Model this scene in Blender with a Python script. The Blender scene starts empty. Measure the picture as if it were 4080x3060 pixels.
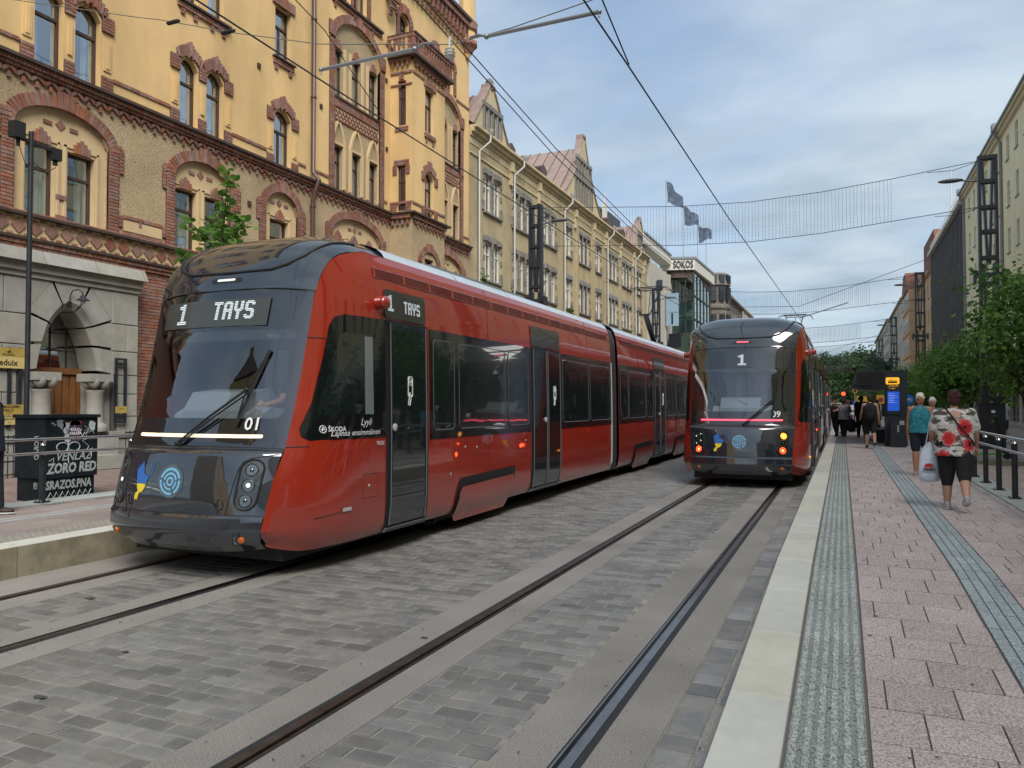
import bpy, bmesh, math, random
import numpy as np
from mathutils import Vector, Matrix, Euler
R = math.radians
PI = math.pi
rnd = random.Random(7)
scene = bpy.context.scene
C = scene.collection

# ---------------------------------------------------------------- camera
YAW, PITCH = R(23.253), R(1.569)
CAM = Vector((0, 0, 1.72))
fwd = Vector((-math.sin(YAW) * math.cos(PITCH), math.cos(YAW) * math.cos(PITCH), math.sin(PITCH)))
rgt = Vector((math.cos(YAW), math.sin(YAW), 0))
upv = rgt.cross(fwd)
cd = bpy.data.cameras.new('camera')
cam = bpy.data.objects.new('camera', cd)
C.objects.link(cam)
mw = Matrix((rgt, upv, -fwd)).transposed().to_4x4()
mw.translation = CAM
cam.matrix_world = mw
cd.sensor_width = 36
cd.lens = 27.03
cd.clip_start = 0.05
cd.clip_end = 3000
scene.camera = cam

# ---------------------------------------------------------------- world, sun, exposure
SUN_EL, SUN_AZ = R(47), R(140)       # azimuth measured from +Y towards +X
world = bpy.data.worlds.new('World')
scene.world = world
world.use_nodes = True
nt = world.node_tree
nt.nodes.clear()
N = nt.nodes.new
L = nt.links.new
out = N('ShaderNodeOutputWorld')
bg = N('ShaderNodeBackground')
sky = N('ShaderNodeTexSky')
sky.sky_type = 'NISHITA'
sky.sun_disc = False
sky.sun_elevation = SUN_EL
sky.sun_rotation = SUN_AZ
sky.air_density = 1.0
sky.dust_density = 2.0
sky.ozone_density = 1.5
bg.inputs['Strength'].default_value = 0.093
tc = N('ShaderNodeTexCoord')
sep = N('ShaderNodeSeparateXYZ')
L(tc.outputs['Generated'], sep.inputs[0])
mz = N('ShaderNodeMath'); mz.operation = 'MAXIMUM'; mz.inputs[1].default_value = 0.0
L(sep.outputs['Z'], mz.inputs[0])
az = N('ShaderNodeMath'); az.operation = 'ADD'; az.inputs[1].default_value = 0.22
L(mz.outputs[0], az.inputs[0])
dx = N('ShaderNodeMath'); dx.operation = 'DIVIDE'
dy = N('ShaderNodeMath'); dy.operation = 'DIVIDE'
L(sep.outputs['X'], dx.inputs[0]); L(az.outputs[0], dx.inputs[1])
L(sep.outputs['Y'], dy.inputs[0]); L(az.outputs[0], dy.inputs[1])
cmb = N('ShaderNodeCombineXYZ')
L(dx.outputs[0], cmb.inputs[0]); L(dy.outputs[0], cmb.inputs[1])
mp = N('ShaderNodeMapping')
mp.inputs['Rotation'].default_value = (0, 0, R(28))
mp.inputs['Scale'].default_value = (0.85, 1.25, 1)
L(cmb.outputs[0], mp.inputs[0])
n1 = N('ShaderNodeTexNoise'); n1.inputs['Scale'].default_value = 1.15
n1.inputs['Detail'].default_value = 7; n1.inputs['Roughness'].default_value = 0.52
n1.inputs['Distortion'].default_value = 0.35
L(mp.outputs[0], n1.inputs['Vector'])
cr = N('ShaderNodeValToRGB')
cr.color_ramp.elements[0].position = 0.36; cr.color_ramp.elements[0].color = (0.45, 0.45, 0.45, 1)
cr.color_ramp.elements[1].position = 0.56; cr.color_ramp.elements[1].color = (1, 1, 1, 1)
L(n1.outputs[0], cr.inputs[0])
# cloud brightness itself varies softly
n2 = N('ShaderNodeTexNoise'); n2.inputs['Scale'].default_value = 1.9
n2.inputs['Detail'].default_value = 7
L(mp.outputs[0], n2.inputs['Vector'])
cc = N('ShaderNodeValToRGB')
cc.color_ramp.elements[0].position = 0.36; cc.color_ramp.elements[0].color = (2.65, 3.5, 4.4, 1)
cc.color_ramp.elements[1].position = 0.62; cc.color_ramp.elements[1].color = (4.5, 5.3, 6.0, 1)
L(n2.outputs[0], cc.inputs[0])
mx = N('ShaderNodeMix'); mx.data_type = 'RGBA'
L(cr.outputs[0], mx.inputs['Factor'])
hz = N('ShaderNodeVectorMath'); hz.operation = 'SCALE'; hz.inputs['Scale'].default_value = 1.5
L(sky.outputs[0], hz.inputs[0])
L(hz.outputs[0], mx.inputs['A'])
L(cc.outputs[0], mx.inputs['B'])
L(mx.outputs['Result'], bg.inputs['Color'])
L(bg.outputs[0], out.inputs[0])

sd = bpy.data.lights.new('sun', 'SUN')
sd.energy = 2.9
sd.angle = R(34)
sd.color = (1.0, 0.965, 0.92)
sun = bpy.data.objects.new('sun', sd)
C.objects.link(sun)
sdir = Vector((math.sin(SUN_AZ) * math.cos(SUN_EL), math.cos(SUN_AZ) * math.cos(SUN_EL), math.sin(SUN_EL)))
sun.rotation_euler = sdir.to_track_quat('Z', 'Y').to_euler()
scene.view_settings.view_transform = 'Standard'
scene.view_settings.look = 'None'
scene.view_settings.exposure = 0.60
scene.view_settings.gamma = 1
try:
    scene.cycles.max_bounces = 6
    scene.cycles.transparent_max_bounces = 8
    scene.cycles.sample_clamp_indirect = 4
except Exception:
    pass

# ---------------------------------------------------------------- materials
MATS = {}
def nodes_of(m):
    m.use_nodes = True
    t = m.node_tree
    return t, t.nodes['Principled BSDF']

def mat(name, col, rough=0.7, metal=0.0, var=0.0, vscale=3.0, bump=0.0, bscale=20.0, rand=0.0, coat=0.0,
        emit=None, estr=0.0, spec=0.5, col2=None, stretch=None, dirt=0.0):
    """plain procedural material: base colour with noise variation, fine bump, per-piece random value"""
    if name in MATS:
        return MATS[name]
    m = bpy.data.materials.new(name)
    t, p = nodes_of(m)
    Nn, Ll = t.nodes.new, t.links.new
    p.inputs['Roughness'].default_value = rough
    p.inputs['Metallic'].default_value = metal
    p.inputs['Coat Weight'].default_value = coat
    p.inputs['Coat Roughness'].default_value = 0.03
    p.inputs['Specular IOR Level'].default_value = spec
    p.inputs['Base Color'].default_value = (*col, 1)
    co = Nn('ShaderNodeTexCoord')
    geo = Nn('ShaderNodeNewGeometry')
    vec = geo.outputs['Position']
    if stretch:
        mpp = Nn('ShaderNodeMapping'); mpp.inputs['Scale'].default_value = stretch
        Ll(vec, mpp.inputs[0]); vec = mpp.outputs[0]
    last = None
    if var > 0 or col2:
        nz = Nn('ShaderNodeTexNoise'); nz.inputs['Scale'].default_value = vscale
        nz.inputs['Detail'].default_value = 5; nz.inputs['Roughness'].default_value = 0.6
        Ll(vec, nz.inputs['Vector'])
        rp = Nn('ShaderNodeValToRGB')
        c2 = col2 if col2 else tuple(min(1, c * (1 + var)) for c in col)
        c1 = col if col2 else tuple(c * (1 - var) for c in col)
        rp.color_ramp.elements[0].position = 0.32; rp.color_ramp.elements[0].color = (*c1, 1)
        rp.color_ramp.elements[1].position = 0.68; rp.color_ramp.elements[1].color = (*c2, 1)
        Ll(nz.outputs[0], rp.inputs[0])
        last = rp.outputs[0]
    if rand > 0:
        oi = Nn('ShaderNodeObjectInfo')
        at = Nn('ShaderNodeAttribute'); at.attribute_name = 'rnd'
        ad = Nn('ShaderNodeMath'); ad.operation = 'ADD'
        Ll(oi.outputs['Random'], ad.inputs[0]); Ll(at.outputs['Fac'], ad.inputs[1])
        fr = Nn('ShaderNodeMath'); fr.operation = 'FRACT'; Ll(ad.outputs[0], fr.inputs[0])
        mr = Nn('ShaderNodeMapRange'); mr.inputs['To Min'].default_value = 1 - rand; mr.inputs['To Max'].default_value = 1 + rand
        Ll(fr.outputs[0], mr.inputs['Value'])
        hs = Nn('ShaderNodeHueSaturation')
        if last: Ll(last, hs.inputs['Color'])
        else: hs.inputs['Color'].default_value = (*col, 1)
        Ll(mr.outputs[0], hs.inputs['Value'])
        # hue / saturation drift
        m2 = Nn('ShaderNodeMath'); m2.operation = 'MULTIPLY'; m2.inputs[1].default_value = 7.31; Ll(fr.outputs[0], m2.inputs[0])
        f2 = Nn('ShaderNodeMath'); f2.operation = 'FRACT'; Ll(m2.outputs[0], f2.inputs[0])
        ms = Nn('ShaderNodeMapRange'); ms.inputs['To Min'].default_value = 0.7; ms.inputs['To Max'].default_value = 1.2
        Ll(f2.outputs[0], ms.inputs['Value']); Ll(ms.outputs[0], hs.inputs['Saturation'])
        last = hs.outputs[0]
    if dirt > 0:
        n3 = Nn('ShaderNodeTexNoise'); n3.inputs['Scale'].default_value = 0.55; n3.inputs['Detail'].default_value = 6
        mpd = Nn('ShaderNodeMapping'); mpd.inputs['Scale'].default_value = (1, 1.6, 0.35); Ll(geo.outputs['Position'], mpd.inputs[0])
        Ll(mpd.outputs[0], n3.inputs['Vector'])
        mr3 = Nn('ShaderNodeMapRange'); mr3.inputs['From Min'].default_value = 0.4; mr3.inputs['From Max'].default_value = 0.75
        mr3.inputs['To Min'].default_value = 1.0; mr3.inputs['To Max'].default_value = 1 - dirt
        Ll(n3.outputs[0], mr3.inputs['Value'])
        mxx = Nn('ShaderNodeVectorMath'); mxx.operation = 'SCALE'
        if last: Ll(last, mxx.inputs[0])
        else: mxx.inputs[0].default_value = col
        Ll(mr3.outputs[0], mxx.inputs['Scale'])
        last = mxx.outputs[0]
    if last: Ll(last, p.inputs['Base Color'])
    if bump > 0:
        nb = Nn('ShaderNodeTexNoise'); nb.inputs['Scale'].default_value = bscale; nb.inputs['Detail'].default_value = 4
        Ll(vec, nb.inputs['Vector'])
        bp = Nn('ShaderNodeBump'); bp.inputs['Strength'].default_value = bump; bp.inputs['Distance'].default_value = 0.02
        Ll(nb.outputs[0], bp.inputs['Height']); Ll(bp.outputs[0], p.inputs['Normal'])
    if emit:
        p.inputs['Emission Color'].default_value = (*emit, 1)
        p.inputs['Emission Strength'].default_value = estr
    MATS[name] = m
    return m

def speckle(name, cols, scale=220, rough=0.85, rand=0.08, bump=0.15, big=0.12):
    """granite-like speckled aggregate, cols = dark, mid, light"""
    m = bpy.data.materials.new(name)
    t, p = nodes_of(m)
    Nn, Ll = t.nodes.new, t.links.new
    geo = Nn('ShaderNodeNewGeometry')
    nz = Nn('ShaderNodeTexNoise'); nz.inputs['Scale'].default_value = scale; nz.inputs['Detail'].default_value = 2
    Ll(geo.outputs['Position'], nz.inputs['Vector'])
    rp = Nn('ShaderNodeValToRGB')
    rp.color_ramp.elements[0].position = 0.36; rp.color_ramp.elements[0].color = (*cols[0], 1)
    rp.color_ramp.elements[1].position = 0.66; rp.color_ramp.elements[1].color = (*cols[2], 1)
    e = rp.color_ramp.elements.new(0.5); e.color = (*cols[1], 1)
    Ll(nz.outputs[0], rp.inputs[0])
    nb = Nn('ShaderNodeTexNoise'); nb.inputs['Scale'].default_value = 0.9; nb.inputs['Detail'].default_value = 6
    Ll(geo.outputs['Position'], nb.inputs['Vector'])
    mr = Nn('ShaderNodeMapRange'); mr.inputs['From Min'].default_value = .3; mr.inputs['From Max'].default_value = .7
    mr.inputs['To Min'].default_value = 1 - big; mr.inputs['To Max'].default_value = 1 + big
    Ll(nb.outputs[0], mr.inputs['Value'])
    oi = Nn('ShaderNodeObjectInfo'); at = Nn('ShaderNodeAttribute'); at.attribute_name = 'rnd'
    ad = Nn('ShaderNodeMath'); ad.operation = 'ADD'; Ll(oi.outputs['Random'], ad.inputs[0]); Ll(at.outputs['Fac'], ad.inputs[1])
    fr = Nn('ShaderNodeMath'); fr.operation = 'FRACT'; Ll(ad.outputs[0], fr.inputs[0])
    m3 = Nn('ShaderNodeMapRange'); m3.inputs['To Min'].default_value = 1 - rand; m3.inputs['To Max'].default_value = 1 + rand
    Ll(fr.outputs[0], m3.inputs['Value'])
    mm = Nn('ShaderNodeMath'); mm.operation = 'MULTIPLY'; Ll(mr.outputs[0], mm.inputs[0]); Ll(m3.outputs[0], mm.inputs[1])
    sc = Nn('ShaderNodeVectorMath'); sc.operation = 'SCALE'; Ll(rp.outputs[0], sc.inputs[0]); Ll(mm.outputs[0], sc.inputs['Scale'])
    Ll(sc.outputs[0], p.inputs['Base Color'])
    p.inputs['Roughness'].default_value = rough
    bp = Nn('ShaderNodeBump'); bp.inputs['Strength'].default_value = bump; bp.inputs['Distance'].default_value = 0.004
    Ll(nz.outputs[0], bp.inputs['Height']); Ll(bp.outputs[0], p.inputs['Normal'])
    MATS[name] = m
    return m

def glass(name, tint=(0.75, 0.82, 0.82), base=0.06, gain=0.9, refl=(0.95, 0.97, 1.0), rough=0.015, wavy=0.0):
    m = bpy.data.materials.new(name)
    m.use_nodes = True
    t = m.node_tree; t.nodes.clear()
    Nn, Ll = t.nodes.new, t.links.new
    o = Nn('ShaderNodeOutputMaterial')
    lw = Nn('ShaderNodeLayerWeight'); lw.inputs['Blend'].default_value = 0.5
    pw = Nn('ShaderNodeMath'); pw.operation = 'POWER'; pw.inputs[1].default_value = 3.2
    Ll(lw.outputs['Facing'], pw.inputs[0])
    ma = Nn('ShaderNodeMath'); ma.operation = 'MULTIPLY_ADD'; ma.inputs[1].default_value = gain; ma.inputs[2].default_value = base
    ma.use_clamp = True
    Ll(pw.outputs[0], ma.inputs[0])
    tr = Nn('ShaderNodeBsdfTransparent'); tr.inputs[0].default_value = (*tint, 1)
    gl = Nn('ShaderNodeBsdfGlossy'); gl.inputs['Color'].default_value = (*refl, 1); gl.inputs['Roughness'].default_value = rough
    if wavy:
        geo = Nn('ShaderNodeNewGeometry')
        nz = Nn('ShaderNodeTexNoise'); nz.inputs['Scale'].default_value = 1.6; nz.inputs['Detail'].default_value = 1
        Ll(geo.outputs['Position'], nz.inputs['Vector'])
        bp = Nn('ShaderNodeBump'); bp.inputs['Strength'].default_value = wavy; bp.inputs['Distance'].default_value = 0.03
        Ll(nz.outputs[0], bp.inputs['Height']); Ll(bp.outputs[0], gl.inputs['Normal'])
    mx = Nn('ShaderNodeMixShader')
    Ll(ma.outputs[0], mx.inputs[0]); Ll(tr.outputs[0], mx.inputs[1]); Ll(gl.outputs[0], mx.inputs[2])
    Ll(mx.outputs[0], o.inputs[0])
    MATS[name] = m
    return m

def paint(name, col, wavy=0.0, rough=0.25, coat=1.0, metal=0.0, dust=0.5, ior=1.7):
    """glossy vehicle paint with slightly uneven panels and a light film of dust low down"""
    m = bpy.data.materials.new(name)
    t, p = nodes_of(m)
    Nn, Ll = t.nodes.new, t.links.new
    geo = Nn('ShaderNodeNewGeometry')
    p.inputs['Specular IOR Level'].default_value = 0.2
    p.inputs['Coat IOR'].default_value = ior
    nz = Nn('ShaderNodeTexNoise'); nz.inputs['Scale'].default_value = 1.4; nz.inputs['Detail'].default_value = 2
    Ll(geo.outputs['Position'], nz.inputs['Vector'])
    rp = Nn('ShaderNodeMapRange'); rp.inputs['To Min'].default_value = 0.82; rp.inputs['To Max'].default_value = 1.15
    Ll(nz.outputs[0], rp.inputs['Value'])
    sc = Nn('ShaderNodeVectorMath'); sc.operation = 'SCALE'; sc.inputs[0].default_value = col
    Ll(rp.outputs[0], sc.inputs['Scale'])
    # road film: thin brown dust, thicker towards the wheels, broken up by noise
    sz = Nn('ShaderNodeSeparateXYZ'); Ll(geo.outputs['Position'], sz.inputs[0])
    mz = Nn('ShaderNodeMapRange'); mz.inputs['From Min'].default_value = 1.1; mz.inputs['From Max'].default_value = 0.2; mz.inputs['To Max'].default_value = dust
    Ll(sz.outputs['Z'], mz.inputs['Value'])
    nd = Nn('ShaderNodeTexNoise'); nd.inputs['Scale'].default_value = 3.5; nd.inputs['Detail'].default_value = 7
    mpd = Nn('ShaderNodeMapping'); mpd.inputs['Scale'].default_value = (1, 1, .45); Ll(geo.outputs['Position'], mpd.inputs[0]); Ll(mpd.outputs[0], nd.inputs['Vector'])
    md = Nn('ShaderNodeMath'); md.operation = 'MULTIPLY'; Ll(mz.outputs[0], md.inputs[0]); Ll(nd.outputs[0], md.inputs[1])
    mxd = Nn('ShaderNodeMix'); mxd.data_type = 'RGBA'; mxd.inputs['B'].default_value = (.09, .07, .055, 1)
    Ll(md.outputs[0], mxd.inputs['Factor']); Ll(sc.outputs[0], mxd.inputs['A'])
    Ll(mxd.outputs['Result'], p.inputs['Base Color'])
    rr_ = Nn('ShaderNodeMath'); rr_.operation = 'MULTIPLY_ADD'; rr_.inputs[1].default_value = 0.7; rr_.inputs[2].default_value = 0.03; Ll(md.outputs[0], rr_.inputs[0]); Ll(rr_.outputs[0], p.inputs['Coat Roughness'])
    p.inputs['Roughness'].default_value = rough
    p.inputs['Metallic'].default_value = metal
    p.inputs['Coat Weight'].default_value = coat
    if wavy:
        mpp = Nn('ShaderNodeMapping'); mpp.inputs['Scale'].default_value = (1, 0.6, 1.6)
        Ll(geo.outputs['Position'], mpp.inputs[0])
        n2 = Nn('ShaderNodeTexNoise'); n2.inputs['Scale'].default_value = 2.0; n2.inputs['Detail'].default_value = 1.5
        Ll(mpp.outputs[0], n2.inputs['Vector'])
        bp = Nn('ShaderNodeBump'); bp.inputs['Strength'].default_value = wavy; bp.inputs['Distance'].default_value = 0.03
        Ll(n2.outputs[0], bp.inputs['Height']); Ll(bp.outputs[0], p.inputs['Normal']); Ll(bp.outputs[0], p.inputs['Coat Normal'])
    MATS[name] = m
    return m

def brickmat(name, c1, c2, mortar, sx=0.25, sz=0.08, axis='yz', rough=0.85, off=0.5, bump=0.6, mw=0.01):
    m = bpy.data.materials.new(name)
    t, p = nodes_of(m)
    Nn, Ll = t.nodes.new, t.links.new
    geo = Nn('ShaderNodeNewGeometry')
    sp = Nn('ShaderNodeSeparateXYZ'); Ll(geo.outputs['Position'], sp.inputs[0])
    cb = Nn('ShaderNodeCombineXYZ')
    Ll(sp.outputs[axis[0].upper()], cb.inputs[0]); Ll(sp.outputs[axis[1].upper()], cb.inputs[1])
    b = Nn('ShaderNodeTexBrick'); b.offset = off
    b.inputs['Scale'].default_value = 1.0
    b.inputs['Brick Width'].default_value = sx; b.inputs['Row Height'].default_value = sz
    b.inputs['Mortar Size'].default_value = mw; b.inputs['Mortar Smooth'].default_value = 0.2
    b.inputs['Color1'].default_value = (*c1, 1); b.inputs['Color2'].default_value = (*c2, 1); b.inputs['Mortar'].default_value = (*mortar, 1)
    Ll(cb.outputs[0], b.inputs['Vector'])
    nz = Nn('ShaderNodeTexNoise'); nz.inputs['Scale'].default_value = 2.5; nz.inputs['Detail'].default_value = 5
    Ll(geo.outputs['Position'], nz.inputs['Vector'])
    mr = Nn('ShaderNodeMapRange'); mr.inputs['To Min'].default_value = 0.7; mr.inputs['To Max'].default_value = 1.3
    Ll(nz.outputs[0], mr.inputs['Value'])
    sc = Nn('ShaderNodeVectorMath'); sc.operation = 'SCALE'; Ll(b.outputs['Color'], sc.inputs[0]); Ll(mr.outputs[0], sc.inputs['Scale'])
    Ll(sc.outputs[0], p.inputs['Base Color'])
    p.inputs['Roughness'].default_value = rough
    bp = Nn('ShaderNodeBump'); bp.inputs['Strength'].default_value = bump; bp.inputs['Distance'].default_value = 0.01; bp.invert = True
    Ll(b.outputs['Fac'], bp.inputs['Height']); Ll(bp.outputs[0], p.inputs['Normal'])
    MATS[name] = m
    return m

def roughcast():
    """hand-combed tan render with dark wormy hollows"""
    m = bpy.data.materials.new('rough_tan_render')
    t, p = nodes_of(m)
    Nn, Ll = t.nodes.new, t.links.new
    geo = Nn('ShaderNodeNewGeometry')
    mp_ = Nn('ShaderNodeMapping'); mp_.inputs['Scale'].default_value = (1, 1.0, 2.1)
    Ll(geo.outputs['Position'], mp_.inputs[0])
    nz = Nn('ShaderNodeTexNoise'); nz.inputs['Scale'].default_value = 30; nz.inputs['Detail'].default_value = 1.2; nz.inputs['Distortion'].default_value = 0.6
    Ll(mp_.outputs[0], nz.inputs['Vector'])
    rp = Nn('ShaderNodeValToRGB')
    rp.color_ramp.elements[0].position = 0.34; rp.color_ramp.elements[0].color = (0.20, 0.14, 0.08, 1)
    rp.color_ramp.elements[1].position = 0.54; rp.color_ramp.elements[1].color = (0.50, 0.38, 0.225, 1)
    Ll(nz.outputs[0], rp.inputs[0])
    nb = Nn('ShaderNodeTexNoise'); nb.inputs['Scale'].default_value = 0.8; nb.inputs['Detail'].default_value = 5
    Ll(geo.outputs['Position'], nb.inputs['Vector'])
    mr = Nn('ShaderNodeMapRange'); mr.inputs['From Min'].default_value = .3; mr.inputs['From Max'].default_value = .7
    mr.inputs['To Min'].default_value = 0.8; mr.inputs['To Max'].default_value = 1.15
    Ll(nb.outputs[0], mr.inputs['Value'])
    sc = Nn('ShaderNodeVectorMath'); sc.operation = 'SCALE'; Ll(rp.outputs[0], sc.inputs[0]); Ll(mr.outputs[0], sc.inputs['Scale'])
    Ll(sc.outputs[0], p.inputs['Base Color'])
    p.inputs['Roughness'].default_value = 0.95
    bp = Nn('ShaderNodeBump'); bp.inputs['Strength'].default_value = 0.8; bp.inputs['Distance'].default_value = 0.02
    Ll(nz.outputs[0], bp.inputs['Height']); Ll(bp.outputs[0], p.inputs['Normal'])
    MATS['rough_tan'] = m
    return m

def leafmat(name, c1, c2, c3):
    m = bpy.data.materials.new(name)
    t, p = nodes_of(m)
    Nn, Ll = t.nodes.new, t.links.new
    at = Nn('ShaderNodeAttribute'); at.attribute_name = 'rnd'
    rp = Nn('ShaderNodeValToRGB')
    rp.color_ramp.elements[0].position = 0.0; rp.color_ramp.elements[0].color = (*c1, 1)
    rp.color_ramp.elements[1].position = 1.0; rp.color_ramp.elements[1].color = (*c3, 1)
    e = rp.color_ramp.elements.new(0.5); e.color = (*c2, 1)
    Ll(at.outputs['Fac'], rp.inputs[0])
    Ll(rp.outputs[0], p.inputs['Base Color'])
    p.inputs['Roughness'].default_value = 0.5
    p.inputs['Specular IOR Level'].default_value = 0.35
    tl = Nn('ShaderNodeBsdfTranslucent'); Ll(rp.outputs[0], tl.inputs['Color'])
    mx = Nn('ShaderNodeMixShader'); mx.inputs[0].default_value = 0.5
    o = t.nodes['Material Output']
    Ll(p.outputs[0], mx.inputs[1]); Ll(tl.outputs[0], mx.inputs[2]); Ll(mx.outputs[0], o.inputs[0])
    MATS[name] = m
    return m

# ---------------------------------------------------------------- mesh helper
class MB:
    def __init__(s, T=None):
        s.v = []; s.f = []; s.r = []; s.m = []; s.T = T; s.mi = 0; s.rv = 0.0
    def add(s, pts, faces):
        b = len(s.v)
        T = s.T
        for q in pts:
            s.v.append(tuple(T(*q)) if T else tuple(q))
        for f in faces:
            s.f.append([b + i for i in f]); s.r.append(s.rv); s.m.append(s.mi)
        return s
    def box(s, x0, x1, y0, y1, z0, z1):
        return s.add([(x0, y0, z0), (x1, y0, z0), (x1, y1, z0), (x0, y1, z0), (x0, y0, z1), (x1, y0, z1), (x1, y1, z1), (x0, y1, z1)],
                     [(0, 3, 2, 1), (4, 5, 6, 7), (0, 1, 5, 4), (1, 2, 6, 5), (2, 3, 7, 6), (3, 0, 4, 7)])
    def obox(s, c, size, M=None):
        c = Vector(c); M = M or Matrix.Identity(3)
        hx, hy, hz_ = size[0] / 2, size[1] / 2, size[2] / 2
        P = [c + M @ Vector((a * hx, b * hy, d * hz_)) for d in (-1, 1) for a, b in ((-1, -1), (1, -1), (1, 1), (-1, 1))]
        return s.add(P, [(0, 3, 2, 1), (4, 5, 6, 7), (0, 1, 5, 4), (1, 2, 6, 5), (2, 3, 7, 6), (3, 0, 4, 7)])
    def bar(s, a, b, w, h=None, up=(0, 0, 1)):
        a, b = Vector(a), Vector(b); h = h or w
        d = (b - a); L_ = d.length
        if L_ < 1e-6: return s
        d /= L_
        u = Vector(up)
        if abs(d.dot(u)) > 0.98: u = Vector((1, 0, 0))
        x = d.cross(u).normalized(); z = x.cross(d)
        M = Matrix((x, d, z)).transposed()
        return s.obox((a + b) / 2, (w, L_, h), M)
    def tube(s, pts, r, n=8, caps=True):
        pts = [Vector(p) for p in pts]
        rr = r if isinstance(r, (list, tuple)) else [r] * len(pts)
        V = []; F = []
        prevx = None
        for i, p in enumerate(pts):
            if i == 0: d = pts[1] - p
            elif i == len(pts) - 1: d = p - pts[i - 1]
            else: d = (pts[i + 1] - pts[i - 1])
            d.normalize()
            if prevx is None:
                u = Vector((0, 0, 1)) if abs(d.z) < 0.9 else Vector((1, 0, 0))
                x = d.cross(u).normalized()
            else:
                x = (prevx - d * prevx.dot(d)).normalized()
            prevx = x; y = d.cross(x)
            for k in range(n):
                a = 2 * PI * k / n
                V.append(p + (x * math.cos(a) + y * math.sin(a)) * rr[i])
        for i in range(len(pts) - 1):
            for k in range(n):
                k2 = (k + 1) % n
                F.append((i * n + k, i * n + k2, (i + 1) * n + k2, (i + 1) * n + k))
        if caps:
            F.append(tuple(range(n))[::-1]); F.append(tuple((len(pts) - 1) * n + k for k in range(n)))
        return s.add(V, F)
    def prism(s, poly, fn, d0, d1):
        """poly: 2-D outline, fn(a,b,d) -> point, extruded from d0 to d1"""
        n = len(poly)
        V = [fn(a, b, d0) for a, b in poly] + [fn(a, b, d1) for a, b in poly]
        F = [tuple(range(n))[::-1], tuple(range(n, 2 * n))] + [(i, (i + 1) % n, n + (i + 1) % n, n + i) for i in range(n)]
        return s.add(V, F)
    def grid(s, fn, nu, nv):
        V = [fn(i / nu, j / nv) for j in range(nv + 1) for i in range(nu + 1)]
        F = [(j * (nu + 1) + i, j * (nu + 1) + i + 1, (j + 1) * (nu + 1) + i + 1, (j + 1) * (nu + 1) + i) for j in range(nv) for i in range(nu)]
        return s.add(V, F)
    def lathe(s, prof, c=(0, 0, 0), n=16):
        c = Vector(c)
        V = []; F = []
        for r_, z_ in prof:
            for k in range(n):
                a = 2 * PI * k / n
                V.append(c + Vector((r_ * math.cos(a), r_ * math.sin(a), z_)))
        for i in range(len(prof) - 1):
            for k in range(n):
                k2 = (k + 1) % n
                F.append((i * n + k, i * n + k2, (i + 1) * n + k2, (i + 1) * n + k))
        F.append(tuple(range(n))[::-1]); F.append(tuple((len(prof) - 1) * n + k for k in range(n)))
        return s.add(V, F)
    def sphere(s, c, rx, ry=None, rz=None, n=12, m=8, M=None):
        c = Vector(c); ry = ry or rx; rz = rz or rx
        V = []; F = []
        for j in range(1, m):
            ph = PI * j / m
            for k in range(n):
                a = 2 * PI * k / n
                q = Vector((rx * math.sin(ph) * math.cos(a), ry * math.sin(ph) * math.sin(a), rz * math.cos(ph)))
                if M: q = M @ q
                V.append(c + q)
        t_ = Vector((0, 0, rz)); b_ = Vector((0, 0, -rz))
        if M: t_ = M @ t_; b_ = M @ b_
        V += [c + t_, c + b_]
        for j in range(m - 2):
            for k in range(n):
                k2 = (k + 1) % n
                F.append((j * n + k, (j + 1) * n + k, (j + 1) * n + k2, j * n + k2))
        T_ = len(V) - 2
        for k in range(n):
            k2 = (k + 1) % n
            F.append((T_, k, k2)); F.append((T_ + 1, (m - 2) * n + k2, (m - 2) * n + k))
        return s.add(V, F)
    def patch(s, outline, fn, rings=4, thick=0.0):
        """star-shaped 2-D outline filled by concentric rings, mapped by fn(a,b)"""
        n = len(outline)
        ca = sum(p[0] for p in outline) / n; cb = sum(p[1] for p in outline) / n
        V = []; F = []
        for j in range(rings):
            t = 1 - j / rings
            for a, b in outline: V.append(fn(ca + (a - ca) * t, cb + (b - cb) * t))
        V.append(fn(ca, cb))
        for j in range(rings - 1):
            for i in range(n):
                i2 = (i + 1) % n
                F.append((j * n + i, j * n + i2, (j + 1) * n + i2, (j + 1) * n + i))
        for i in range(n): F.append(((rings - 1) * n + i, (rings - 1) * n + (i + 1) % n, len(V) - 1))
        return s.add(V, F)
    def ring(s, outer, inner, fn, steps=3):
        n = len(outer); V = []; F = []
        for j in range(steps + 1):
            t = j / steps
            for (a, b), (c_, d_) in zip(outer, inner): V.append(fn(a + (c_ - a) * t, b + (d_ - b) * t))
        for j in range(steps):
            for i in range(n):
                i2 = (i + 1) % n
                F.append((j * n + i, j * n + i2, (j + 1) * n + i2, (j + 1) * n + i))
        return s.add(V, F)
    def mesh(s, name, mats=None, smooth=None, fix=True):
        me = bpy.data.meshes.new(name)
        me.from_pydata(s.v, [], s.f)
        if mats:
            for m_ in (mats if isinstance(mats, (list, tuple)) else [mats]): me.materials.append(m_)
        if any(s.m):
            me.polygons.foreach_set('material_index', s.m)
        if any(s.r):
            a = me.attributes.new('rnd', 'FLOAT', 'FACE'); a.data.foreach_set('value', s.r)
        if fix and len(s.f) < 60000:
            bm = bmesh.new(); bm.from_mesh(me)
            bmesh.ops.recalc_face_normals(bm, faces=bm.faces)
            bm.to_mesh(me); bm.free()
        if smooth:
            me.shade_smooth()
            me.set_sharp_from_angle(angle=R(smooth))
        me.update()
        return me

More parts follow.
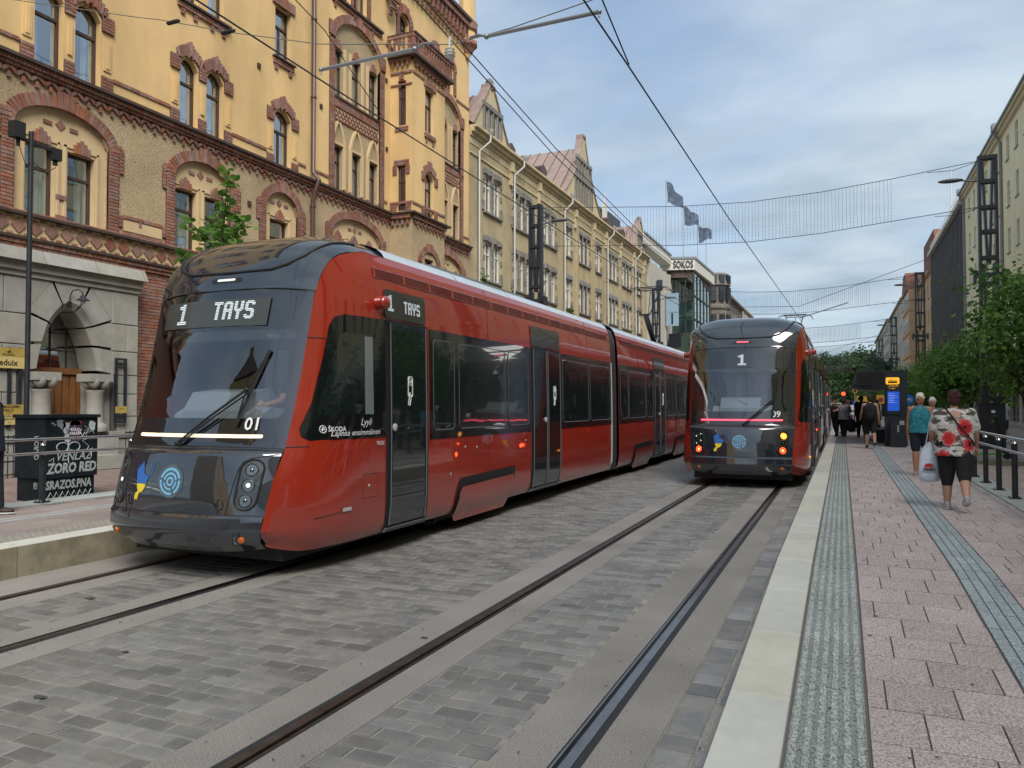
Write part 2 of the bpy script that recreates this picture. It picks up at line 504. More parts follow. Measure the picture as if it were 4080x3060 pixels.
def link(name, data, parent=None, loc=None):
    o = bpy.data.objects.new(name, data)
    C.objects.link(o)
    if parent is not None: o.parent = parent
    if loc is not None: o.location = loc
    return o
def part(name, mb, mats, parent, world=True, smooth=None, fix=True, label=None, kind=None):
    """a mesh part; when world is True the vertices are world coordinates and the parent sits unrotated"""
    if name in SPLIT and not kind:
        comps = islands(mb)
        if 1 < len(comps) < 80:
            o = None
            for q in comps: o = part_one(name, q, mats, parent, world, smooth, fix, label, kind)
            return o
    return part_one(name, mb, mats, parent, world, smooth, fix, label, kind)
SPLIT = set('window_hood pilaster_strip window_sill architrave bracket gable_window gable_surround cornice_ledge bay_ledge pillar_seam seam roof_equipment pilaster wall_vent door_trim turret_window stair_flight panel_joint cab_panel power_lead tow_eye_cover door_leaf_bar fanlight_bar frieze_ledge insulator arm_clamp frame cornice sill_band rail wheels camera antenna_mast portal_core'.split())
def islands(mb):
    n = len(mb.v); par = list(range(n))
    def find(a):
        while par[a] != a: par[a] = par[par[a]]; a = par[a]
        return a
    for f in mb.f:
        a = find(f[0])
        for b in f[1:]: par[find(b)] = a
    groups = {}
    for i, f in enumerate(mb.f): groups.setdefault(find(f[0]), []).append(i)
    out_ = []
    for fs in groups.values():
        q = MB(); idx = {}
        for i in fs:
            for v in mb.f[i]:
                if v not in idx: idx[v] = len(q.v); q.v.append(mb.v[v])
            q.f.append([idx[v] for v in mb.f[i]]); q.r.append(mb.r[i]); q.m.append(mb.m[i])
        out_.append(q)
    return out_
def part_one(name, mb, mats, parent, world=True, smooth=None, fix=True, label=None, kind=None):
    me = mb.mesh(name, mats, smooth, fix)
    o = link(name, me, parent)
    if parent is not None and world:
        p = parent; off = Vector((0, 0, 0))
        while p is not None:
            off += p.location; p = p.parent
        o.location = -off
    if label: o['label'] = label
    if kind: o['kind'] = kind
    return o
def thing(name, label, cat, loc=(0, 0, 0), rz=0.0, group=None):
    o = link(name, None, None, loc)
    o.rotation_euler = (0, 0, rz)
    o.empty_display_size = 0.2
    o['label'] = label; o['category'] = cat
    if group: o['group'] = group
    return o
def struct(name, mb, mats, kind='structure', smooth=None, fix=True):
    o = link(name, mb.mesh(name, mats, smooth, fix))
    o['kind'] = kind
    return o
def solo(name, mb, mats, label, cat, group=None, smooth=None):
    o = link(name, mb.mesh(name, mats, smooth))
    o['label'] = label; o['category'] = cat
    if group: o['group'] = group
    return o
def copy_tree(o, parent=None):
    c = o.copy(); C.objects.link(c)
    c.parent = parent
    for ch in o.children: copy_tree(ch, c)
    return c

def box_mesh(name, m, bev=0.06):
    """unit cube (-.5...5) with chamfered top, 5 + 4 faces"""
    b = bev
    V = [(-.5, -.5, -.5), (.5, -.5, -.5), (.5, .5, -.5), (-.5, .5, -.5), (-.5, -.5, .5 - b * 2), (.5, -.5, .5 - b * 2), (.5, .5, .5 - b * 2), (-.5, .5, .5 - b * 2),
         (-.5 + b, -.5 + b, .5), (.5 - b, -.5 + b, .5), (.5 - b, .5 - b, .5), (-.5 + b, .5 - b, .5)]
    F = [(0, 1, 5, 4), (1, 2, 6, 5), (2, 3, 7, 6), (3, 0, 4, 7), (4, 5, 9, 8), (5, 6, 10, 9), (6, 7, 11, 10), (7, 4, 8, 11), (8, 9, 10, 11)]
    return V, F
class Pieces:
    """countable alike pieces: the nearest 'limit' are objects of their own with shared mesh data, the rest one joined part"""
    def __init__(s, name, m, parent, limit=300, bev=0.06, stuffname=None):
        s.name = name; s.m = m; s.parent = parent; s.limit = limit; s.items = []; s.bev = bev; s.stuffname = stuffname or name + '_field'
    def add(s, c, size, M=None):
        s.items.append((Vector(c), size, M or Matrix.Identity(3)))
    def finish(s):
        V, F = box_mesh(s.name, s.m, s.bev)
        me = bpy.data.meshes.new(s.name); me.from_pydata(V, [], F); me.materials.append(s.m)
        def key(it):
            d = it[0] - CAM; dep = d.dot(fwd)
            if dep < 0.3: return 1e9
            inx = abs(d.dot(rgt) / dep) < 0.70 and abs(d.dot(upv) / dep) < 0.53
            return d.length + (0 if inx else 500)
        s.items.sort(key=key)
        off = Vector((0, 0, 0)); p = s.parent
        while p is not None: off += p.location; p = p.parent
        for c, sz, M in s.items[:s.limit]:
            o = bpy.data.objects.new(s.name, me); C.objects.link(o)
            if s.parent is not None: o.parent = s.parent
            o.matrix_local = Matrix.Translation(c - off) @ M.to_4x4() @ Matrix.Diagonal((*sz, 1))
        rest = s.items[s.limit:]
        if rest:
            mb = MB()
            for c, sz, M in rest:
                mb.rv = rnd.random() * 0.999 + 0.0005
                mb.add([c + M @ Vector((v[0] * sz[0], v[1] * sz[1], v[2] * sz[2])) for v in V], F)
            part(s.stuffname, mb, s.m, s.parent, fix=False, kind='stuff')

FONT_CACHE = {}
def text(body, h, m, parent, origin, xd, yd, name='lettering', align='CENTER', shear=0.0, wscale=1.0, thick=0.004, fn=None, bold=0.0, local=False):
    """lettering as flat solid geometry, cap height h; fn maps (a, b, d) to a point when given"""
    cu = bpy.data.curves.new('t', 'FONT')
    cu.body = body; cu.size = h / 0.70; cu.align_x = align; cu.shear = shear; cu.extrude = 0.0; cu.offset = bold * h
    cu.resolution_u = 2
    to = bpy.data.objects.new('t', cu)
    me0 = bpy.data.meshes.new_from_object(to)
    bpy.data.objects.remove(to)
    xd = Vector(xd); yd = Vector(yd); nd = xd.cross(yd).normalized(); O = Vector(origin)
    mb = MB()
    fv = [tuple(p.vertices) for p in me0.polygons]
    pts = [(v.co.x * wscale, v.co.y) for v in me0.vertices]
    if fn: P = [fn(a, b, thick) for a, b in pts]
    else: P = [O + xd * a + yd * b + nd * thick for a, b in pts]
    mb.add(P, fv)
    bpy.data.meshes.remove(me0)
    return part(name, mb, m, parent, world=not local, fix=False)
# ---------------------------------------------------------------- shared materials
M_ = {}
concrete = speckle('exposed_concrete', ((0.16, 0.15, 0.135), (0.235, 0.215, 0.19), (0.32, 0.295, 0.265)), scale=120, rand=0.06, bump=0.2, big=0.20)
sett = mat('grey_sett', (0.163, 0.162, 0.158), rough=0.42, var=0.25, vscale=5, bump=0.3, bscale=60, rand=0.27, col2=(0.245, 0.228, 0.20), dirt=.22)
joint = mat('sand_joint', (0.27, 0.245, 0.21), rough=0.95, var=0.25, vscale=6, bump=0.3)
asphalt = mat('asphalt', (0.07, 0.068, 0.065), rough=0.9, var=0.2, vscale=4, bump=0.3, bscale=80)
steel = mat('rail_steel', (0.32, 0.30, 0.29), rough=0.28, metal=1.0, var=0.2, vscale=5)
steel_worn = mat('rusty_rail_steel', (0.13, 0.105, 0.085), rough=0.38, metal=0.8, var=0.35, vscale=9)
rubber = mat('black_rubber', (0.022, 0.023, 0.025), rough=0.75, bump=0.4, bscale=40)
pink = speckle('pink_aggregate_slab', ((0.23, 0.185, 0.17), (0.42, 0.34, 0.315), (0.57, 0.49, 0.46)), scale=95, rand=0.09, bump=0.3, big=0.10)
pale = speckle('pale_aggregate_slab', ((0.16, 0.18, 0.17), (0.34, 0.365, 0.34), (0.50, 0.53, 0.48)), scale=95, rand=0.10, bump=0.3, big=0.08)
bluish = speckle('bluish_granite_slab', ((0.15, 0.18, 0.185), (0.31, 0.345, 0.35), (0.46, 0.495, 0.49)), scale=95, rand=0.10, bump=0.3, big=0.08)
cream = mat('cream_kerb_stone', (0.54, 0.53, 0.45), rough=0.85, var=0.06, vscale=8, bump=0.15, bscale=120, rand=0.05, dirt=0.15)
kerbface = mat('mottled_kerb_face', (0.23, 0.21, 0.15), rough=0.92, var=0.35, vscale=3.5, bump=0.2, bscale=60, rand=0.1)  # vertical kerb face, darker and more mottled than the cream cap
dark_joint = mat('dark_joint', (0.14, 0.12, 0.105), rough=0.95)
black_metal = mat('blackish_metal', (0.018, 0.021, 0.026), rough=0.42, metal=0.0, var=0.25, vscale=6)
inox = mat('stainless_steel', (0.62, 0.62, 0.62), rough=0.22, metal=1.0)
white_p = mat('white_print', (0.75, 0.77, 0.77), rough=0.6)
wire_m = mat('dark_wire', (0.03, 0.03, 0.032), rough=0.5)

# ---------------------------------------------------------------- ground
mb = MB(); mb.box(-900, 900, -400, 1600, -1.5, -0.35)
struct('ground', mb, asphalt)
SL = 0.033
def zr(y):
    """height of the right platform: level, then a ramp down towards the camera"""
    return 0.31 if y > 7.6 else max(0.03, 0.31 - (7.6 - y) * SL)
def zs(y): return zr(y)

# road bed, concrete strips, sett beds
mb = MB(); mb.box(-7.58, -0.573, -12, 330, -0.34, -0.10)
struct('road', mb, asphalt)
RAILS = (-6.89, -5.45, -2.70, -1.235)
strips = []
mb = MB()
mb.box(-7.58, -6.965, -12, 330, -0.099, 0.0)
mb.box(-6.815, -6.49, -12, 330, -0.099, 0.0)
mb.box(-5.78, -5.525, -12, 330, -0.099, 0.0)
mb.box(-5.375, -5.07, -12, 330, -0.099, 0.0)
mb.box(-3.07, -2.775, -12, 330, -0.099, 0.0)
mb.box(-2.625, -2.385, -12, 330, -0.099, 0.0)
mb.box(-1.59, -1.31, -12, 330, -0.099, 0.0)
mb.box(-1.16, -0.885, -12, 330, -0.099, 0.0)
mb.box(-0.685, -0.573, -12, 330, -0.099, -0.006)
struct('track_concrete', mb, concrete)
beds = [(-6.49, -5.78), (-5.07, -3.07), (-2.385, -1.59)]
mb = MB()
for a, b in beds: mb.box(a, b, -12, 46, -0.099, -0.005)
mb.box(-0.885, -0.685, -12, 46, -0.099, -0.005)
bed = struct('sett_bed', mb, joint)
farsett = brickmat('far_setts', (0.12, 0.12, 0.12), (0.20, 0.19, 0.18), (0.2, 0.175, 0.145), 0.25, 0.125, 'xy', rough=0.55, bump=0.4)
mb = MB()
for a, b in beds: mb.box(a, b, 46, 330, -0.099, 0.003)
mb.box(-0.885, -0.685, 46, 330, -0.099, 0.003)
struct('far_paving', mb, farsett)
pc = Pieces('paving_stone', sett, bed, limit=300, bev=0.04, stuffname='paving_stones')
rr = random.Random(3)
for a, b in beds:
    y = 2.2; row = 0
    while y < 46:
        pitch = 0.128
        x = a + (0.0 if row % 2 else -0.125) + rr.uniform(-0.01, 0.01)
        while x < b - 0.02:
            w_ = 0.25
            x0, x1 = max(x, a + 0.004), min(x + w_, b - 0.004)
            if x1 - x0 > 0.05:
                h = rr.uniform(-0.002, 0.003)
                M = Euler((rr.uniform(-.006, .006), rr.uniform(-.006, .006), rr.uniform(-.006, .006))).to_matrix()
                g = rr.uniform(0.011, 0.018)
                pc.add(((x0 + x1) / 2, y, 0.0015 + h - 0.03), (x1 - x0 - g, pitch - g, 0.06), M)
            x += w_
        y += pitch; row += 1
y = 1.6
while y < 40:
    l = 0.20 * rr.uniform(0.92, 1.05)
    pc.add((-0.785, y, -0.029 + rr.uniform(-.002, .003)), (0.182, l - 0.018, 0.06), Euler((rr.uniform(-.01, .01), 0, rr.uniform(-.03, .03))).to_matrix())
    pc.add((-0.63, y + 0.09, -0.035 + rr.uniform(-.002, .002)), (0.09, l - 0.022, 0.06), Euler((0, 0, rr.uniform(-.03, .03))).to_matrix())
    y += l
pc.finish()
# small dark stains / manhole marks on the paving
mb = MB()
for (sx, sy, sr) in ((-6.15, 4.85, .045), (-4.6, 3.9, .02), (-2.85, 5.0, .02), (-4.35, 3.1, .028)):
    pts = []
    for k in range(14):
        a = 2 * PI * k / 14; r_ = sr * rr.uniform(.5, 1.2)
        pts.append((sx + r_ * 1.6 * math.cos(a), sy + r_ * math.sin(a)))
    mb.patch(pts, lambda a, b: (a, b, 0.0075), 2)
for k in range(120):
    gx, gy = rr.uniform(-.2, 2.4), 3.2 + 16 * rr.random() ** 1.4; gs = rr.uniform(.008, .018)
    mb.patch([(gx + gs * math.cos(a * PI / 4) * rr.uniform(.8, 1.2), gy + gs * math.sin(a * PI / 4)) for a in range(8)], lambda a, b: (a, b, zr(b) + .0022), 1)
struct('road_stains', mb, mat('dark_stain', (0.07, 0.065, 0.06), rough=0.7), kind='stuff')

# rails: rubber strips, running head, groove and keeper lip
for i, xr in enumerate(RAILS):
    side = 1 if i % 2 == 0 else -1      # groove on the gauge side
    def T(a, y, z, xr=xr, side=side): return (xr + side * a, y, z)
    mb = MB(T)
    for a0, a1, z0, z1 in ((-0.034, 0.022, -0.098, 0.006), (0.022, 0.050, -0.098, -0.038), (0.050, 0.062, -0.098, 0.003)):
        mb.box(a0, a1, -12, 330, z0, z1)
    ra = struct('rail', mb, steel if i in (1, 3) else steel_worn)
    mb = MB(T)
    mb.box(-0.0745, -0.0345, -12, 330, -0.098, 0.002)
    mb.box(0.0625, 0.0745, -12, 330, -0.098, 0.001)
    part('rubber_strip', mb, rubber, ra)
# fine debris, leaves and grit along the rails
mb = MB()
for k in range(420):
    x = rr.choice((-5.33, -5.6, -6.75, -7.05, -2.9, -2.5, -1.02, -1.42, -0.6, -5.25)) + rr.gauss(0, 0.06)
    if abs(x + 6.89) < .08 or abs(x + 5.45) < .08 or abs(x + 2.7) < .08 or abs(x + 1.235) < .08: continue
    y = 2.3 + 14 * rr.random() ** 1.6; s_ = rr.uniform(.004, .013); a = rr.uniform(0, 6.28)
    c_, n_ = math.cos(a) * s_, math.sin(a) * s_
    z_ = 0.0045 if x > -0.68 else 0.009
    mb.add([(x - c_, y - n_, z_), (x + n_ * .6, y - c_ * .6, z_ + .002), (x + c_, y + n_, z_), (x - n_ * .5, y + c_ * .5, z_ + .001)], [(0, 1, 2, 3)])
struct('grit', mb, mat('brown_litter', (0.06, 0.045, 0.03), rough=0.9), kind='stuff')

# ---------------------------------------------------------------- right platform
def profbox(mb, x0, x1, top, zb, y0=-8, y1=330, ys=None):
    """box with a top that follows the ramp"""
    ys = [y0, -0.88, 7.6, y1]
    for a, b in zip(ys, ys[1:]):
        mb.add([(x0, a, zb), (x1, a, zb), (x1, b, zb), (x0, b, zb), (x0, a, zr(a) + top), (x1, a, zr(a) + top), (x1, b, zr(b) + top), (x0, b, zr(b) + top)],
               [(0, 3, 2, 1), (4, 5, 6, 7), (0, 1, 5, 4), (1, 2, 6, 5), (2, 3, 7, 6), (3, 0, 4, 7)])
mb = MB(); profbox(mb, -0.565, 9.0, -0.012, -0.34)
plat = struct('platform', mb, dark_joint)
farslab = brickmat('far_pink_slabs', (0.38, 0.29, 0.265), (0.44, 0.335, 0.305), (0.16, 0.13, 0.11), 0.33, 0.40, 'xy', rough=0.9, bump=0.3)
farpale = brickmat('far_pale_slabs', (0.29, 0.32, 0.31), (0.33, 0.36, 0.34), (0.18, 0.19, 0.18), 0.33, 0.40, 'xy', rough=0.9, bump=0.3)
fartile = brickmat('far_blue_slabs', (0.25, 0.29, 0.30), (0.29, 0.33, 0.33), (0.10, 0.11, 0.11), 0.075, 0.35, 'xy', rough=0.9, off=0.0, bump=0.3)
tilt = Matrix.Rotation(math.atan(SL), 3, 'X')
def lay(P, x0, x1, y0, y1, gap, th=0.05, dz=0.0):
    yc = (y0 + y1) / 2; M = tilt if -0.6 < yc < 7.5 else Matrix.Identity(3)
    z = zr(yc) + dz - th / 2 + rr.uniform(-.0012, .0012)
    P.add(((x0 + x1) / 2, yc, z), (x1 - x0 - gap, y1 - y0 - gap, th), M)
P = Pieces('kerb_stone', cream, plat, limit=300, bev=0.012)
y = -5.5
while y < 120:
    lay(P, -0.573, -0.258, y, y + 1.085, 0.012, th=0.42); y += 1.085
P.finish()
P = Pieces('paving_slab', pink, plat, limit=300, bev=0.015, stuffname='paving_slabs')
y = 1.5; row = 0; YF = 42
while y < YF:
    x = 0.10 - (0.0, 0.165, 0.08, 0.24)[row % 4]
    while x < 0.855:
        x0, x1 = max(x, 0.10), min(x + 0.33, 0.855)
        if x1 - x0 > 0.03: lay(P, x0, x1, y, y + 0.402, 0.009)
        x += 0.33
    x = 1.165 - (0.2, 0.03, 0.13, 0.27)[row % 4]
    while x < 2.17:
        x0, x1 = max(x, 1.165), min(x + 0.40, 2.17)
        if x1 - x0 > 0.03: lay(P, x0, x1, y + 0.1, y + 0.502, 0.009)
        x += 0.40
    y += 0.402; row += 1
P.finish()
P = Pieces('guide_slab', bluish, plat, limit=300, bev=0.01)
y = 1.3
while y < YF:
    for k in range(4): lay(P, 0.862 + k * 0.0745, 0.862 + (k + 1) * 0.0745, y, y + 0.33, 0.008, dz=0.002)
    y += 0.33
P.finish()
tactile_shade = speckle('shaded_tactile_base', ((0.10, 0.11, 0.105), (0.22, 0.235, 0.22), (0.34, 0.36, 0.33)), scale=95, rand=0.08, bump=0.3, big=0.08)  # base colour darkened to paint in the shade between the studs
P = Pieces('tactile_slab', tactile_shade, plat, limit=300, bev=0.01)
y = 1.3
while y < YF:
    lay(P, -0.252, 0.092, y, y + 0.40, 0.008); y += 0.40
P.finish()
mb = MB(); y = 1.32; row = 0
while y < 30:
    for k in range(6):
        x = -0.222 + k * 0.0565 
        if k in (1, 3): yy = y + 0.028
        else: yy = y
        wx, wy = 0.038, 0.046
        z = zr(yy)
        b_ = len(mb.v); mb.rv = rr.random()
        mb.add([(x - wx / 2, yy - wy / 2, z - .002), (x + wx / 2, yy - wy / 2, z - .002), (x + wx / 2, yy + wy / 2, z - .001), (x - wx / 2, yy + wy / 2, z - .001),
                (x - wx * .36, yy - wy * .36, z + .011), (x + wx * .36, yy - wy * .36, z + .011), (x + wx * .36, yy + wy * .36, z + .012), (x - wx * .36, yy + wy * .36, z + .012)],
               [(4, 5, 6, 7), (0, 1, 5, 4), (1, 2, 6, 5), (2, 3, 7, 6), (3, 0, 4, 7)])
    y += 0.0665; row += 1
part('tactile_studs', mb, pale, plat, fix=False, kind='stuff')
mb = MB()
mb.box(0.10, 0.855, YF + .1, 330, 0.2985, 0.306); mb.box(1.165, 2.17, YF + .4, 330, 0.2985, 0.306)
part('far_slabs', mb, farslab, plat)
mb = MB(); mb.box(-0.252, 0.092, YF + .1, 330, 0.2985, 0.306)
part('far_tactile_slabs', mb, farpale, plat)
mb = MB(); mb.box(0.862, 1.158, YF + .1, 330, 0.2985, 0.306)
part('far_guide_slabs', mb, fartile, plat)
P = Pieces('edge_stone', pale, plat, limit=200, bev=0.01)
y = 4
while y < 60:
    lay(P, 2.18, 2.55, y, y + 1.0, 0.01, dz=0.004); y += 1.0
P.finish()
# pavement right of the railing
mb = MB()
for a, b in ((-8, -0.88), (-0.88, 7.6), (7.6, 330)):
    mb.add([(2.56, a, zr(a) - .004), (10.4, a, zr(a) - .004), (10.4, b, zr(b) - .004), (2.56, b, zr(b) - .004)], [(0, 1, 2, 3)])
pav = brickmat('pinkish_pavement', (0.30, 0.235, 0.205), (0.36, 0.28, 0.245), (0.19, 0.16, 0.14), 0.40, 0.40, 'xy', rough=0.9, bump=0.2, mw=0.006)
struct('pavement', mb, pav)
mb = MB(); mb.patch([(3.55 + 0.75 * math.cos(a) * (1 + .15 * math.sin(3 * a)), 21.9 + 0.75 * math.sin(a) * 1.3) for a in [k * PI / 8 for k in range(16)]], lambda a, b: (a, b, 0.313), 2)
struct('tree_pit', mb, mat('dry_soil_grass', (0.10, 0.10, 0.045), rough=0.95, var=0.4, vscale=12, bump=0.6, bscale=50))

# ---------------------------------------------------------------- left platform
mb = MB(); mb.box(-10.98, -7.585, -12, 330, -0.34, 0.298); mb.box(-16.2, -10.98, -12, 330, -0.34, 0.15)
lp = struct('left_platform', mb, dark_joint)
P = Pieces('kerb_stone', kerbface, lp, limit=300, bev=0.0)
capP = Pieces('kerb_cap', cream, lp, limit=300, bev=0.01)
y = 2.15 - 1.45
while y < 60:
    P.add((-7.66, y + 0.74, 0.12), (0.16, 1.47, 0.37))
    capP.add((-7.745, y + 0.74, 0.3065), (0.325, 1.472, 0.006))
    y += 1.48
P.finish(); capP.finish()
mb = MB(); y = 2
while y < 14:
    for k in range(5):
        x = -8.02 - k * 0.075; yy = y + (0.03 if k % 2 else 0)
        mb.add([(x - .02, yy - .028, .306), (x + .02, yy - .028, .306), (x + .02, yy + .028, .306), (x - .02, yy + .028, .306), (x - .013, yy - .02, .316), (x + .013, yy - .02, .316), (x + .013, yy + .02, .316), (x - .013, yy + .02, .316)],
               [(4, 5, 6, 7), (0, 1, 5, 4), (1, 2, 6, 5), (2, 3, 7, 6), (3, 0, 4, 7)])
    y += 0.085
part('tactile_studs', mb, concrete, lp, fix=False, kind='stuff')
P = Pieces('tactile_slab', concrete, lp, limit=200, bev=0.01)
y = 2
while y < 20: P.add((-8.13, y + .2, 0.281), (0.40, 0.392, 0.05)); y += .4
P.finish()
P = Pieces('paving_slab', speckle('grey_pink_slab', ((0.13, 0.105, 0.095), (0.25, 0.205, 0.185), (0.36, 0.30, 0.275)), scale=95, rand=0.1, bump=0.3, big=0.14), lp, limit=300, bev=0.012, stuffname='paving_slabs')
y = 3.0; row = 0
while y < 14:
    x = -10.46 + (0.18 if row % 2 else 0)
    while x < -8.35:
        x1 = min(x + .36, -8.345)
        if x1 - x > .05: P.add(((x + x1) / 2, y + .2, 0.2815), (x1 - x - .01, .39, .05))
        x += .36
    y += .4; row += 1
P.finish()
mb = MB(); mb.box(-9.42, -9.34, -3, 60, 0.3068, 0.3095); mb.box(-9.60, -9.52, -3, 60, 0.3068, 0.3095)
part('guide_strip', mb, bluish, lp)
mb = MB(); mb.box(-10.99, -10.48, -12, 330, 0.10, 0.315)
part('edge_stone_row', mb, pale, lp)
mb = MB(); mb.add([(-16.2, -12, .31), (-10.99, -12, .20), (-10.99, 330, .20), (-16.2, 330, .31)], [(0, 1, 2, 3)])
mb.add([(-10.48, 14, .304), (-7.9, 14, .304), (-7.9, 330, .304), (-10.48, 330, .304)], [(0, 1, 2, 3)])
part('pavement', mb, brickmat('brown_pavement', (0.19, 0.135, 0.115), (0.23, 0.17, 0.145), (0.12, 0.10, 0.09), 0.36, 0.18, 'xy', rough=0.9, bump=0.2, mw=0.006), lp)
# ---------------------------------------------------------------- trams
red = paint('tram_red', (0.335, 0.024, 0.010), wavy=0.06, rough=0.4, ior=1.9)
navy = paint('tram_dark_blue_grey', (0.009, 0.014, 0.022), wavy=0.004, rough=0.45, dust=0.10, ior=1.95)
silver = paint('tram_roof_silver', (0.52, 0.57, 0.61), wavy=0.03, rough=0.3, coat=0.6)
gloss_black = paint('tram_gloss_black', (0.005, 0.006, 0.008), wavy=0.01, rough=0.3, dust=0, ior=1.9)
side_glass = paint('tram_side_glass', (0.008, 0.014, 0.014), wavy=0.04, rough=0.2, dust=0, ior=2.1)
screen_m = mat('led_panel', (0.045, 0.048, 0.042), rough=0.35, coat=0.4)
screen_dk = mat('led_panel_side', (0.03, 0.032, 0.028), rough=0.25, coat=0.6)
led = mat('led_white', (0.55, 0.6, 0.6), rough=0.5, emit=(0.80, 0.93, 1.0), estr=0.22)
glow_warm = mat('light_bar_warm', (0.8, 0.7, 0.5), rough=0.5, emit=(1.0, 0.84, 0.60), estr=0.5)
glow_red = mat('light_bar_red', (0.7, 0.05, 0.08), rough=0.5, emit=(1.0, 0.10, 0.16), estr=1.0)
lamp_red = mat('lamp_red', (0.7, 0.03, 0.01), rough=0.3, emit=(1.0, 0.06, 0.01), estr=2.2)
lamp_core = mat('lamp_core', (0.9, 0.6, 0.4), rough=0.3, emit=(1.0, 0.75, 0.45), estr=3.0)
lamp_amber = mat('lamp_amber', (0.8, 0.30, 0.02), rough=0.3, emit=(1.0, 0.36, 0.02), estr=1.5)
orange_m = mat('orange_reflector', (0.55, 0.13, 0.01), rough=0.3, coat=0.5)
chrome = mat('lamp_reflector', (0.20, 0.21, 0.21), rough=0.15, metal=1.0)
lamp_glass = glass('lamp_glass', tint=(0.8, 0.85, 0.85), base=0.10, gain=0.7)
wind_glass = glass('windscreen_glass', tint=(0.76, 0.80, 0.81), base=0.13, gain=0.85, wavy=0.05)
cab_glass = glass('cab_side_glass', tint=(0.55, 0.62, 0.62), base=0.06, gain=0.8, wavy=0.06)
seat_grey = mat('cab_grey_plastic', (0.22, 0.25, 0.27), rough=0.6)
cab_light = mat('cab_light_panel', (0.42, 0.45, 0.45), rough=0.6)
cab_dark = mat('cab_dark_panel', (0.05, 0.06, 0.065), rough=0.7)
rubber_s = mat('seal_rubber', (0.012, 0.012, 0.013), rough=0.6)
sticker_blue = mat('sticker_blue', (0.03, 0.13, 0.42), rough=0.5)
sticker_yel = mat('sticker_yellow', (0.80, 0.60, 0.03), rough=0.5)
logo_blue = mat('logo_light_blue', (0.17, 0.42, 0.62), rough=0.4)
grey_fit = mat('grey_fitting', (0.45, 0.46, 0.46), rough=0.4)

LEN = 33.6
HW = 1.325
# front rows: centre (s, z), edge (s, z, x), exponent along s
FR = [(.16, .28, .34, .32, 0.97, 2.4), (.05, .36, .25, .39, .99, 2.4), (.01, .48, .22, .49, 1.01, 2.4), (.02, .625, .235, .625, 1.02, 2.4),
      (.055, .655, .26, .65, 1.02, 2.4), (.06, .80, .30, .80, 1.03, 2.5), (.075, .95, .345, .95, 1.04, 2.5), (.11, 1.12, .41, 1.12, 1.05, 2.5), (.14, 1.235, .455, 1.235, 1.06, 2.5),
      (.17, 1.262, .475, 1.255, 1.06, 2.5), (.30, 1.285, .50, 1.27, 1.06, 2.5),
      (.325, 1.31, .51, 1.29, 1.06, 2.5), (.42, 1.65, .615, 1.62, 1.065, 2.5), (.52, 2.05, .725, 2.0, 1.07, 2.5), (.64, 2.50, .83, 2.45, 1.075, 2.5), (.755, 2.925, .925, 2.88, 1.08, 2.6),
      (.775, 2.965, .945, 2.92, 1.085, 2.6), (.83, 3.12, .985, 3.06, 1.10, 2.8), (.93, 3.31, 1.05, 3.19, 1.12, 3), (1.07, 3.47, 1.15, 3.30, 1.145, 3), (1.28, 3.60, 1.32, 3.385, 1.17, 3), (1.6, 3.675, 1.62, 3.435, 1.19, 3), (2.05, 3.70, 2.08, 3.455, 1.205, 3)]
FRN = np.array(FR)
def frow(k):
    i = int(min(max(k, 0), len(FR) - 1.0001)); t = k - i
    if i >= 11:      # smooth above the ledge
        p0, p1, p2, p3 = FRN[max(i - 1, 11)], FRN[i], FRN[i + 1], FRN[min(i + 2, len(FR) - 1)]
        return p1 + .5 * t * (p2 - p0 + t * (2 * p0 - 5 * p1 + 4 * p2 - p3 + t * (3 * (p1 - p2) + p3 - p0)))
    return FRN[i] * (1 - t) + FRN[i + 1] * t
def fpt(u, k, off=0.0):
    """u in -1..1 across, k row parameter"""
    r = frow(k)
    a = abs(u)
    x = r[4] * u
    s = r[0] + (r[2] - r[0]) * a ** r[5]
    z = r[1] + (r[3] - r[1]) * a ** 4
    if off:
        e = 1e-3
        p = fpt(u, k); pu = fpt(min(u + e, 1), k) if u < 0.99 else fpt(u - e, k)
        pk = fpt(u, k + 0.02 if k < len(FR) - 1.1 else k - 0.02)
        du = Vector(pu) - Vector(p); dk = Vector(pk) - Vector(p)
        if u >= 0.99: du = -du
        if not k < len(FR) - 1.1: dk = -dk
        n = du.cross(dk).normalized()
        if n.y > 0 and k < 19: n = -n
        if k >= 19 and n.z < 0: n = -n
        q = Vector((x, s, z)) + n * off
        return tuple(q)
    return (x, s, z)
def kz(z, u=0.0):
    """row parameter for a height z"""
    lo, hi = 0.0, len(FR) - 1.001
    for _ in range(30):
        mid = (lo + hi) / 2
        if fpt(u, mid)[2] < z: lo = mid
        else: hi = mid
    return (lo + hi) / 2
def fxz(x, z, off=0.004):
    """point on the front at lateral x, height z"""
    k = kz(z, 0)
    for _ in range(3):
        u = max(-1, min(1, x / frow(k)[4])); k = kz(z, u)
    return fpt(max(-1, min(1, x / frow(k)[4])), k, off)

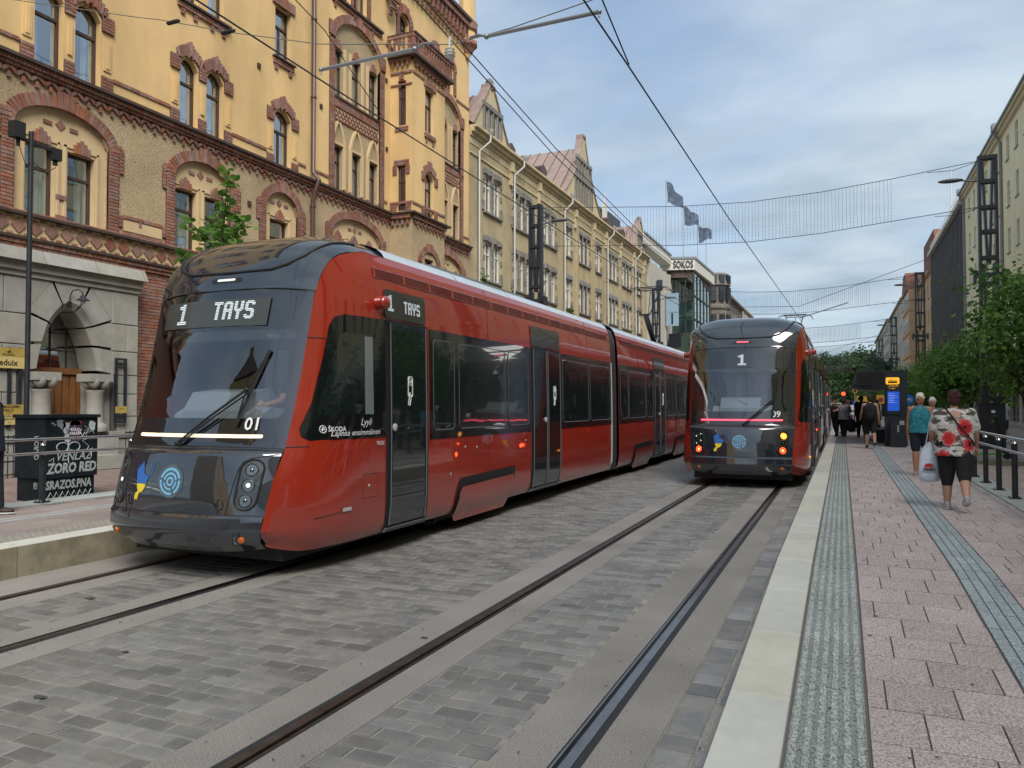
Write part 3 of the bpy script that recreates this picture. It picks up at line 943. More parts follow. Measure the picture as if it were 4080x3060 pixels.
EDGE = [(r[2], r[3], r[4]) for r in FR]
def sfront(z):
    """s of the red side's front edge and its x, by height"""
    pts = EDGE[:-1]
    if z <= pts[0][1]: return pts[0][0], pts[0][2]
    for a, b in zip(pts, pts[1:]):
        if a[1] <= z <= b[1] + 1e-9:
            t = (z - a[1]) / max(1e-6, b[1] - a[1])
            return a[0] + (b[0] - a[0]) * t, a[2] + (b[2] - a[2]) * t
    return pts[-1][0], pts[-1][2]
PROF = [(.25, 1.24), (.30, 1.285), (.45, 1.318), (.75, 1.325), (1.28, 1.325), (2.0, 1.318), (2.68, 1.302), (3.0, 1.287), (3.2, 1.268), (3.35, 1.242), (3.455, 1.205)]
def prof(z):
    for a, b in zip(PROF, PROF[1:]):
        if z <= b[0]:
            t = max(0, (z - a[0]) / (b[0] - a[0])); return a[1] + (b[1] - a[1]) * t
    return PROF[-1][1]
def sx(s, z):
    """half width of the body side at station s (from either nose), height z"""
    s = min(s, LEN - s)
    sf, xf = sfront(z)
    full = prof(z)
    if s >= sf + 1.25: return full
    r = max(0.0, (s - sf) / 1.25)
    xf = min(xf, full)
    return full - (full - xf) * (1 - r) ** 3.0
def rrect(cx, cz, w, h, r, n=5):
    P_ = []
    for (qx, qz, a0) in ((1, -1, -90), (1, 1, 0), (-1, 1, 90), (-1, -1, 180)):
        for k in range(n + 1):
            a = R(a0 + 90 * k / n)
            P_.append((cx + qx * (w / 2 - r) + r * math.cos(a), cz + qz * (h / 2 - r) + r * math.sin(a)))
    return P_
def densify(P_, m):
    Q = []
    for i in range(len(P_)):
        a, b = P_[i], P_[(i + 1) % len(P_)]
        for k in range(m): Q.append((a[0] + (b[0] - a[0]) * k / m, a[1] + (b[1] - a[1]) * k / m))
    return Q

def place(o, loc):
    o.location = loc

def sidefn(sg, off):
    def fn(s, z): return (sg * (sx(s, z) + off), s, z)
    return fn
def side_panel(mb, sg, s0, s1, z0, z1, off, ns=None, nz=None, th=0.0):
    ns = ns or max(1, int((s1 - s0) / 0.35)); nz = nz or max(1, int((z1 - z0) / 0.2))
    if isinstance(z0, (int, float)):
        f = lambda a, b: sidefn(sg, off)(s0 + (s1 - s0) * a, z0 + (z1 - z0) * b)
    mb.grid(f, ns, nz)
    # thin returns on the outline so the panel has an edge
    for (a0, b0, a1, b1) in ((0, 0, 1, 0), (1, 0, 1, 1), (1, 1, 0, 1), (0, 1, 0, 0)):
        n = ns if b0 == b1 else nz
        V = []
        for i in range(n + 1):
            t = i / n; a = a0 + (a1 - a0) * t; b = b0 + (b1 - b0) * t
            p = f(a, b); V.append(p); V.append((p[0] - sg * (off + 0.004), p[1], p[2]))
        mb.add(V, [(2 * i, 2 * i + 1, 2 * i + 3, 2 * i + 2) for i in range(n)])

def make_tram(o, front, detailed=True):
    """o: the tram's Empty at track level under the nose"""
    # --- nose shells (both ends)
    def nose(k0, k1, name, m, flip=False, u0=-1, u1=1):
        mb = MB()
        nk = max(1, int((k1 - k0) * 4))
        def f(a, b):
            p = fpt(u0 + (u1 - u0) * a, k0 + (k1 - k0) * b)
            return (p[0], LEN - p[1], p[2]) if flip else p
        mb.grid(f, 32, nk)
        return part(name, mb, m, o, world=False, smooth=40)
    KB, KP, KW, KD = 4, 10.6, 15.5, 22
    bumper = nose(0, KB, 'bumper', navy)
    fp = nose(KB, KP, 'front_panel', navy)
    nose(KW, KD, 'roof_dome', navy)
    for k0, k1, nm, m in ((0, KP, 'rear_panel', navy), (KP, KW, 'rear_windscreen', gloss_black), (KW, KD, 'rear_roof_dome', navy)):
        nose(k0, k1, nm, m, True)
    # seams
    mb = MB()
    for k in (KB, KP, KW):
        mb.tube([fpt(-1 + 2 * i / 24, k, 0.0) for i in range(25)], 0.006, 5)
    part('seam', mb, rubber_s, o, world=False)
    # roof hatch with thick dark gasket
    hz = [(-0.86, 21.2), (-0.84, 19.6), (-0.78, 18.4), (-0.66, 17.65), (-0.50, 17.3), (0, 17.22), (0.50, 17.3), (0.66, 17.65), (0.78, 18.4), (0.84, 19.6), (0.86, 21.2)]
    pts = []
    for a, b in zip(hz, hz[1:]):
        for i in range(4):
            t = i / 4; pts.append(fpt((a[0] + (b[0] - a[0]) * t), a[1] + (b[1] - a[1]) * t, 0.002))
    pts.append(fpt(hz[-1][0], hz[-1][1], 0.002))
    mb = MB(); mb.tube(pts, 0.017, 6)
    part('roof_hatch_gasket', mb, rubber_s, o, world=False, smooth=60)
    # upper light in its recess
    mb = MB(); mb.patch(densify(rrect(0, 3.075, 0.42, 0.055, 0.026), 1), lambda a, b: fxz(a, b, 0.003), 3)
    hl = part('top_lamp_recess', mb, rubber_s, o, world=False)
    mb = MB(); mb.patch(densify(rrect(0, 3.077, 0.25, 0.026, 0.012), 1), lambda a, b: fxz(a, b, 0.009), 2)
    part('top_lamp', mb, glow_red if not front else mat('clear_lamp', (0.6, 0.6, 0.58), rough=0.2, emit=(1, 1, .95), estr=0.25), hl, world=False)
    # --- windscreen: painted black surround with a clear opening
    zc, hh = (1.66 + 2.53) / 2, (2.53 - 1.66)
    inner = densify(rrect(-0.01, zc - 0.05, 1.99, hh + 0.05, 0.10, 5), 4)
    n = len(inner)
    # outer outline in (u,k) space handled through x,z mapping
    z0w, z1w = 1.30, 2.905
    outer = []
    for (px_, pz_) in inner:
        dx_, dz_ = px_ / 0.94, (pz_ - (zc - 0.05)) / ((hh + 0.05) / 2)
        sc_ = 1 / max(abs(dx_), abs(dz_))
        outer.append((dx_ * sc_, dz_ * sc_))
    def wmap(x, z, off=0.0):
        return fxz(x, z, off)
    def omap(a, b):
        return (a * 1.065, (z0w + z1w) / 2 + b * (z1w - z0w) / 2)
    outer = [omap(a, b) for a, b in outer]
    # surround drawn on a regular grid, cells inside the opening skipped, ring fills the transition
    mb = MB()
    def wm(a, b):
        # a: x, b: z ; clamp to the sheet, k from interpolation between bottom and top edges
        t = (b - z0w) / (z1w - z0w)
        return fxz(max(-1.06, min(1.06, a)), b, 0.0)
    nring = 10
    V = []; F = []
    for j in range(nring + 1):
        t = j / nring
        for i in range(n):
            a, b = outer[i]; c_, d_ = inner[i]
            X, Z = a + (c_ - a) * t, b + (d_ - b) * t
            if j == 0:
                u = a / 1.065; kk = KP + (KW - KP) * (b - z0w) / (z1w - z0w)
                V.append(fpt(max(-1, min(1, u)), kk))
            else:
                V.append(fxz(X, Z, 0.0))
    for j in range(nring):
        for i in range(n):
            i2 = (i + 1) % n
            F.append((j * n + i, j * n + i2, (j + 1) * n + i2, (j + 1) * n + i))
    mb.add(V, F)
    sur = part('windscreen_surround', mb, gloss_black, o, world=False, smooth=40)
    # corner cells between the outline samples
    mb = MB()
    def wg(a, b): return fpt(-1 + 2 * a, KP + (KW - KP) * b, -0.012)
    # a backing rim just inside, so no gap shows in the corners
    for (a0, a1, b0, b1) in ((0, 1, 0, 0.12), (0, 1, 0.79, 1), (0, 0.028, 0.1, 0.8), (0.972, 1, 0.1, 0.8)):
        mb.grid(lambda a, b: wg(a0 + (a1 - a0) * a, b0 + (b1 - b0) * b), 24 if a1 - a0 > .5 else 2, 6)
    part('windscreen_frame', mb, gloss_black, o, world=False, smooth=40)
    mb = MB(); mb.patch(inner, lambda a, b: fxz(a, b, 0.001), 6)
    part('windscreen', mb, wind_glass, o, world=False, smooth=60)
    # cab interior
    mb = MB()
    mb.box(-1.02, 1.02, 0.62, 1.9, 1.0, 1.28)
    mb.box(-1.0, 1.0, 0.55, 0.8, 1.28, 1.36)
    dash = part('dashboard', mb, cab_dark, o, world=False)
    mb = MB()
    mb.prism([(.62, 1.30), (.66, 1.66), (.80, 1.86), (1.1, 1.90), (1.25, 1.78), (1.25, 1.30)], lambda a, b, d: (d, a, b), -0.46, 0.36)
    mb.prism([(.62, 1.30), (.70, 1.62), (.85, 1.70), (1.2, 1.66), (1.25, 1.30)], lambda a, b, d: (d, a, b), -0.62, 0.60)
    part('console_hood', mb, seat_grey, dash, world=False, smooth=25)
    mb = MB()
    mb.box(-1.15, 1.15, 2.05, 2.1, 0.4, 3.2); mb.box(-.95, .95, 1.0, 2.05, 2.62, 2.66)
    part('cab_back_wall', mb, cab_dark, o, world=False)
    mb = MB()
    mb.box(-0.30, -0.14, 2.0, 2.045, 1.4, 2.4); mb.box(-0.5, -0.38, 2.0, 2.045, 1.35, 2.3); mb.box(0.15, 0.19, 2.0, 2.04, 1.75, 2.35); mb.box(-0.95, 1.0, 1.1, 1.3, 2.46, 2.60)
    part('cab_panel', mb, cab_light, o, world=False)
    mb = MB()
    mb.lathe([(.02, 0), (.075, 0), (.085, .03), (.06, .06), (.01, .065)], (0.60, 0.88, 2.44), 14)
    part('cab_camera', mb, mat('white_plastic', (.6, .6, .58), rough=.5), o, world=False)
    # driver seat
    mb = MB()
    mb.box(0.30, 0.80, 1.5, 1.62, 1.2, 2.1); mb.box(0.30, 0.80, 1.15, 1.6, 1.1, 1.22)
    part('driver_seat', mb, cab_dark, o, world=False)
    # --- display
    mb = MB()
    if front:
        mb.grid(lambda a, b: fxz(-.86 + 1.50 * a, 2.555 + .30 * b, 0.003), 24, 4)
        dp = part('destination_display', mb, screen_m, o, world=False)
        led_word(o, dp, '1', -0.53, 2.71, 0.235, 0.15, lambda a, b: fxz(a, b, 0.010))
        led_word(o, dp, 'TAYS', 0.20, 2.725, 0.20, 0.12, lambda a, b: fxz(a, b, 0.010))
    else:
        mb.grid(lambda a, b: fxz(-.2 + .4 * a, 2.52 + .3 * b, 0.003), 8, 4)
        dp = part('destination_display', mb, gloss_black, o, world=False)
        led_word(o, dp, '1', 0.0, 2.68, 0.23, 0.17, lambda a, b: fxz(a, b, 0.010))
    # light bar
    mb = MB(); mb.patch(densify(rrect(0.0, 1.405, 1.66, 0.036, 0.016, 3), 6), lambda a, b: fxz(a, b, 0.009), 2)
    lb = part('light_bar', mb, glow_warm if front else glow_red, o, world=False)
    text('01' if front else '09', 0.125, white_p, o, (0, 0, 0), (1, 0, 0), (0, 0, 1), 'fleet_number', fn=lambda a, b, d: fxz(a + 0.70, b + 1.47, 0.006), bold=0.02, local=True)
    # round badge with maze-like arcs
    mb = MB(); mb.patch([(0.165 * math.cos(2 * PI * k / 32), .96 + 0.165 * math.sin(2 * PI * k / 32)) for k in range(32)], lambda a, b: fxz(a, b, 0.004), 3)
    bd = part('badge', mb, mat('badge_ring', (.06, .075, .09), rough=.3, coat=1), o, world=False)
    mb = MB()
    def arc(r0, r1, a0, a1):
        n_ = max(6, int(abs(a1 - a0) / 8))
        mb.grid(lambda a, b: fxz((r0 + (r1 - r0) * b) * math.cos(R(a0 + (a1 - a0) * a)), .96 + (r0 + (r1 - r0) * b) * math.sin(R(a0 + (a1 - a0) * a)), 0.008), n_, 1)
    arc(.024, .046, 0, 360); arc(.066, .088, 10, 170); arc(.108, .135, 15, 165); arc(.066, .088, 190, 285); arc(.108, .135, 175, 285)
    arc(.066, .088, 300, 360); arc(.108, .135, 300, 365)
    part('badge_arcs', mb, logo_blue, bd, world=False)
    # peace dove sticker, half blue half yellow, carrying a twig
    mb = MB(); q = lambda a, b: fxz(a - 0.40, b + 0.955, 0.005)
    def poly(pp): mb.patch(pp, q, 2)
    poly([(-.095, -.03), (-.115, .06), (-.13, .12), (-.10, .105), (-.105, .15), (-.07, .13), (-.035, .06), (-.01, -.03)])
    poly([(-.02, -.03), (-.06, .08), (-.075, .17), (-.05, .15), (-.04, .2), (-.01, .14), (.005, .05), (.035, .03), (.06, .045), (.09, .035), (.075, .0), (.06, -.03)])
    for (tx, tz) in ((.10, .04), (.115, .075), (.12, .11), (.12, .145)):
        poly([(tx, tz), (tx - .03, tz + .015), (tx - .025, tz + .03)]); poly([(tx, tz + .005), (tx + .03, tz + .02), (tx + .02, tz + .035)])
    dv = part('dove_sticker', mb, sticker_blue, o, world=False)
    mb = MB()
    poly([(-.09, -.035), (.055, -.035), (.04, -.075), (.01, -.11), (-.045, -.13), (-.055, -.17), (-.075, -.2), (-.095, -.19), (-.11, -.205), (-.12, -.17), (-.1, -.13), (-.065, -.11), (-.085, -.07)])
    part('dove_sticker_base', mb, sticker_yel, dv, world=False)
    # lamps: an upright pod each side on the front, with three reflectors
    for sg in (-1, 1):
        def lf(a, b, off=0.004, sg=sg): return fxz(sg * (0.845 + a + (b - 0.93) * 0.05), b, off)
        mb = MB()
        mb.patch(densify(rrect(0, 0.945, 0.19, 0.47, 0.094, 6), 1), lambda a, b: lf(a, b, 0.003), 4)
        pod = part('lamp_pod', mb, mat('lamp_pod_grey', (.03, .035, .04), rough=.35, coat=1) if front else gloss_black, o, world=False)
        mb = MB()
        pp = densify(rrect(0, 0.945, 0.20, 0.48, 0.099, 6), 1)
        mb.tube([lf(a, b, 0.004) for a, b in pp] + [lf(*pp[0], 0.004)], 0.011, 5)
        part('lamp_rim', mb, rubber_s, pod, world=False)
        for i, zz in enumerate((1.085, 0.94, 0.795)):
            c = Vector(lf(0, zz, 0.0)); n_ = (Vector(lf(0, zz, 0.02)) - c).normalized()
            M = n_.to_track_quat('Z', 'Y').to_matrix()
            mb = MB(lambda x, y, z, c=c, M=M: tuple(c + M @ Vector((x, y, z))))
            mb.lathe([(.066, .006), (.060, .012), (.052, .004), (.030, -.012), (.004, -.016)], (0, 0, 0), 18)
            if front: m_ = chrome
            else: m_ = (lamp_amber if sg > 0 else chrome) if i == 0 else (chrome if i == 1 else lamp_red)
            lp_ = part('headlight' if front else 'tail_light', mb, m_, pod, world=False, smooth=50)
            mb = MB(lambda x, y, z, c=c, M=M: tuple(c + M @ Vector((x, y, z))))
            mb.sphere((0, 0, .0), .024 if front else .017, .024 if front else .017, .016, 12, 8)
            core = lamp_core if (not front and m_ in (lamp_red, lamp_amber)) or (front and i == 1) else chrome
            if front and i == 1: core = mat('lit_bulb', (.9, .95, .85), emit=(.9, 1, .85), estr=.6)
            part('lamp_lens', mb, core, pod, world=False, smooth=60)
        # panel seam around the lamp corner
        mb = MB()
        mb.tube([fxz(sg * a, b, 0.001) for a, b in ((0.66, 0.66), (0.685, 0.80), (0.715, 0.98), (0.735, 1.10), (0.765, 1.165), (0.83, 1.20), (0.93, 1.215), (1.04, 1.232))], 0.0055, 5)
        part('panel_seam', mb, rubber_s, o, world=False)
        # corner marker and tow-eye covers
        mb = MB(); c = fxz(sg * 0.83, 0.42, 0.0); mb.lathe([(.034, 0), (.03, .012), (.01, .018)], (0, 0, 0), 14)
        nvec = (Vector(fxz(sg * .83, .42, .02)) - Vector(c)).normalized(); Mq = nvec.to_track_quat('Z', 'Y').to_matrix()
        mb.v = [tuple(Vector(c) + Mq @ Vector(v)) for v in mb.v]
        part('marker_light', mb, orange_m, o, world=False, smooth=50)
        mb = MB(); pp = densify(rrect(sg * 0.60, 0.755, 0.055, 0.10, 0.026, 4), 1)
        mb.tube([fxz(a, b, 0.002) for a, b in pp] + [fxz(*pp[0], 0.002)], 0.006, 5)
        part('tow_eye_cover', mb, rubber_s, o, world=False)
    # wiper
    mb = MB()
    F_ = lambda x, z, off: fxz(x, z, off)
    if front:
        piv, elb, tip, bot = (-0.16, 1.305), (0.60, 1.86), (0.74, 2.28), (0.52, 1.50)
    else:
        piv, elb, tip, bot = (0.06, 1.305), (0.66, 1.86), (0.70, 2.30), (0.62, 1.47)
    P0, P1 = Vector(F_(*piv, 0.03)), Vector(F_(*elb, 0.07))
    mb.tube([P0, P0.lerp(P1, .5) + Vector((0, -.03, 0)), P1], 0.012, 6)
    P0b = Vector(F_(piv[0] + 0.045, piv[1], 0.03)); P1b = Vector(F_(elb[0] + 0.03, elb[1] - 0.03, 0.07))
    mb.tube([P0b, P0b.lerp(P1b, .5) + Vector((0, -.03, 0)), P1b], 0.009, 6)
    mb.sphere(P0, .03, .02, .02); mb.sphere(P1, .026)
    mb.bar(P1 + Vector((0, 0, .05)), P1 - Vector((0, 0, .05)), .03, .03)
    wp = part('wiper_arm', mb, rubber_s, o, world=False, smooth=50)
    mb = MB()
    Tt, Bb = Vector(F_(*tip, 0.025)), Vector(F_(*bot, 0.025))
    Mid = Vector(F_((tip[0] + bot[0]) / 2, (tip[1] + bot[1]) / 2, 0.02))
    mb.bar(Tt, Mid, .028, .03); mb.bar(Mid, Bb, .028, .03)
    mb.tube([Tt.lerp(Bb, .15) + Vector((0, -.02, 0)), P1, Tt.lerp(Bb, .85) + Vector((0, -.02, 0))], 0.009, 5)
    part('wiper_blade', mb, rubber_s, wp, world=False)
    # --- body sides
    G0, G1 = 11.35, 11.95      # first articulation
    G2, G3 = 21.65, 22.25
    for sg in (-1, 1):
        for (a, b) in ((0, G0), (G1, G2), (G3, LEN)):
            mb = MB()
            zz = [.25, .30, .38, .5, .75, 1.0, 1.28, 1.6, 2.0, 2.4, 2.68, 2.85, 3.0, 3.12, 3.2, 3.28, 3.35, 3.40, 3.455]
            cols = 40 if (a == 0 or b == LEN) else 24
            V = []
            for z in zz:
                sf = sfront(max(z, .28))[0]
                s0 = sf if a == 0 else a
                s1 = LEN - sf if b == LEN else b
                for i in range(cols + 1):
                    t = i / cols
                    if a == 0: t = t ** 1.9
                    if b == LEN: t = 1 - (1 - t) ** 1.9
                    s = s0 + (s1 - s0) * t
                    e_ = min(s, LEN - s) - sfront(.4)[0]; zl = z + .13 * max(0, 1 - e_ / .55) ** 2 * max(0, (.5 - z) / .25)
                    V.append((sg * sx(s, z), s, zl))
            F = [(j * (cols + 1) + i, j * (cols + 1) + i + 1, (j + 1) * (cols + 1) + i + 1, (j + 1) * (cols + 1) + i) for j in range(len(zz) - 1) for i in range(cols)]
            mb.add(V, F)
            part('body_side', mb, red, o, world=False, smooth=35)
    # cut line in the pillar
    mb = MB()
    for sg in (-1, 1):
        for z in (2.42, 1.30):
            sf, xf = sfront(z)
            mb.tube([(sg * sx(sf + d, z) + sg * .001, sf + d, z) for d in (0.0, .02, .05, .1, .16, .22)], 0.006, 5)
    part('pillar_seam', mb, rubber_s, o, world=False)
    # roof: silver side cove and top, in panels with dark seams
    rp_ = [(1.205, 3.455), (1.175, 3.505), (1.10, 3.57), (0.97, 3.62), (0.75, 3.66), (0.35, 3.69), (0, 3.70)]
    rp_ = rp_ + [(-a, b) for a, b in rp_[:-1][::-1]]
    s = 2.05; pan = 1.86
    for (a, b) in ((2.05, G0), (G1, G2), (G3, LEN - 2.05)):
        n_ = round((b - a) / pan); w_ = (b - a) / n_
        for i in range(n_):
            mb = MB(); s0, s1 = a + i * w_ + .008, a + (i + 1) * w_ - .008
            mb.grid(lambda u, v: (rp_[int(round(u * (len(rp_) - 1)))][0], s0 + (s1 - s0) * v, rp_[int(round(u * (len(rp_) - 1)))][1]), len(rp_) - 1, 1)
            part('roof_panel', mb, silver, o, world=False, smooth=35)
        mb = MB(); mb.grid(lambda u, v: (rp_[int(round(u * (len(rp_) - 1)))][0] * .99, a + (b - a) * v, rp_[int(round(u * (len(rp_) - 1)))][1] - .02), len(rp_) - 1, 1)
        part('roof_shell', mb, rubber_s, o, world=False)
    # roof equipment bulges (low grilles)
    mb = MB()
    for (a, b) in ((4.2, 7.8), (12.8, 15.0), (25, 28)):
        mb.box(-.62, .62, a, b, 3.60, 3.78)
    part('roof_equipment', mb, mat('roof_unit_grey', (.18, .2, .21), rough=.5), o, world=False)
    # articulation bellows
    for (a, b) in ((G0, G1), (G2, G3)):
        mb = MB()
        n_ = 9; V = []
        outl = [(1.24, .22), (1.27, .6), (1.27, 1.4), (1.26, 2.4), (1.24, 2.9), (1.22, 3.25), (1.14, 3.47), (.8, 3.62), (0, 3.66)]
        outl = outl + [(-x, z) for x, z in outl[:-1][::-1]]
        for i in range(2 * n_ + 1):
            s_ = a + (b - a) * i / (2 * n_); sc_ = 1.0 if i % 2 == 0 else 0.975
            for x, z in outl: V.append((x * sc_, s_, 1.9 + (z - 1.9) * sc_))
        m_ = len(outl)
        mb.add(V, [(j * m_ + i, j * m_ + i + 1, (j + 1) * m_ + i + 1, (j + 1) * m_ + i) for j in range(2 * n_) for i in range(m_ - 1)])
        part('articulation', mb, mat('bellows', (.02, .02, .021), rough=.55), o, world=False, smooth=20)
        mb = MB()
        for sg in (-1, 1):
            for s_ in (a - .012,):
                mb.tube([(sg * (prof(z) + .004), s_, z) for z in (.25, .45, 1.28, 2.0, 2.68)], 0.018, 5)
        part('articulation_seal', mb, grey_fit, o, world=False)
    # underframe, wheels
    mb = MB()
    mb.box(-1.15, 1.15, 0.7, LEN - .7, 0.30, 0.9); mb.box(-1.0, 1.0, .55, 3.4, .16, .32)
    for c_ in (4.65, 14.4, 19.5, 29.0): mb.box(-1.0, 1.0, c_ - 1.0, c_ + 1.0, 0.12, 0.3)
    part('underframe', mb, rubber_s, o, world=False)
    for c_ in (4.65, 14.4, 19.5, 29.0):
        for ds in (-.75, .75):
            for sg in (-1, 1):
                mb = MB(); mb.T = lambda x, y, z, c_=c_, ds=ds, sg=sg: (sg * (.70 + z), c_ + ds + x, .30 + y)
                mb.lathe([(.30, 0), (.30, .11), (.26, .12), (.1, .09), (.05, .12)], (0, 0, 0), 22)
                part('wheel', mb, steel_worn, o, world=False, smooth=30)
    # --- side fittings
    for sg in (-1, 1):
        detail_side(o, sg, front, G0, G1, G2, G3)

BITMAP = {'1': ['..##..', '####..', '####..', '..##..', '..##..', '..##..', '..##..', '..##..', '..##..', '..##..', '######', '######'],
          'T': ['######', '######', '..##..', '..##..', '..##..', '..##..', '..##..', '..##..', '..##..', '..##..', '..##..', '..##..'],
          'A': ['.####.', '######', '##..##', '##..##', '##..##', '######', '######', '##..##', '##..##', '##..##', '##..##', '##..##'],
          'Y': ['##..##', '##..##', '##..##', '##..##', '##..##', '######', '.####.', '..##..', '..##..', '..##..', '..##..', '..##..'],
          'S': ['.####.', '######', '##..##', '##....', '##....', '#####.', '.#####', '....##', '....##', '##..##', '######', '.####.']}
def led_word(o, parent, word, cx, cz, h, cw, fn):
    mb = MB(); n = len(word); gap = cw * 0.17
    tot = n * cw + (n - 1) * gap
    for i, ch in enumerate(word):
        bm_ = BITMAP[ch]; x0 = cx - tot / 2 + i * (cw + gap); rh = h / 12; pw = cw / 6
        for r_, row in enumerate(bm_):
            c_ = 0
            while c_ < 6:
                if row[c_] == '#':
                    e = c_
                    while e < 6 and row[e] == '#': e += 1
                    a0, a1 = x0 + c_ * pw, x0 + e * pw
                    b1 = cz + h / 2 - r_ * rh; b0 = b1 - rh * 0.66
                    mb.add([fn(a0, b0), fn(a1, b0), fn(a1, b1), fn(a0, b1)], [(0, 1, 2, 3)])
                    c_ = e
                else: c_ += 1
    part('led_lettering', mb, led, parent, world=False, fix=False)

def detail_side(o, sg, front, G0, G1, G2, G3):
    f = lambda off: sidefn(sg, off)
    ZB, ZT = 1.285, 2.69
    def band(s0, s1, name='window_band'):
        mb = MB(); side_panel(mb, sg, s0, s1, ZB, ZT, 0.008); return part(name, mb, gloss_black, o, world=False, smooth=40)
    def win(s0, s1, z0=1.40, z1=2.56, nm='side_window', inset=0.0):
        out_ = rrect((s0 + s1) / 2, (z0 + z1) / 2, s1 - s0, z1 - z0, 0.07, 4)
        mb = MB(); mb.patch(densify(out_, 1), lambda a, b: f(0.012)(a, b), 3)
        w = part(nm, mb, side_glass, o, world=False)
        mb = MB(); mb.tube([f(0.012)(a, b) for a, b in out_] + [f(0.012)(*out_[0])], 0.007, 4)
        part('window_gasket', mb, mat('gasket_grey', (.07, .075, .08), rough=.4), w, world=False)
        return w
    def door(s0, s1, leaves):
        # sits 15 mm proud; glass, frame, sill
        z0, z1 = 0.33, 2.68
        mb = MB()
        side_panel(mb, sg, s0 - .035, s1 + .035, z0 - .035, z1 + .03, 0.012)
        d = part('door', mb, rubber_s, o, world=False)
        lw = (s1 - s0) / leaves
        for i in range(leaves):
            a, b = s0 + i * lw, s0 + (i + 1) * lw
            mb = MB(); side_panel(mb, sg, a + .012, b - .012, z0, z1, 0.020)
            part('door_leaf', mb, navy, d, world=False, smooth=40)
            mb = MB(); side_panel(mb, sg, a + .07, b - .07, .82, z1 - .08, 0.026)
            part('door_glass', mb, side_glass, d, world=False, smooth=40)
            mb = MB()
            for e in (a + .035, b - .035): mb.tube([f(0.028)(e, z) for z in (z0, .6, 1.2, 1.8, 2.4, z1)], 0.010, 4)
            part('door_trim', mb, mat('door_trim_grey', (.10, .11, .12), rough=.35), d, world=False)
        mb = MB(); side_panel(mb, sg, s0 - .02, s1 + .02, z0 - .075, z0 - .03, 0.045)
        part('door_sill', mb, mat('sill_grey', (.12, .13, .13), rough=.5), d, world=False)
        # push button and validator pictogram
        c_ = f(0.03)(s0 + lw - .12 if leaves == 2 else s0 + .10, 1.46)
        mb = MB(lambda x, y, z, c_=c_: (c_[0] + sg * z, c_[1] + x, c_[2] + y)); mb.lathe([(.045, 0), (.045, .012), (.03, .02)], (0, 0, 0), 16)
        part('door_button', mb, grey_fit, d, world=False, smooth=40)
        mb = MB(); cs = s0 + (0.46 if leaves == 1 else lw + .36); cz = 1.94
        sd_ = -sg   # reading direction
        def q(a, b): return f(0.031)(cs - sd_ * 0 + a * (1 if sg > 0 else -1), cz + b)
        def rr_(w, h, cx, cy, t):
            pp = rrect(cx, cy, w, h, .02, 3); mb.tube([q(a, b) for a, b in pp] + [q(*pp[0])], t, 4)
        rr_(.10, .24, 0, 0, .005); rr_(.065, .085, 0, .06, .004)
        mb.tube([q(-.015, .06), q(-.003, .045), q(.02, .08)], .004, 4)
        mb.tube([q(-.045, -.22), q(-.03, -.12), q(-.01, -.07), q(.01, -.12), q(.02, -.10), q(.0, -.18), q(-.015, -.23)], .005, 4)
        part('validator_pictogram', mb, white_p, d, world=False)
        return d
    def head_panel(s0, s1, word):
        out_ = rrect((s0 + s1) / 2, 2.90, s1 - s0 + .04, .34, .05, 3)
        mb = MB(); mb.patch(densify(out_, 2), lambda a, b: f(0.012)(a, b), 3)
        p_ = part('side_display', mb, screen_dk, o, world=False)
        if word:
            dirn = 1 if sg > 0 else -1
            cs = (s0 + s1) / 2
            led_word(o, p_, '1', -.34 if dirn > 0 else -.34, 2.91, .19, .12, lambda a, b: f(0.016)(cs + dirn * a, b))
            led_word(o, p_, 'TAYS', .14, 2.89, .15, .085, lambda a, b: f(0.016)(cs + dirn * a, b))
        return p_
    # cab side window: slanted black shape
    mb = MB()
    out_ = [(0.66, 1.40), (0.74, 1.36), (1.92, 1.36), (1.92, 2.70), (1.25, 2.70), (1.12, 2.66), (1.05, 2.56), (0.95, 2.20), (0.80, 1.75), (0.65, 1.48)]
    mb.patch(densify(out_, 4), lambda a, b: f(0.008)(a, b), 6)
    part('cab_window_surround', mb, gloss_black, o, world=False, smooth=30)
    mb = MB()
    out_ = [(0.82, 1.62), (1.66, 1.62), (1.68, 2.50), (1.20, 2.50), (1.14, 2.44), (1.0, 2.05), (0.86, 1.72)]
    mb.patch(densify(out_, 3), lambda a, b: f(0.013)(a, b), 4)
    part('cab_window', mb, side_glass, o, world=False)
    mb = MB(); mb.box(0, 0.004, 1.40, 1.62, 1.66, 2.28)
    mb = MB(); mb.add([f(0.018)(1.50, 1.62), f(0.018)(1.66, 1.62), f(0.018)(1.66, 2.48), f(0.018)(1.52, 2.48)], [(0, 1, 2, 3)])
    part('cab_window_panel', mb, mat('pale_cab_panel', (.16, .19, .19), rough=.3, coat=1), o, world=False)
    # red round camera housing
    c_ = Vector(f(0.0)(1.80, 2.885))
    mb = MB(); mb.tube([c_, c_ + Vector((sg * .11, 0, 0))], [.075, .07], 14)
    mb.sphere(c_ + Vector((sg * .11, -.01, 0)), .05, .085, .075)
    part('side_camera', mb, red, o, world=False, smooth=50)
    # door 1
    door(1.97, 2.86, 1)
    head_panel(1.94, 2.84, front)
    # band to door 2
    band(2.95, 6.40)
    for a, b in ((3.04, 3.62), (3.76, 5.32), (5.46, 6.28)): win(a, b)
    door(6.46, 7.86, 2)
    head_panel(6.46, 7.86, False)
    band(7.92, G0 - .04)
    for a, b in ((8.0, 9.6), (9.72, 11.2)): win(a, b)
    # middle section
    band(G1 + .04, 15.6); band(17.1, G2 - .04)
    for a, b in ((12.1, 12.8), (12.9, 14.6), (14.7, 15.5), (17.2, 18.7), (18.8, 20.4), (20.5, 21.5)): win(a, b)
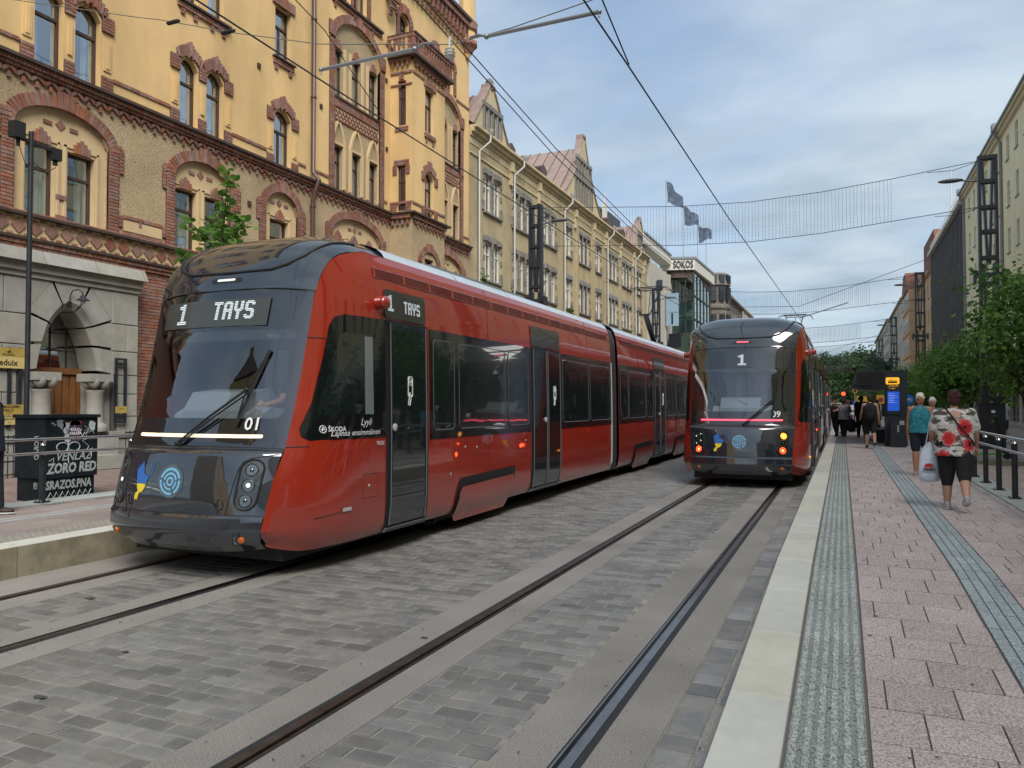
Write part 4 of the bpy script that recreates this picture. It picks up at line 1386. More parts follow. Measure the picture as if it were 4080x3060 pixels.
    door(15.66, 17.04, 2); head_panel(15.66, 17.04, False)
    band(G3 + .04, 25.7); band(27.2, 30.65)
    for a, b in ((22.4, 24.0), (24.1, 25.6), (27.3, 28.0), (28.1, 29.7), (29.8, 30.6)): win(a, b)
    door(25.76, 27.14, 2); head_panel(25.76, 27.14, False); door(30.74, 31.63, 1); head_panel(30.76, 31.66, False)
    # ventilation grille strip under the roof edge
    for (a, b) in ((1.75, G0 - .25), (G1 + .3, G2 - .3), (G3 + .3, LEN - 1.9)):
        mb = MB(); mb.grid(lambda u, v: f(0.006)(a + (b - a) * u, 3.18 + .10 * v), 24, 1)
        gr = part('vent_strip', mb, mat('vent_dark_red', (.06, .008, .006), rough=.6), o, world=False)
        mb = MB(); n_ = int((b - a) / .035)
        for i in range(n_):
            s_ = a + (i + .5) * (b - a) / n_
            w_ = .004 if i % 18 else .02
            mb.add([f(.010)(s_ - w_, 3.18), f(.010)(s_ + w_, 3.18), f(.010)(s_ + w_, 3.28), f(.010)(s_ - w_, 3.28)], [(0, 1, 2, 3)])
        part('vent_bars', mb, red, gr, world=False, fix=False, kind='stuff')
        mb = MB()
        for zz in (3.175, 3.285): mb.tube([f(.006)(a + (b - a) * i / 12, zz) for i in range(13)], .006, 4)
        part('vent_edge', mb, red, gr, world=False)
    # bogie fairings
    for (a, b) in ((3.62, 5.74), (13.3, 15.4), (18.4, 20.5), (27.9, 30.0)):
        mb = MB(); outl = [(a, .20), (a + .06, .55), (a + .18, .72), (b - .02, .76), (b - .04, .60), (b - .20, .20)]
        mb.patch(densify(outl, 4), lambda u, v: f(0.009)(u, v), 3)
        fb = part('bogie_recess', mb, rubber_s, o, world=False)
        mb = MB(); outl = [(a + .10, .14), (a + .04, .22), (a + .12, .52), (a + .2, .60), (b - .14, .64), (b - .12, .56), (b - .28, .20), (b - .36, .14)]
        mb.patch(densify(outl, 4), lambda u, v: f(0.035)(u, max(v, .2)) if v >= .2 else (f(0.03)(u, .2)[0], u, v), 4)
        part('bogie_fairing', mb, red, fb, world=False, smooth=40)
    # vertical panel joints, hatches, lamps, handles
    mb = MB()
    for s_ in (4.75, 9.6, 13.9, 19.0): 
        mb.tube([f(.001)(s_, z) for z in (2.71, 2.9, 3.1, 3.2, 3.3, 3.4, 3.45)], .005, 4); mb.tube([f(.001)(s_, z) for z in (.78 if s_ < 5.5 else .22, 1.0, 1.27)], .005, 4)
    part('panel_joint', mb, mat('joint_dark_red', (.08, .01, .008), rough=.5), o, world=False)
    for (cs, cz, w_, h_) in ((1.62, .83, .30, .26), (4.35, 1.12, .22, .22), (3.55, .80, .1, .18), (6.2, 1.14, .08, .18), (3.98, 1.14, .07, .16)):
        mb = MB(); pp = rrect(cs, cz, w_, h_, .015, 2)
        mb.tube([f(.0)(a, b) for a, b in pp] + [f(.0)(*pp[0])], .004, 4)
        h = part('hatch', mb, mat('joint_dark_red', (.08, .01, .008), rough=.5), o, world=False)
        mb = MB(); c_ = f(.002)(cs - .03, cz); mb.sphere(c_, .006, .018, .018, 8, 6); part('hatch_lock', mb, grey_fit, h, world=False)
    for cs, m_ in ((3.68, lamp_red), (5.95, lamp_red)):
        mb = MB(); mb.sphere(f(.0)(cs, 1.06 if cs > 4 else 1.05), .012, .032, .032, 12, 8); part('side_marker', mb, m_, o, world=False, smooth=60)
    mb = MB(); pp = rrect(1.18, .62, .15, .04, .015, 3); mb.patch(densify(pp, 1), lambda a, b: f(.012)(a, b), 2); part('side_reflector', mb, grey_fit if front else lamp_amber, o, world=False)
    mb = MB(); mb.tube([f(.001)(.72, .575), f(.001)(.9, .585), f(.001)(1.10, .60)], .005, 4); part('side_seam', mb, mat('joint_dark_red', (.08, .01, .008), rough=.5), o, world=False)
    if sg > 0 and front:
        g = lambda a0, z0: (lambda a, b, d: f(.012)(a0 + a, z0 + b))
        text('ŠKODA', .050, white_p, o, (0, 0, 0), (0, 1, 0), (0, 0, 1), 'maker_lettering', fn=g(1.07, 1.445), bold=.02, local=True)
        mb = MB(); pp = [(.89 + .038 * math.cos(k * PI / 8), 1.47 + .038 * math.sin(k * PI / 8)) for k in range(16)]
        mb.tube([f(.012)(a, b) for a, b in pp] + [f(.012)(*pp[0])], .005, 4)
        mb.tube([f(.013)(.88, 1.45), f(.013)(.89, 1.49), f(.013)(.91, 1.48)], .007, 4); mb.tube([f(.013)(.87, 1.465), f(.013)(.91, 1.465)], .005, 4)
        part('maker_emblem', mb, white_p, o, world=False)
        text('Lyyli', .075, white_p, o, (0, 0, 0), (0, 1, 0), (0, 0, 1), 'name_script', fn=g(1.52, 1.50), shear=.35, wscale=1.0, local=True)
        text('Lajinsa ensimmäinen', .062, white_p, o, (0, 0, 0), (0, 1, 0), (0, 0, 1), 'name_script', fn=g(1.38, 1.395), shear=.35, wscale=1.12, local=True)
        text('TRO01', .045, white_p, o, (0, 0, 0), (0, 1, 0), (0, 0, 1), 'registration', fn=g(1.80, 1.27), wscale=.85, bold=.01, local=True)
TX1, TY1, TX2, TY2 = -6.15, 5.63, -1.965, 16.35
tram1 = thing('tram', 'long red and dark blue tram numbered 01 with TAYS on its destination display', 'tram', (TX1, TY1, 0), 0, 'red trams at the stop')
make_tram(tram1, True)
tram2 = thing('tram', 'red tram numbered 09 with lit red tail lamps, standing at the platform edge', 'tram', (TX2, TY2, 0), 0, 'red trams at the stop')
make_tram(tram2, False)

def pantograph(o, s, ztop, half=0.78):
    mb = MB()
    mb.box(-.55, .55, s - .45, s + .45, 3.70, 3.78)
    for x in (-.4, .4): mb.lathe([(.05, 0), (.05, .12)], (x, s - .3, 3.72), 8); mb.lathe([(.05, 0), (.05, .12)], (x, s + .3, 3.72), 8)
    pb = part('pantograph', mb, rubber_s, o, world=False)
    mb = MB()
    k = (s - 1.05, (ztop + 3.85) / 2 - .05); h = (s - .35, ztop - .12)
    mb.bar((0, s + .35, 3.88), (0, k[0], k[1]), .16, .10)
    mb.bar((-.16, k[0], k[1]), (.16, k[0], k[1]), .06, .06)
    for x in (-.14, .14): mb.bar((x, k[0], k[1]), (x * 2.6, h[0], h[1]), .03, .03)
    mb.bar((0.05, k[0] + .15, k[1] - .15), (0.05, h[0] - .2, h[1] - .05), .025, .025)
    mb.bar((-.4, h[0], h[1]), (.4, h[0], h[1]), .035, .035)
    part('pantograph_arm', mb, black_metal, pb, world=False)
    mb = MB()
    for ds in (-.17, .17):
        mb.bar((-half * .62, h[0] + ds, ztop - .03), (half * .62, h[0] + ds, ztop - .03), .045, .03)
    for sg in (-1, 1):
        for ds in (-.17, .17):
            mb.tube([(sg * half * .60, h[0] + ds, ztop - .03), (sg * half * .8, h[0] + ds, ztop - .055), (sg * half * .95, h[0] + ds, ztop - .15), (sg * half * 1.0, h[0] + ds, ztop - .26)], .012, 5)
        mb.bar((sg * .4, h[0] - .17, ztop - .06), (sg * .4, h[0] + .17, ztop - .06), .03, .03)
        mb.bar((sg * .4, h[0], ztop - .12), (sg * .4, h[0], ztop - .04), .03, .03)
    part('contact_strip', mb, black_metal, pb, world=False)
pantograph(tram1, 21.3, 5.86)
pantograph(tram2, 21.3, 5.86)
# driver behind the windscreen of tram 01 is added with the people
# ---------------------------------------------------------------- facades
win_glass = glass('window_glass', tint=(0.70, 0.78, 0.78), base=0.40, gain=0.6, wavy=0.05)
curtain = mat('white_curtain', (0.66, 0.68, 0.64), rough=0.9, var=0.12, vscale=5, stretch=(1, 6, .6))
blind = mat('window_blind', (0.30, 0.34, 0.36), rough=0.8, var=0.1)
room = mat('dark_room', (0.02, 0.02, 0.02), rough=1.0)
frame_brown = mat('brown_window_frame', (0.055, 0.032, 0.022), rough=0.6, var=0.2)
frame_white = mat('white_window_frame', (0.60, 0.60, 0.56), rough=0.6, var=0.06)
yellow = mat('yellow_render', (0.69, 0.465, 0.21), rough=0.9, var=0.06, vscale=1.2, bump=0.12, bscale=30, dirt=0.24)
cream_r = mat('cream_render', (0.58, 0.43, 0.24), rough=0.9, var=0.06, vscale=2, bump=0.1, bscale=30, dirt=0.12)
tan_rough = roughcast()
brick_m = mat('red_brick', (0.27, 0.125, 0.085), rough=0.9, var=0.22, vscale=7, bump=0.3, bscale=70, rand=0.15, dirt=.3)
mortar = mat('brick_mortar', (0.11, 0.06, 0.045), rough=0.95, var=0.2)
brown_ledge = mat('brown_sheet_ledge', (0.06, 0.037, 0.028), rough=0.55, var=0.25)
stone_m = mat('grey_granite_block', (0.29, 0.28, 0.24), rough=0.8, var=0.13, vscale=3, bump=0.25, bscale=60, rand=0.07, dirt=0.15)
stone_j = mat('stone_joint', (0.07, 0.07, 0.065), rough=0.95)

class Facade:
    """u runs along the street (y), v is height, w is outward from the wall plane"""
    def __init__(s, X, sgn, root, origin=None):
        s.X = X; s.sgn = sgn; s.root = root; s.cache = {}; s.seed = random.Random(int(abs(X) * 7) + 5); s.du = 0.0
    def T(s, u, v, w): return (s.X + s.sgn * w, u + s.du, v)
    def mb(s): return MB(lambda u, v, w: s.T(u, v, w))
    def fbox(s, mb, u0, u1, v0, v1, w0, w1): mb.box(u0, u1, v0, v1, w0, w1)
    def wall(s, name, u0, u1, v0, v1, openings, m, w=0.0, depth=0.30, parent=None):
        us = sorted({u0, u1} | {min(max(x, u0), u1) for o in openings for x in o[:2]})
        vs = sorted({v0, v1} | {min(max(x, v0), v1) for o in openings for x in o[2:4]})
        mb = s.mb()
        # merge cells of a row into runs
        for va, vb in zip(vs, vs[1:]):
            vm = (va + vb) / 2; run = None
            for ua, ub in zip(us, us[1:]):
                um = (ua + ub) / 2
                hole = any(o[0] < um < o[1] and o[2] < vm < o[3] for o in openings)
                if not hole: run = (run[0], ub) if run else (ua, ub)
                if (hole or ub == us[-1]) and run:
                    mb.add([(run[0], va, w), (run[1], va, w), (run[1], vb, w), (run[0], vb, w)], [(0, 1, 2, 3)]); run = None
        for o in openings:
            a, b, c, d = o[:4]
            if b < u0 or a > u1 or d < v0 or c > v1: continue
            for P_ in (((a, c), (b, c)), ((b, c), (b, d)), ((b, d), (a, d)), ((a, d), (a, c))):
                (p, q), (r_, t) = P_
                mb.add([(p, q, w), (r_, t, w), (r_, t, w - depth), (p, q, w - depth)], [(0, 1, 2, 3)])
        return part(name, mb, m, parent or s.root, fix=False)
    def body(s, u0, u1, v0, v1, w_back, openings_w=-0.75, m=None, endm=None):
        """dark interior plane, end walls and back so that the building is a closed volume"""
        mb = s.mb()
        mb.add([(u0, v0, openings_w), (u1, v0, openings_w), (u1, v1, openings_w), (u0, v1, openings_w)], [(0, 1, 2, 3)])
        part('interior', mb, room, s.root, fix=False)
        mb = s.mb()
        mb.add([(u0, v0, 0), (u0, v1, 0), (u0, v1, -w_back), (u0, v0, -w_back)], [(0, 1, 2, 3)])
        mb.add([(u1, v0, 0), (u1, v1, 0), (u1, v1, -w_back), (u1, v0, -w_back)], [(0, 1, 2, 3)])
        mb.add([(u0, v0, -w_back), (u0, v1, -w_back), (u1, v1, -w_back), (u1, v0, -w_back)], [(0, 1, 2, 3)])
        mb.add([(u0, v1, -.002), (u1, v1, -.002), (u1, v1, -w_back), (u0, v1, -w_back)], [(0, 1, 2, 3)])
        part('end_wall', mb, endm or m, s.root, fix=False)
    def window(s, u0, u1, v0, v1, style='brown', arch=0.0, w=-0.17, transom=0.68, mull=True, cur=None, lower_mull=False, frame_m=None, fw=0.055):
        W, H = round(u1 - u0, 3), round(v1 - v0, 3)
        cur = cur if cur is not None else s.seed.choice(('drape', 'drape', 'half', 'blind', 'sheer'))
        key = (W, H, style, arch, transom, mull, cur, s.sgn, lower_mull, fw)
        if key not in s.cache:
            T = lambda u, v, ww: (s.sgn * ww, u, v)
            mb = MB(T); t = 0.07
            def bar(a, b, c, d, w0=-0.03, w1=0.035): mb.box(a, b, c, d, w0, w1)
            bar(0, fw, 0, H); bar(W - fw, W, 0, H); bar(fw, W - fw, 0, fw)
            if arch > 0:
                # arched head: polygon ring
                n = 10; sp = H - arch
                pts_o = [(W / 2 - W / 2 * math.cos(PI * k / n), sp + arch * math.sin(PI * k / n)) for k in range(n + 1)]
                pts_i = [(W / 2 - (W / 2 - fw) * math.cos(PI * k / n), sp + (arch - fw) * math.sin(PI * k / n)) for k in range(n + 1)]
                for k in range(n):
                    poly = [pts_o[k], pts_o[k + 1], pts_i[k + 1], pts_i[k]]
                    mb.add([(a, b, d) for d in (-.03, .035) for a, b in poly], [(0, 1, 2, 3), (4, 7, 6, 5), (0, 4, 5, 1), (3, 2, 6, 7)])
            else: bar(fw, W - fw, H - fw, H)
            if transom:
                tv = H * transom; bar(fw, W - fw, tv, tv + .07, -.03, .045)
                if mull: bar(W / 2 - .03, W / 2 + .03, fw, tv)
                if mull == 2: bar(W / 2 - .02, W / 2 + .02, tv + .07, H - fw)
                if style == 'grid':
                    for q in (1,): bar(fw, W - fw, tv + (H - tv) * .5, tv + (H - tv) * .5 + .025)
            # inner white sash lines
            fm = mb.mesh('window', frame_m or (frame_white if style != 'brown' else frame_brown), fix=True)
            mb = MB(T); mb.add([(fw * .5, fw * .5, 0.0), (W - fw * .5, fw * .5, 0.0), (W - fw * .5, H - fw * .5, 0.0), (fw * .5, H - fw * .5, 0.0)], [(0, 1, 2, 3)])
            pm = mb.mesh('pane', win_glass, fix=False)
            cm = None
            if cur != 'none':
                mb = MB(T)
                def fold(a, b, c, d, dep=-0.22):
                    n = max(4, int((b - a) / .045))
                    mb.grid(lambda p, q: (a + (b - a) * p, c + (d - c) * q, dep + .022 * math.sin(p * n * PI / 1.1) * (1.2 - .5 * q)), n * 2, 1)
                if cur == 'drape': fold(0.02, W * .36, 0.02, H - .02); fold(W * .68, W - .02, .02, H - .02)
                elif cur == 'half': fold(.02, W * .5, .02, H - .02)
                elif cur == 'sheer': fold(.02, W - .02, .02, H - .02)
                elif cur == 'blind': fold(.02, W - .02, H * .45, H - .02)
                if style == 'brown':
                    # white inner casement
                    for q in ((.04, .09, .05, H - .05), (W - .09, W - .04, .05, H - .05), (.04, W - .04, .04, .09)): mb.box(*q, -.12, -.08)
                cm = mb.mesh('curtain', blind if cur == 'blind' else curtain, fix=False)
            s.cache[key] = (fm, pm, cm)
        fm, pm, cm = s.cache[key]
        o = link('window', fm, s.root, Vector(s.T(u0, v0, w)) - s.root.location)
        link('pane', pm, o)
        if cm: link('curtain', cm, o)
        return o
    def spandrel(s, mb, u0, u1, vsp, vtop, w, kind='seg', n=10, depth=.17):
        """fills between a rectangular opening's top corners and its arch"""
        c = (u0 + u1) / 2; hw = (u1 - u0) / 2
        pts = []
        for k in range(n + 1):
            a = -1 + 2 * k / n
            if kind == 'seg': v = vsp + (vtop - vsp) * math.sqrt(max(0, 1 - a * a)) if False else vsp + (vtop - vsp) * (1 - abs(a) ** 2.2)
            elif kind == 'round': v = vsp + (vtop - vsp) * math.sqrt(max(0, 1 - a * a))
            else:  # pointed
                v = vsp + (vtop - vsp) * (1 - abs(a) ** 1.6) ** 0.8
            pts.append((c + hw * a, v))
        for (a, va), (b, vb) in zip(pts, pts[1:]):
            mb.add([(a, va, w), (b, vb, w), (b, vtop + .001, w), (a, vtop + .001, w)], [(0, 1, 2, 3)])
            mb.add([(a, va, w), (b, vb, w), (b, vb, w - depth), (a, va, w - depth)], [(0, 1, 2, 3)])
        return pts

# ================================================================ the yellow and brick corner building
B1 = thing('apartment_building', 'yellow rendered old building with red brick arches and a stone portal', 'building', (-16, 18, 0.3))
F = Facade(-16.0, 1, B1)
bricks = Pieces('brick', brick_m, B1, limit=300, bev=0.03, stuffname='brick_field')
def Rw(ang):
    """rotation within the facade plane (about the outward x axis)"""
    return Matrix.Rotation(ang, 3, 'X')
def brick(u, v, w, lu, lv, lw=0.10, ang=0.0):
    # unit piece: x = outward, y = u, z = v ; chamfered face must look outward, so turn z->x
    M = Rw(ang) @ Matrix(((0, 0, 1), (1, 0, 0), (0, 1, 0)))
    bricks.add(F.T(u, v, w - lw / 2 + .0), (lu, lv, lw), M)
def brick_run(u0, u1, v0, v1, w, lu=0.26, lv=0.082, proj=0.0):
    r = 0; v = v0
    nrow = max(1, round((v1 - v0) / lv)); lv = (v1 - v0) / nrow
    for r in range(nrow):
        u = u0 - (lu / 2 if r % 2 else 0)
        while u < u1 - .01:
            a, b = max(u, u0), min(u + lu, u1)
            if b - a > .04: brick((a + b) / 2, v0 + (r + .5) * lv, w, b - a - .012, lv - .012)
            u += lu
def soldier_run(u0, u1, v0, v1, w, lu=0.085):
    n = max(1, round((u1 - u0) / lu)); lu = (u1 - u0) / n
    for i in range(n): brick(u0 + (i + .5) * lu, (v0 + v1) / 2, w, lu - .012, v1 - v0 - .005)
mort = F.mb()    # mortar backing, just behind the brick faces
def arch_bricks(uc, hw, vsp, rise, th, w, key=True, n=None, a0=0.0):
    """elliptic brick arch of thickness th outside an opening of half width hw"""
    L_ = PI * (hw + rise) / 2 * 1.05
    n = n or max(9, int(L_ / 0.095)); n += (n + 1) % 2
    R_ = lambda t: (uc - (hw + th / 2) * math.cos(t), vsp + (rise + th / 2) * math.sin(t))
    for i in range(n):
        t = a0 + (PI - 2 * a0) * (i + .5) / n
        p = R_(t); d = Vector(((hw + th / 2) * math.sin(t), (rise + th / 2) * math.cos(t)))
        ang = math.atan2(d.y, d.x)
        seg = d.length * (PI - 2 * a0) / n
        k = abs(i - n // 2) <= 1 and key
        brick(p[0], p[1] + (th * .18 if k else 0), w + (.03 if k else 0), seg - .012, th * (1.38 if k else 1.0), 0.10, ang)
    m = 20
    for i in range(m):
        t0, t1 = a0 + (PI - 2 * a0) * i / m, a0 + (PI - 2 * a0) * (i + 1) / m
        P_ = []
        for t, r_ in ((t0, 0), (t1, 0), (t1, th), (t0, th)): P_.append((uc - (hw + r_) * math.cos(t), vsp + (rise + r_) * math.sin(t)))
        mort.add([(a, b, d) for d in (w - .09, w - .012) for a, b in P_], [(4, 5, 6, 7), (0, 1, 5, 4), (3, 2, 6, 7)])
def mrect(u0, u1, v0, v1, w): mort.box(u0, u1, v0, v1, w - .09, w - .012)

Y0, Y1 = 2.0, 32.1
op_tan, op_yel = [], []
# ---- openings --------------------------------------------------------------------------------
tan_bays = [(11.75, 1.42, 10.93, 12.60, 2), (15.85, 1.27, 14.90, 16.80, 2), (19.05, 1.02, 18.62, 19.48, 1), (23.1, 1.75, 21.75, 24.3, 3), (29.9, 1.7, 28.6, 31.3, 3), (7.65, 1.42, 6.85, 8.5, 2), (3.6, 1.2, 2.8, 4.4, 2)]
for uc, ho, a, b, n in tan_bays:
    op_tan.append((uc - ho + .28, uc + ho - .28, 5.84, 8.34))
F.wall('tan_wall', Y0, Y1, 5.80, 8.98, op_tan, tan_rough, w=0.0, depth=.10)
curs = ['sheer', 'drape', 'drape', 'half', 'blind', 'sheer', 'drape', 'half']
ci = 0
inner = F.mb(); sp = F.mb()
for uc, ho, a, b, n in tan_bays:
    hw = ho - .28; rise = 0.58; vsp = 7.74
    # spandrel corners between the rectangular opening and the brick arch
    F.spandrel(sp, uc - hw, uc + hw, vsp, 8.34, 0.0, 'round', 14, .10)
    # recessed cream panel with rectangular windows
    gap = .30 if n > 1 else 0
    ww = ((b - a) - gap * (n - 1)) / n
    holes = [(a + i * (ww + gap), a + i * (ww + gap) + ww, 5.86, 7.48) for i in range(n)]
    F.wall('arch_panel', uc - hw, uc + hw, 5.84, 8.34, holes, cream_r, w=-.10, depth=.24)
    for h in holes:
        F.window(*h, style='brown', w=-.27, transom=.64, mull=False, cur=curs[ci % 8]); ci += 1
        # brick keystone group over each window
        c_ = (h[0] + h[1]) / 2
        for i, hh in enumerate((.20, .28, .34, .28, .20)):
            brick(c_ + (i - 2) * .085, 7.47 + hh / 2, -.055, .074, hh, .08)
        # cream architrave lines
        inner.box(h[0] - .09, h[0] - .04, 5.86, 7.62, -.099, -.07); inner.box(h[1] + .04, h[1] + .09, 5.86, 7.62, -.099, -.07)
        inner.box(h[0] - .09, c_ - .22, 7.56, 7.61, -.099, -.07); inner.box(c_ + .22, h[1] + .09, 7.56, 7.61, -.099, -.07)
    for i in range(n - 1):
        p0 = holes[i][1]; p1 = holes[i + 1][0]
        brick_run(p0 + .02, p1 - .02, 5.86, 5.98, -.06); brick_run(p0 + .02, p1 - .02, 6.32, 6.44, -.06)
    # lozenge and dashes in the tympanum
    brick(uc - .03, 8.0, -.075, .17, .17, .05, R(45)); brick(uc - .33, 7.98, -.075, .20, .09, .05); brick(uc + .30, 7.98, -.075, .20, .09, .05)
    arch_bricks(uc, hw, vsp, rise, .28, .05)
    for sg in (-1, 1):
        x0, x1 = (uc - ho, uc - hw) if sg < 0 else (uc + hw, uc + ho)
        brick_run(x0, x1, 5.83, vsp + .02, .05); mrect(x0, x1, 5.83, vsp + .02, .05)
        xs = (x0 - .12, x0) if sg < 0 else (x1, x1 + .12)
        for (va, vb) in ((7.30, 7.90), (6.02, 6.3)): brick_run(xs[0], xs[1], va, vb, .05, lu=.2); mrect(xs[0], xs[1], va, vb, .05)
        xs = (x0 - .06, x0 + .2) if sg < 0 else (x1 - .2, x1 + .06)
        brick_run(xs[0], xs[1], vsp + .02, 7.96, .06, lu=.2); mrect(xs[0], xs[1], vsp + .02, 7.96, .06)
part('spandrel', sp, tan_rough, B1, fix=False)
part('architrave', inner, cream_r, B1)
# low cream / brick band between the tan arches
edges = sorted((uc - ho - .12, uc + ho + .12) for uc, ho, *_ in tan_bays)
mb = F.mb()
for (l, r_) in zip([e[1] for e in edges], [e[0] for e in edges][1:]):
    if r_ - l < .3: continue
    mb.box(l, r_, 5.96, 6.22, .002, .025)
    brick_run(l, r_, 6.24, 6.34, .04, lu=.2); brick_run(l, r_, 5.84, 5.94, .04, lu=.2)
    k = l + .5
    while k < r_ - .2: brick(k, 6.18, .035, .09, .13, .05); k += .62
part('sill_band', mb, cream_r, B1)

# ---- yellow storeys
def pair(a, b, c, d, v0, vt, arched):
    for (p, q) in ((a, b), (c, d)): win(p, q, v0, vt, arched)
yel_windows = []   # (u0,u1,v0,vtop,arch,curtain)
for (a, b, c, d) in ((11.02, 11.70, 11.98, 12.64), (15.0, 15.62, 15.92, 16.56), (7.0, 7.7, 8.0, 8.65), (3.0, 3.7, 4.0, 4.6)):
    for p, q in ((a, b), (c, d)):
        yel_windows.append((p, q, 9.18, 11.0, .26, None))
        yel_windows.append((p + .02, q - .02, 12.52, 14.22, 0, None))
        yel_windows.append((p + .02, q - .02, 15.95, 17.4, .2, None))
yel_windows += [(18.66, 19.46, 9.1, 10.92, .26, 'drape'), (18.68, 19.42, 12.52, 14.15, 0, 'drape'), (18.68, 19.42, 15.95, 17.3, .2, 'drape'),
                (22.0, 22.62, 15.95, 17.35, .2, None), (23.0, 23.62, 15.95, 17.35, .2, None), (25.9, 26.62, 15.98, 17.35, .25, None), (28.55, 29.1, 15.72, 17.0, .2, None), (29.9, 30.5, 15.72, 17.0, .2, None)]
big = [(21.69, 24.53), (28.45, 31.2)]
op = [(a, b, c, d) for a, b, c, d, e, f in yel_windows] + [(a, b, 9.12, 15.35) for a, b in big] + [(25.35, 27.95, 9.0, 14.9)]
F.wall('yellow_wall', Y0, Y1, 8.98, 19.6, op, yellow, w=0.0, depth=.28)
sp = F.mb(); trim = F.mb(); sills = F.mb()
for (a, b, v0, vt, ar, cu) in yel_windows:
    F.window(a, b, v0, vt, style='brown', arch=ar, w=-.2, transom=.62, mull=(b - a > .7), cur=cu or curs[ci % 8]); ci += 1
    if ar: F.spandrel(sp, a, b, vt - ar, vt, 0.0, 'seg', 8, .2)
    c_ = (a + b) / 2; hw = (b - a) / 2
    if v0 < 10:
        # segmental brick hood with shoulders and a key
        n = 11
        for i in range(n):
            t = -1 + 2 * (i + .5) / n
            vv = vt + .17 - .25 * abs(t) ** 2
            k = i in (5,)
            brick(c_ + t * (hw + .12), vv + (.05 if k else 0) + .03, .06 if not k else .09, (hw + .12) * 2 / n - .012, .30 * (1.35 if k or i in (4, 6) else 1), .12, -t * .35)
        mort.prism([(c_ - hw - .1, vt - .22), (c_ - hw * .5, vt + .02), (c_, vt + .05), (c_ + hw * .5, vt + .02), (c_ + hw + .1, vt - .22), (c_ + hw + .13, vt + .02), (c_ + hw * .6, vt + .2), (c_, vt + .3), (c_ - hw * .6, vt + .2), (c_ - hw - .13, vt + .02)], lambda p, q, d: (p, q, d), -.02, .045)
        for sg in (-1, 1):
            x = c_ + sg * (hw + .17)
            nb = [q for q in yel_windows if q[2] == v0 and q[0] != a and abs((q[0] + q[1]) / 2 - c_) < 1.2]
            if nb and (nb[0][0] - a) * sg > 0:
                if sg > 0:
                    g0, g1 = b + .01, nb[0][0] - .01
                    brick_run(g0, g1, vt - .44, vt - .10, .05, lu=.2); mrect(g0, g1, vt - .44, vt - .10, .05); brick_run(g0, g1, v0 - .02, v0 + .32, .05, lu=.2); mrect(g0, g1, v0 - .02, v0 + .32, .05)
                    trim.box(g0 + .08, g1 - .08, v0 + .46, vt - .62, .002, .04)
                continue
            brick_run(x - .16, x + .16, vt - .44, vt - .06, .06, lu=.22); mrect(x - .16, x + .16, vt - .44, vt - .06, .06)
            brick_run(x - .15, x + .15, v0 - .02, v0 + .32, .05, lu=.22); mrect(x - .15, x + .15, v0 - .02, v0 + .32, .05)
            trim.box(x - .10, x + .10, v0 + .46, vt - .62, .002, .03); trim.box(x - .045, x + .045, v0 + .52, vt - .68, .03, .05)
    elif v0 < 13:
        n = 9
        for i in range(n):
            k = abs(i - 4)
            brick(c_ + (i - 4) * (hw * 2 + .3) / n, vt + .16 + (.06 if k < 2 else 0), .06, (hw * 2 + .3) / n - .012, .32 + (.12 if k < 2 else 0), .12)
        mrect(c_ - hw - .12, c_ + hw + .12, vt + .02, vt + .3, .055)
        if 18 < a < 20:
            sills.box(a - .12, b + .12, v0 - .06, v0 - .01, -.2, .13); brick_run(a - .1, b + .1, v0 - .24, v0 - .07, .07, lu=.2); brick_run(a - .04, a + .12, v0 - .42, v0 - .24, .05, lu=.16); brick_run(b - .12, b + .04, v0 - .42, v0 - .24, .05, lu=.16)
    else:
        arch_bricks(c_, hw + .02, vt - ar, ar + .02, .28, .06, n=9)
        for sg in (-1, 1):
            x = c_ + sg * (hw + .13)
            brick_run(x - .11, x + .11, v0 - .02, vt - ar, .05, lu=.22); mrect(x - .11, x + .11, v0 - .02, vt - ar, .05)
for a, b in ((14.95, 16.62), (10.97, 12.7)):
    sills.box(a - .1, b + .1, 12.43, 12.49, -.2, .13); brick_run(a - .08, b + .08, 12.27, 12.42, .07, lu=.2)
    for k in (a + .1, (a + b) / 2 - .3, (a + b) / 2 + .3, b - .1): brick_run(k - .07, k + .07, 12.1, 12.27, .05, lu=.14)
sills.box(21.5, 24.6, 15.82, 15.9, -.1, .14); brick_run(21.5, 24.6, 15.68, 15.82, .07)
for k in (21.7, 22.8, 24.0): brick_run(k - .07, k + .07, 15.5, 15.68, .05, lu=.14)
part('spandrel', sp, yellow, B1, fix=False)
part('pilaster_strip', trim, yellow, B1)
part('window_sill', sills, brown_ledge, B1)
# brick string course with a yellow strip below, on top of the cornice, broken by the windows
gaps = sorted([(a - .33, b + .33) for a, b, v0, *_ in yel_windows if v0 < 10] + [(a - .3, b + .3) for a, b in big] + [(20.18, 20.6), (25.05, 28.25)])
u = Y0
for a, b in gaps + [(Y1, Y1)]:
    if a - u > .15: brick_run(u, a, 9.44, 9.54, .035)
    u = max(u, b)
u = 24.9
for a, b in ((24.9, 25.75), (26.8, 28.3), (29.35, 29.7), (30.8, Y1)): brick_run(a, b, 15.55, 15.66, .04)

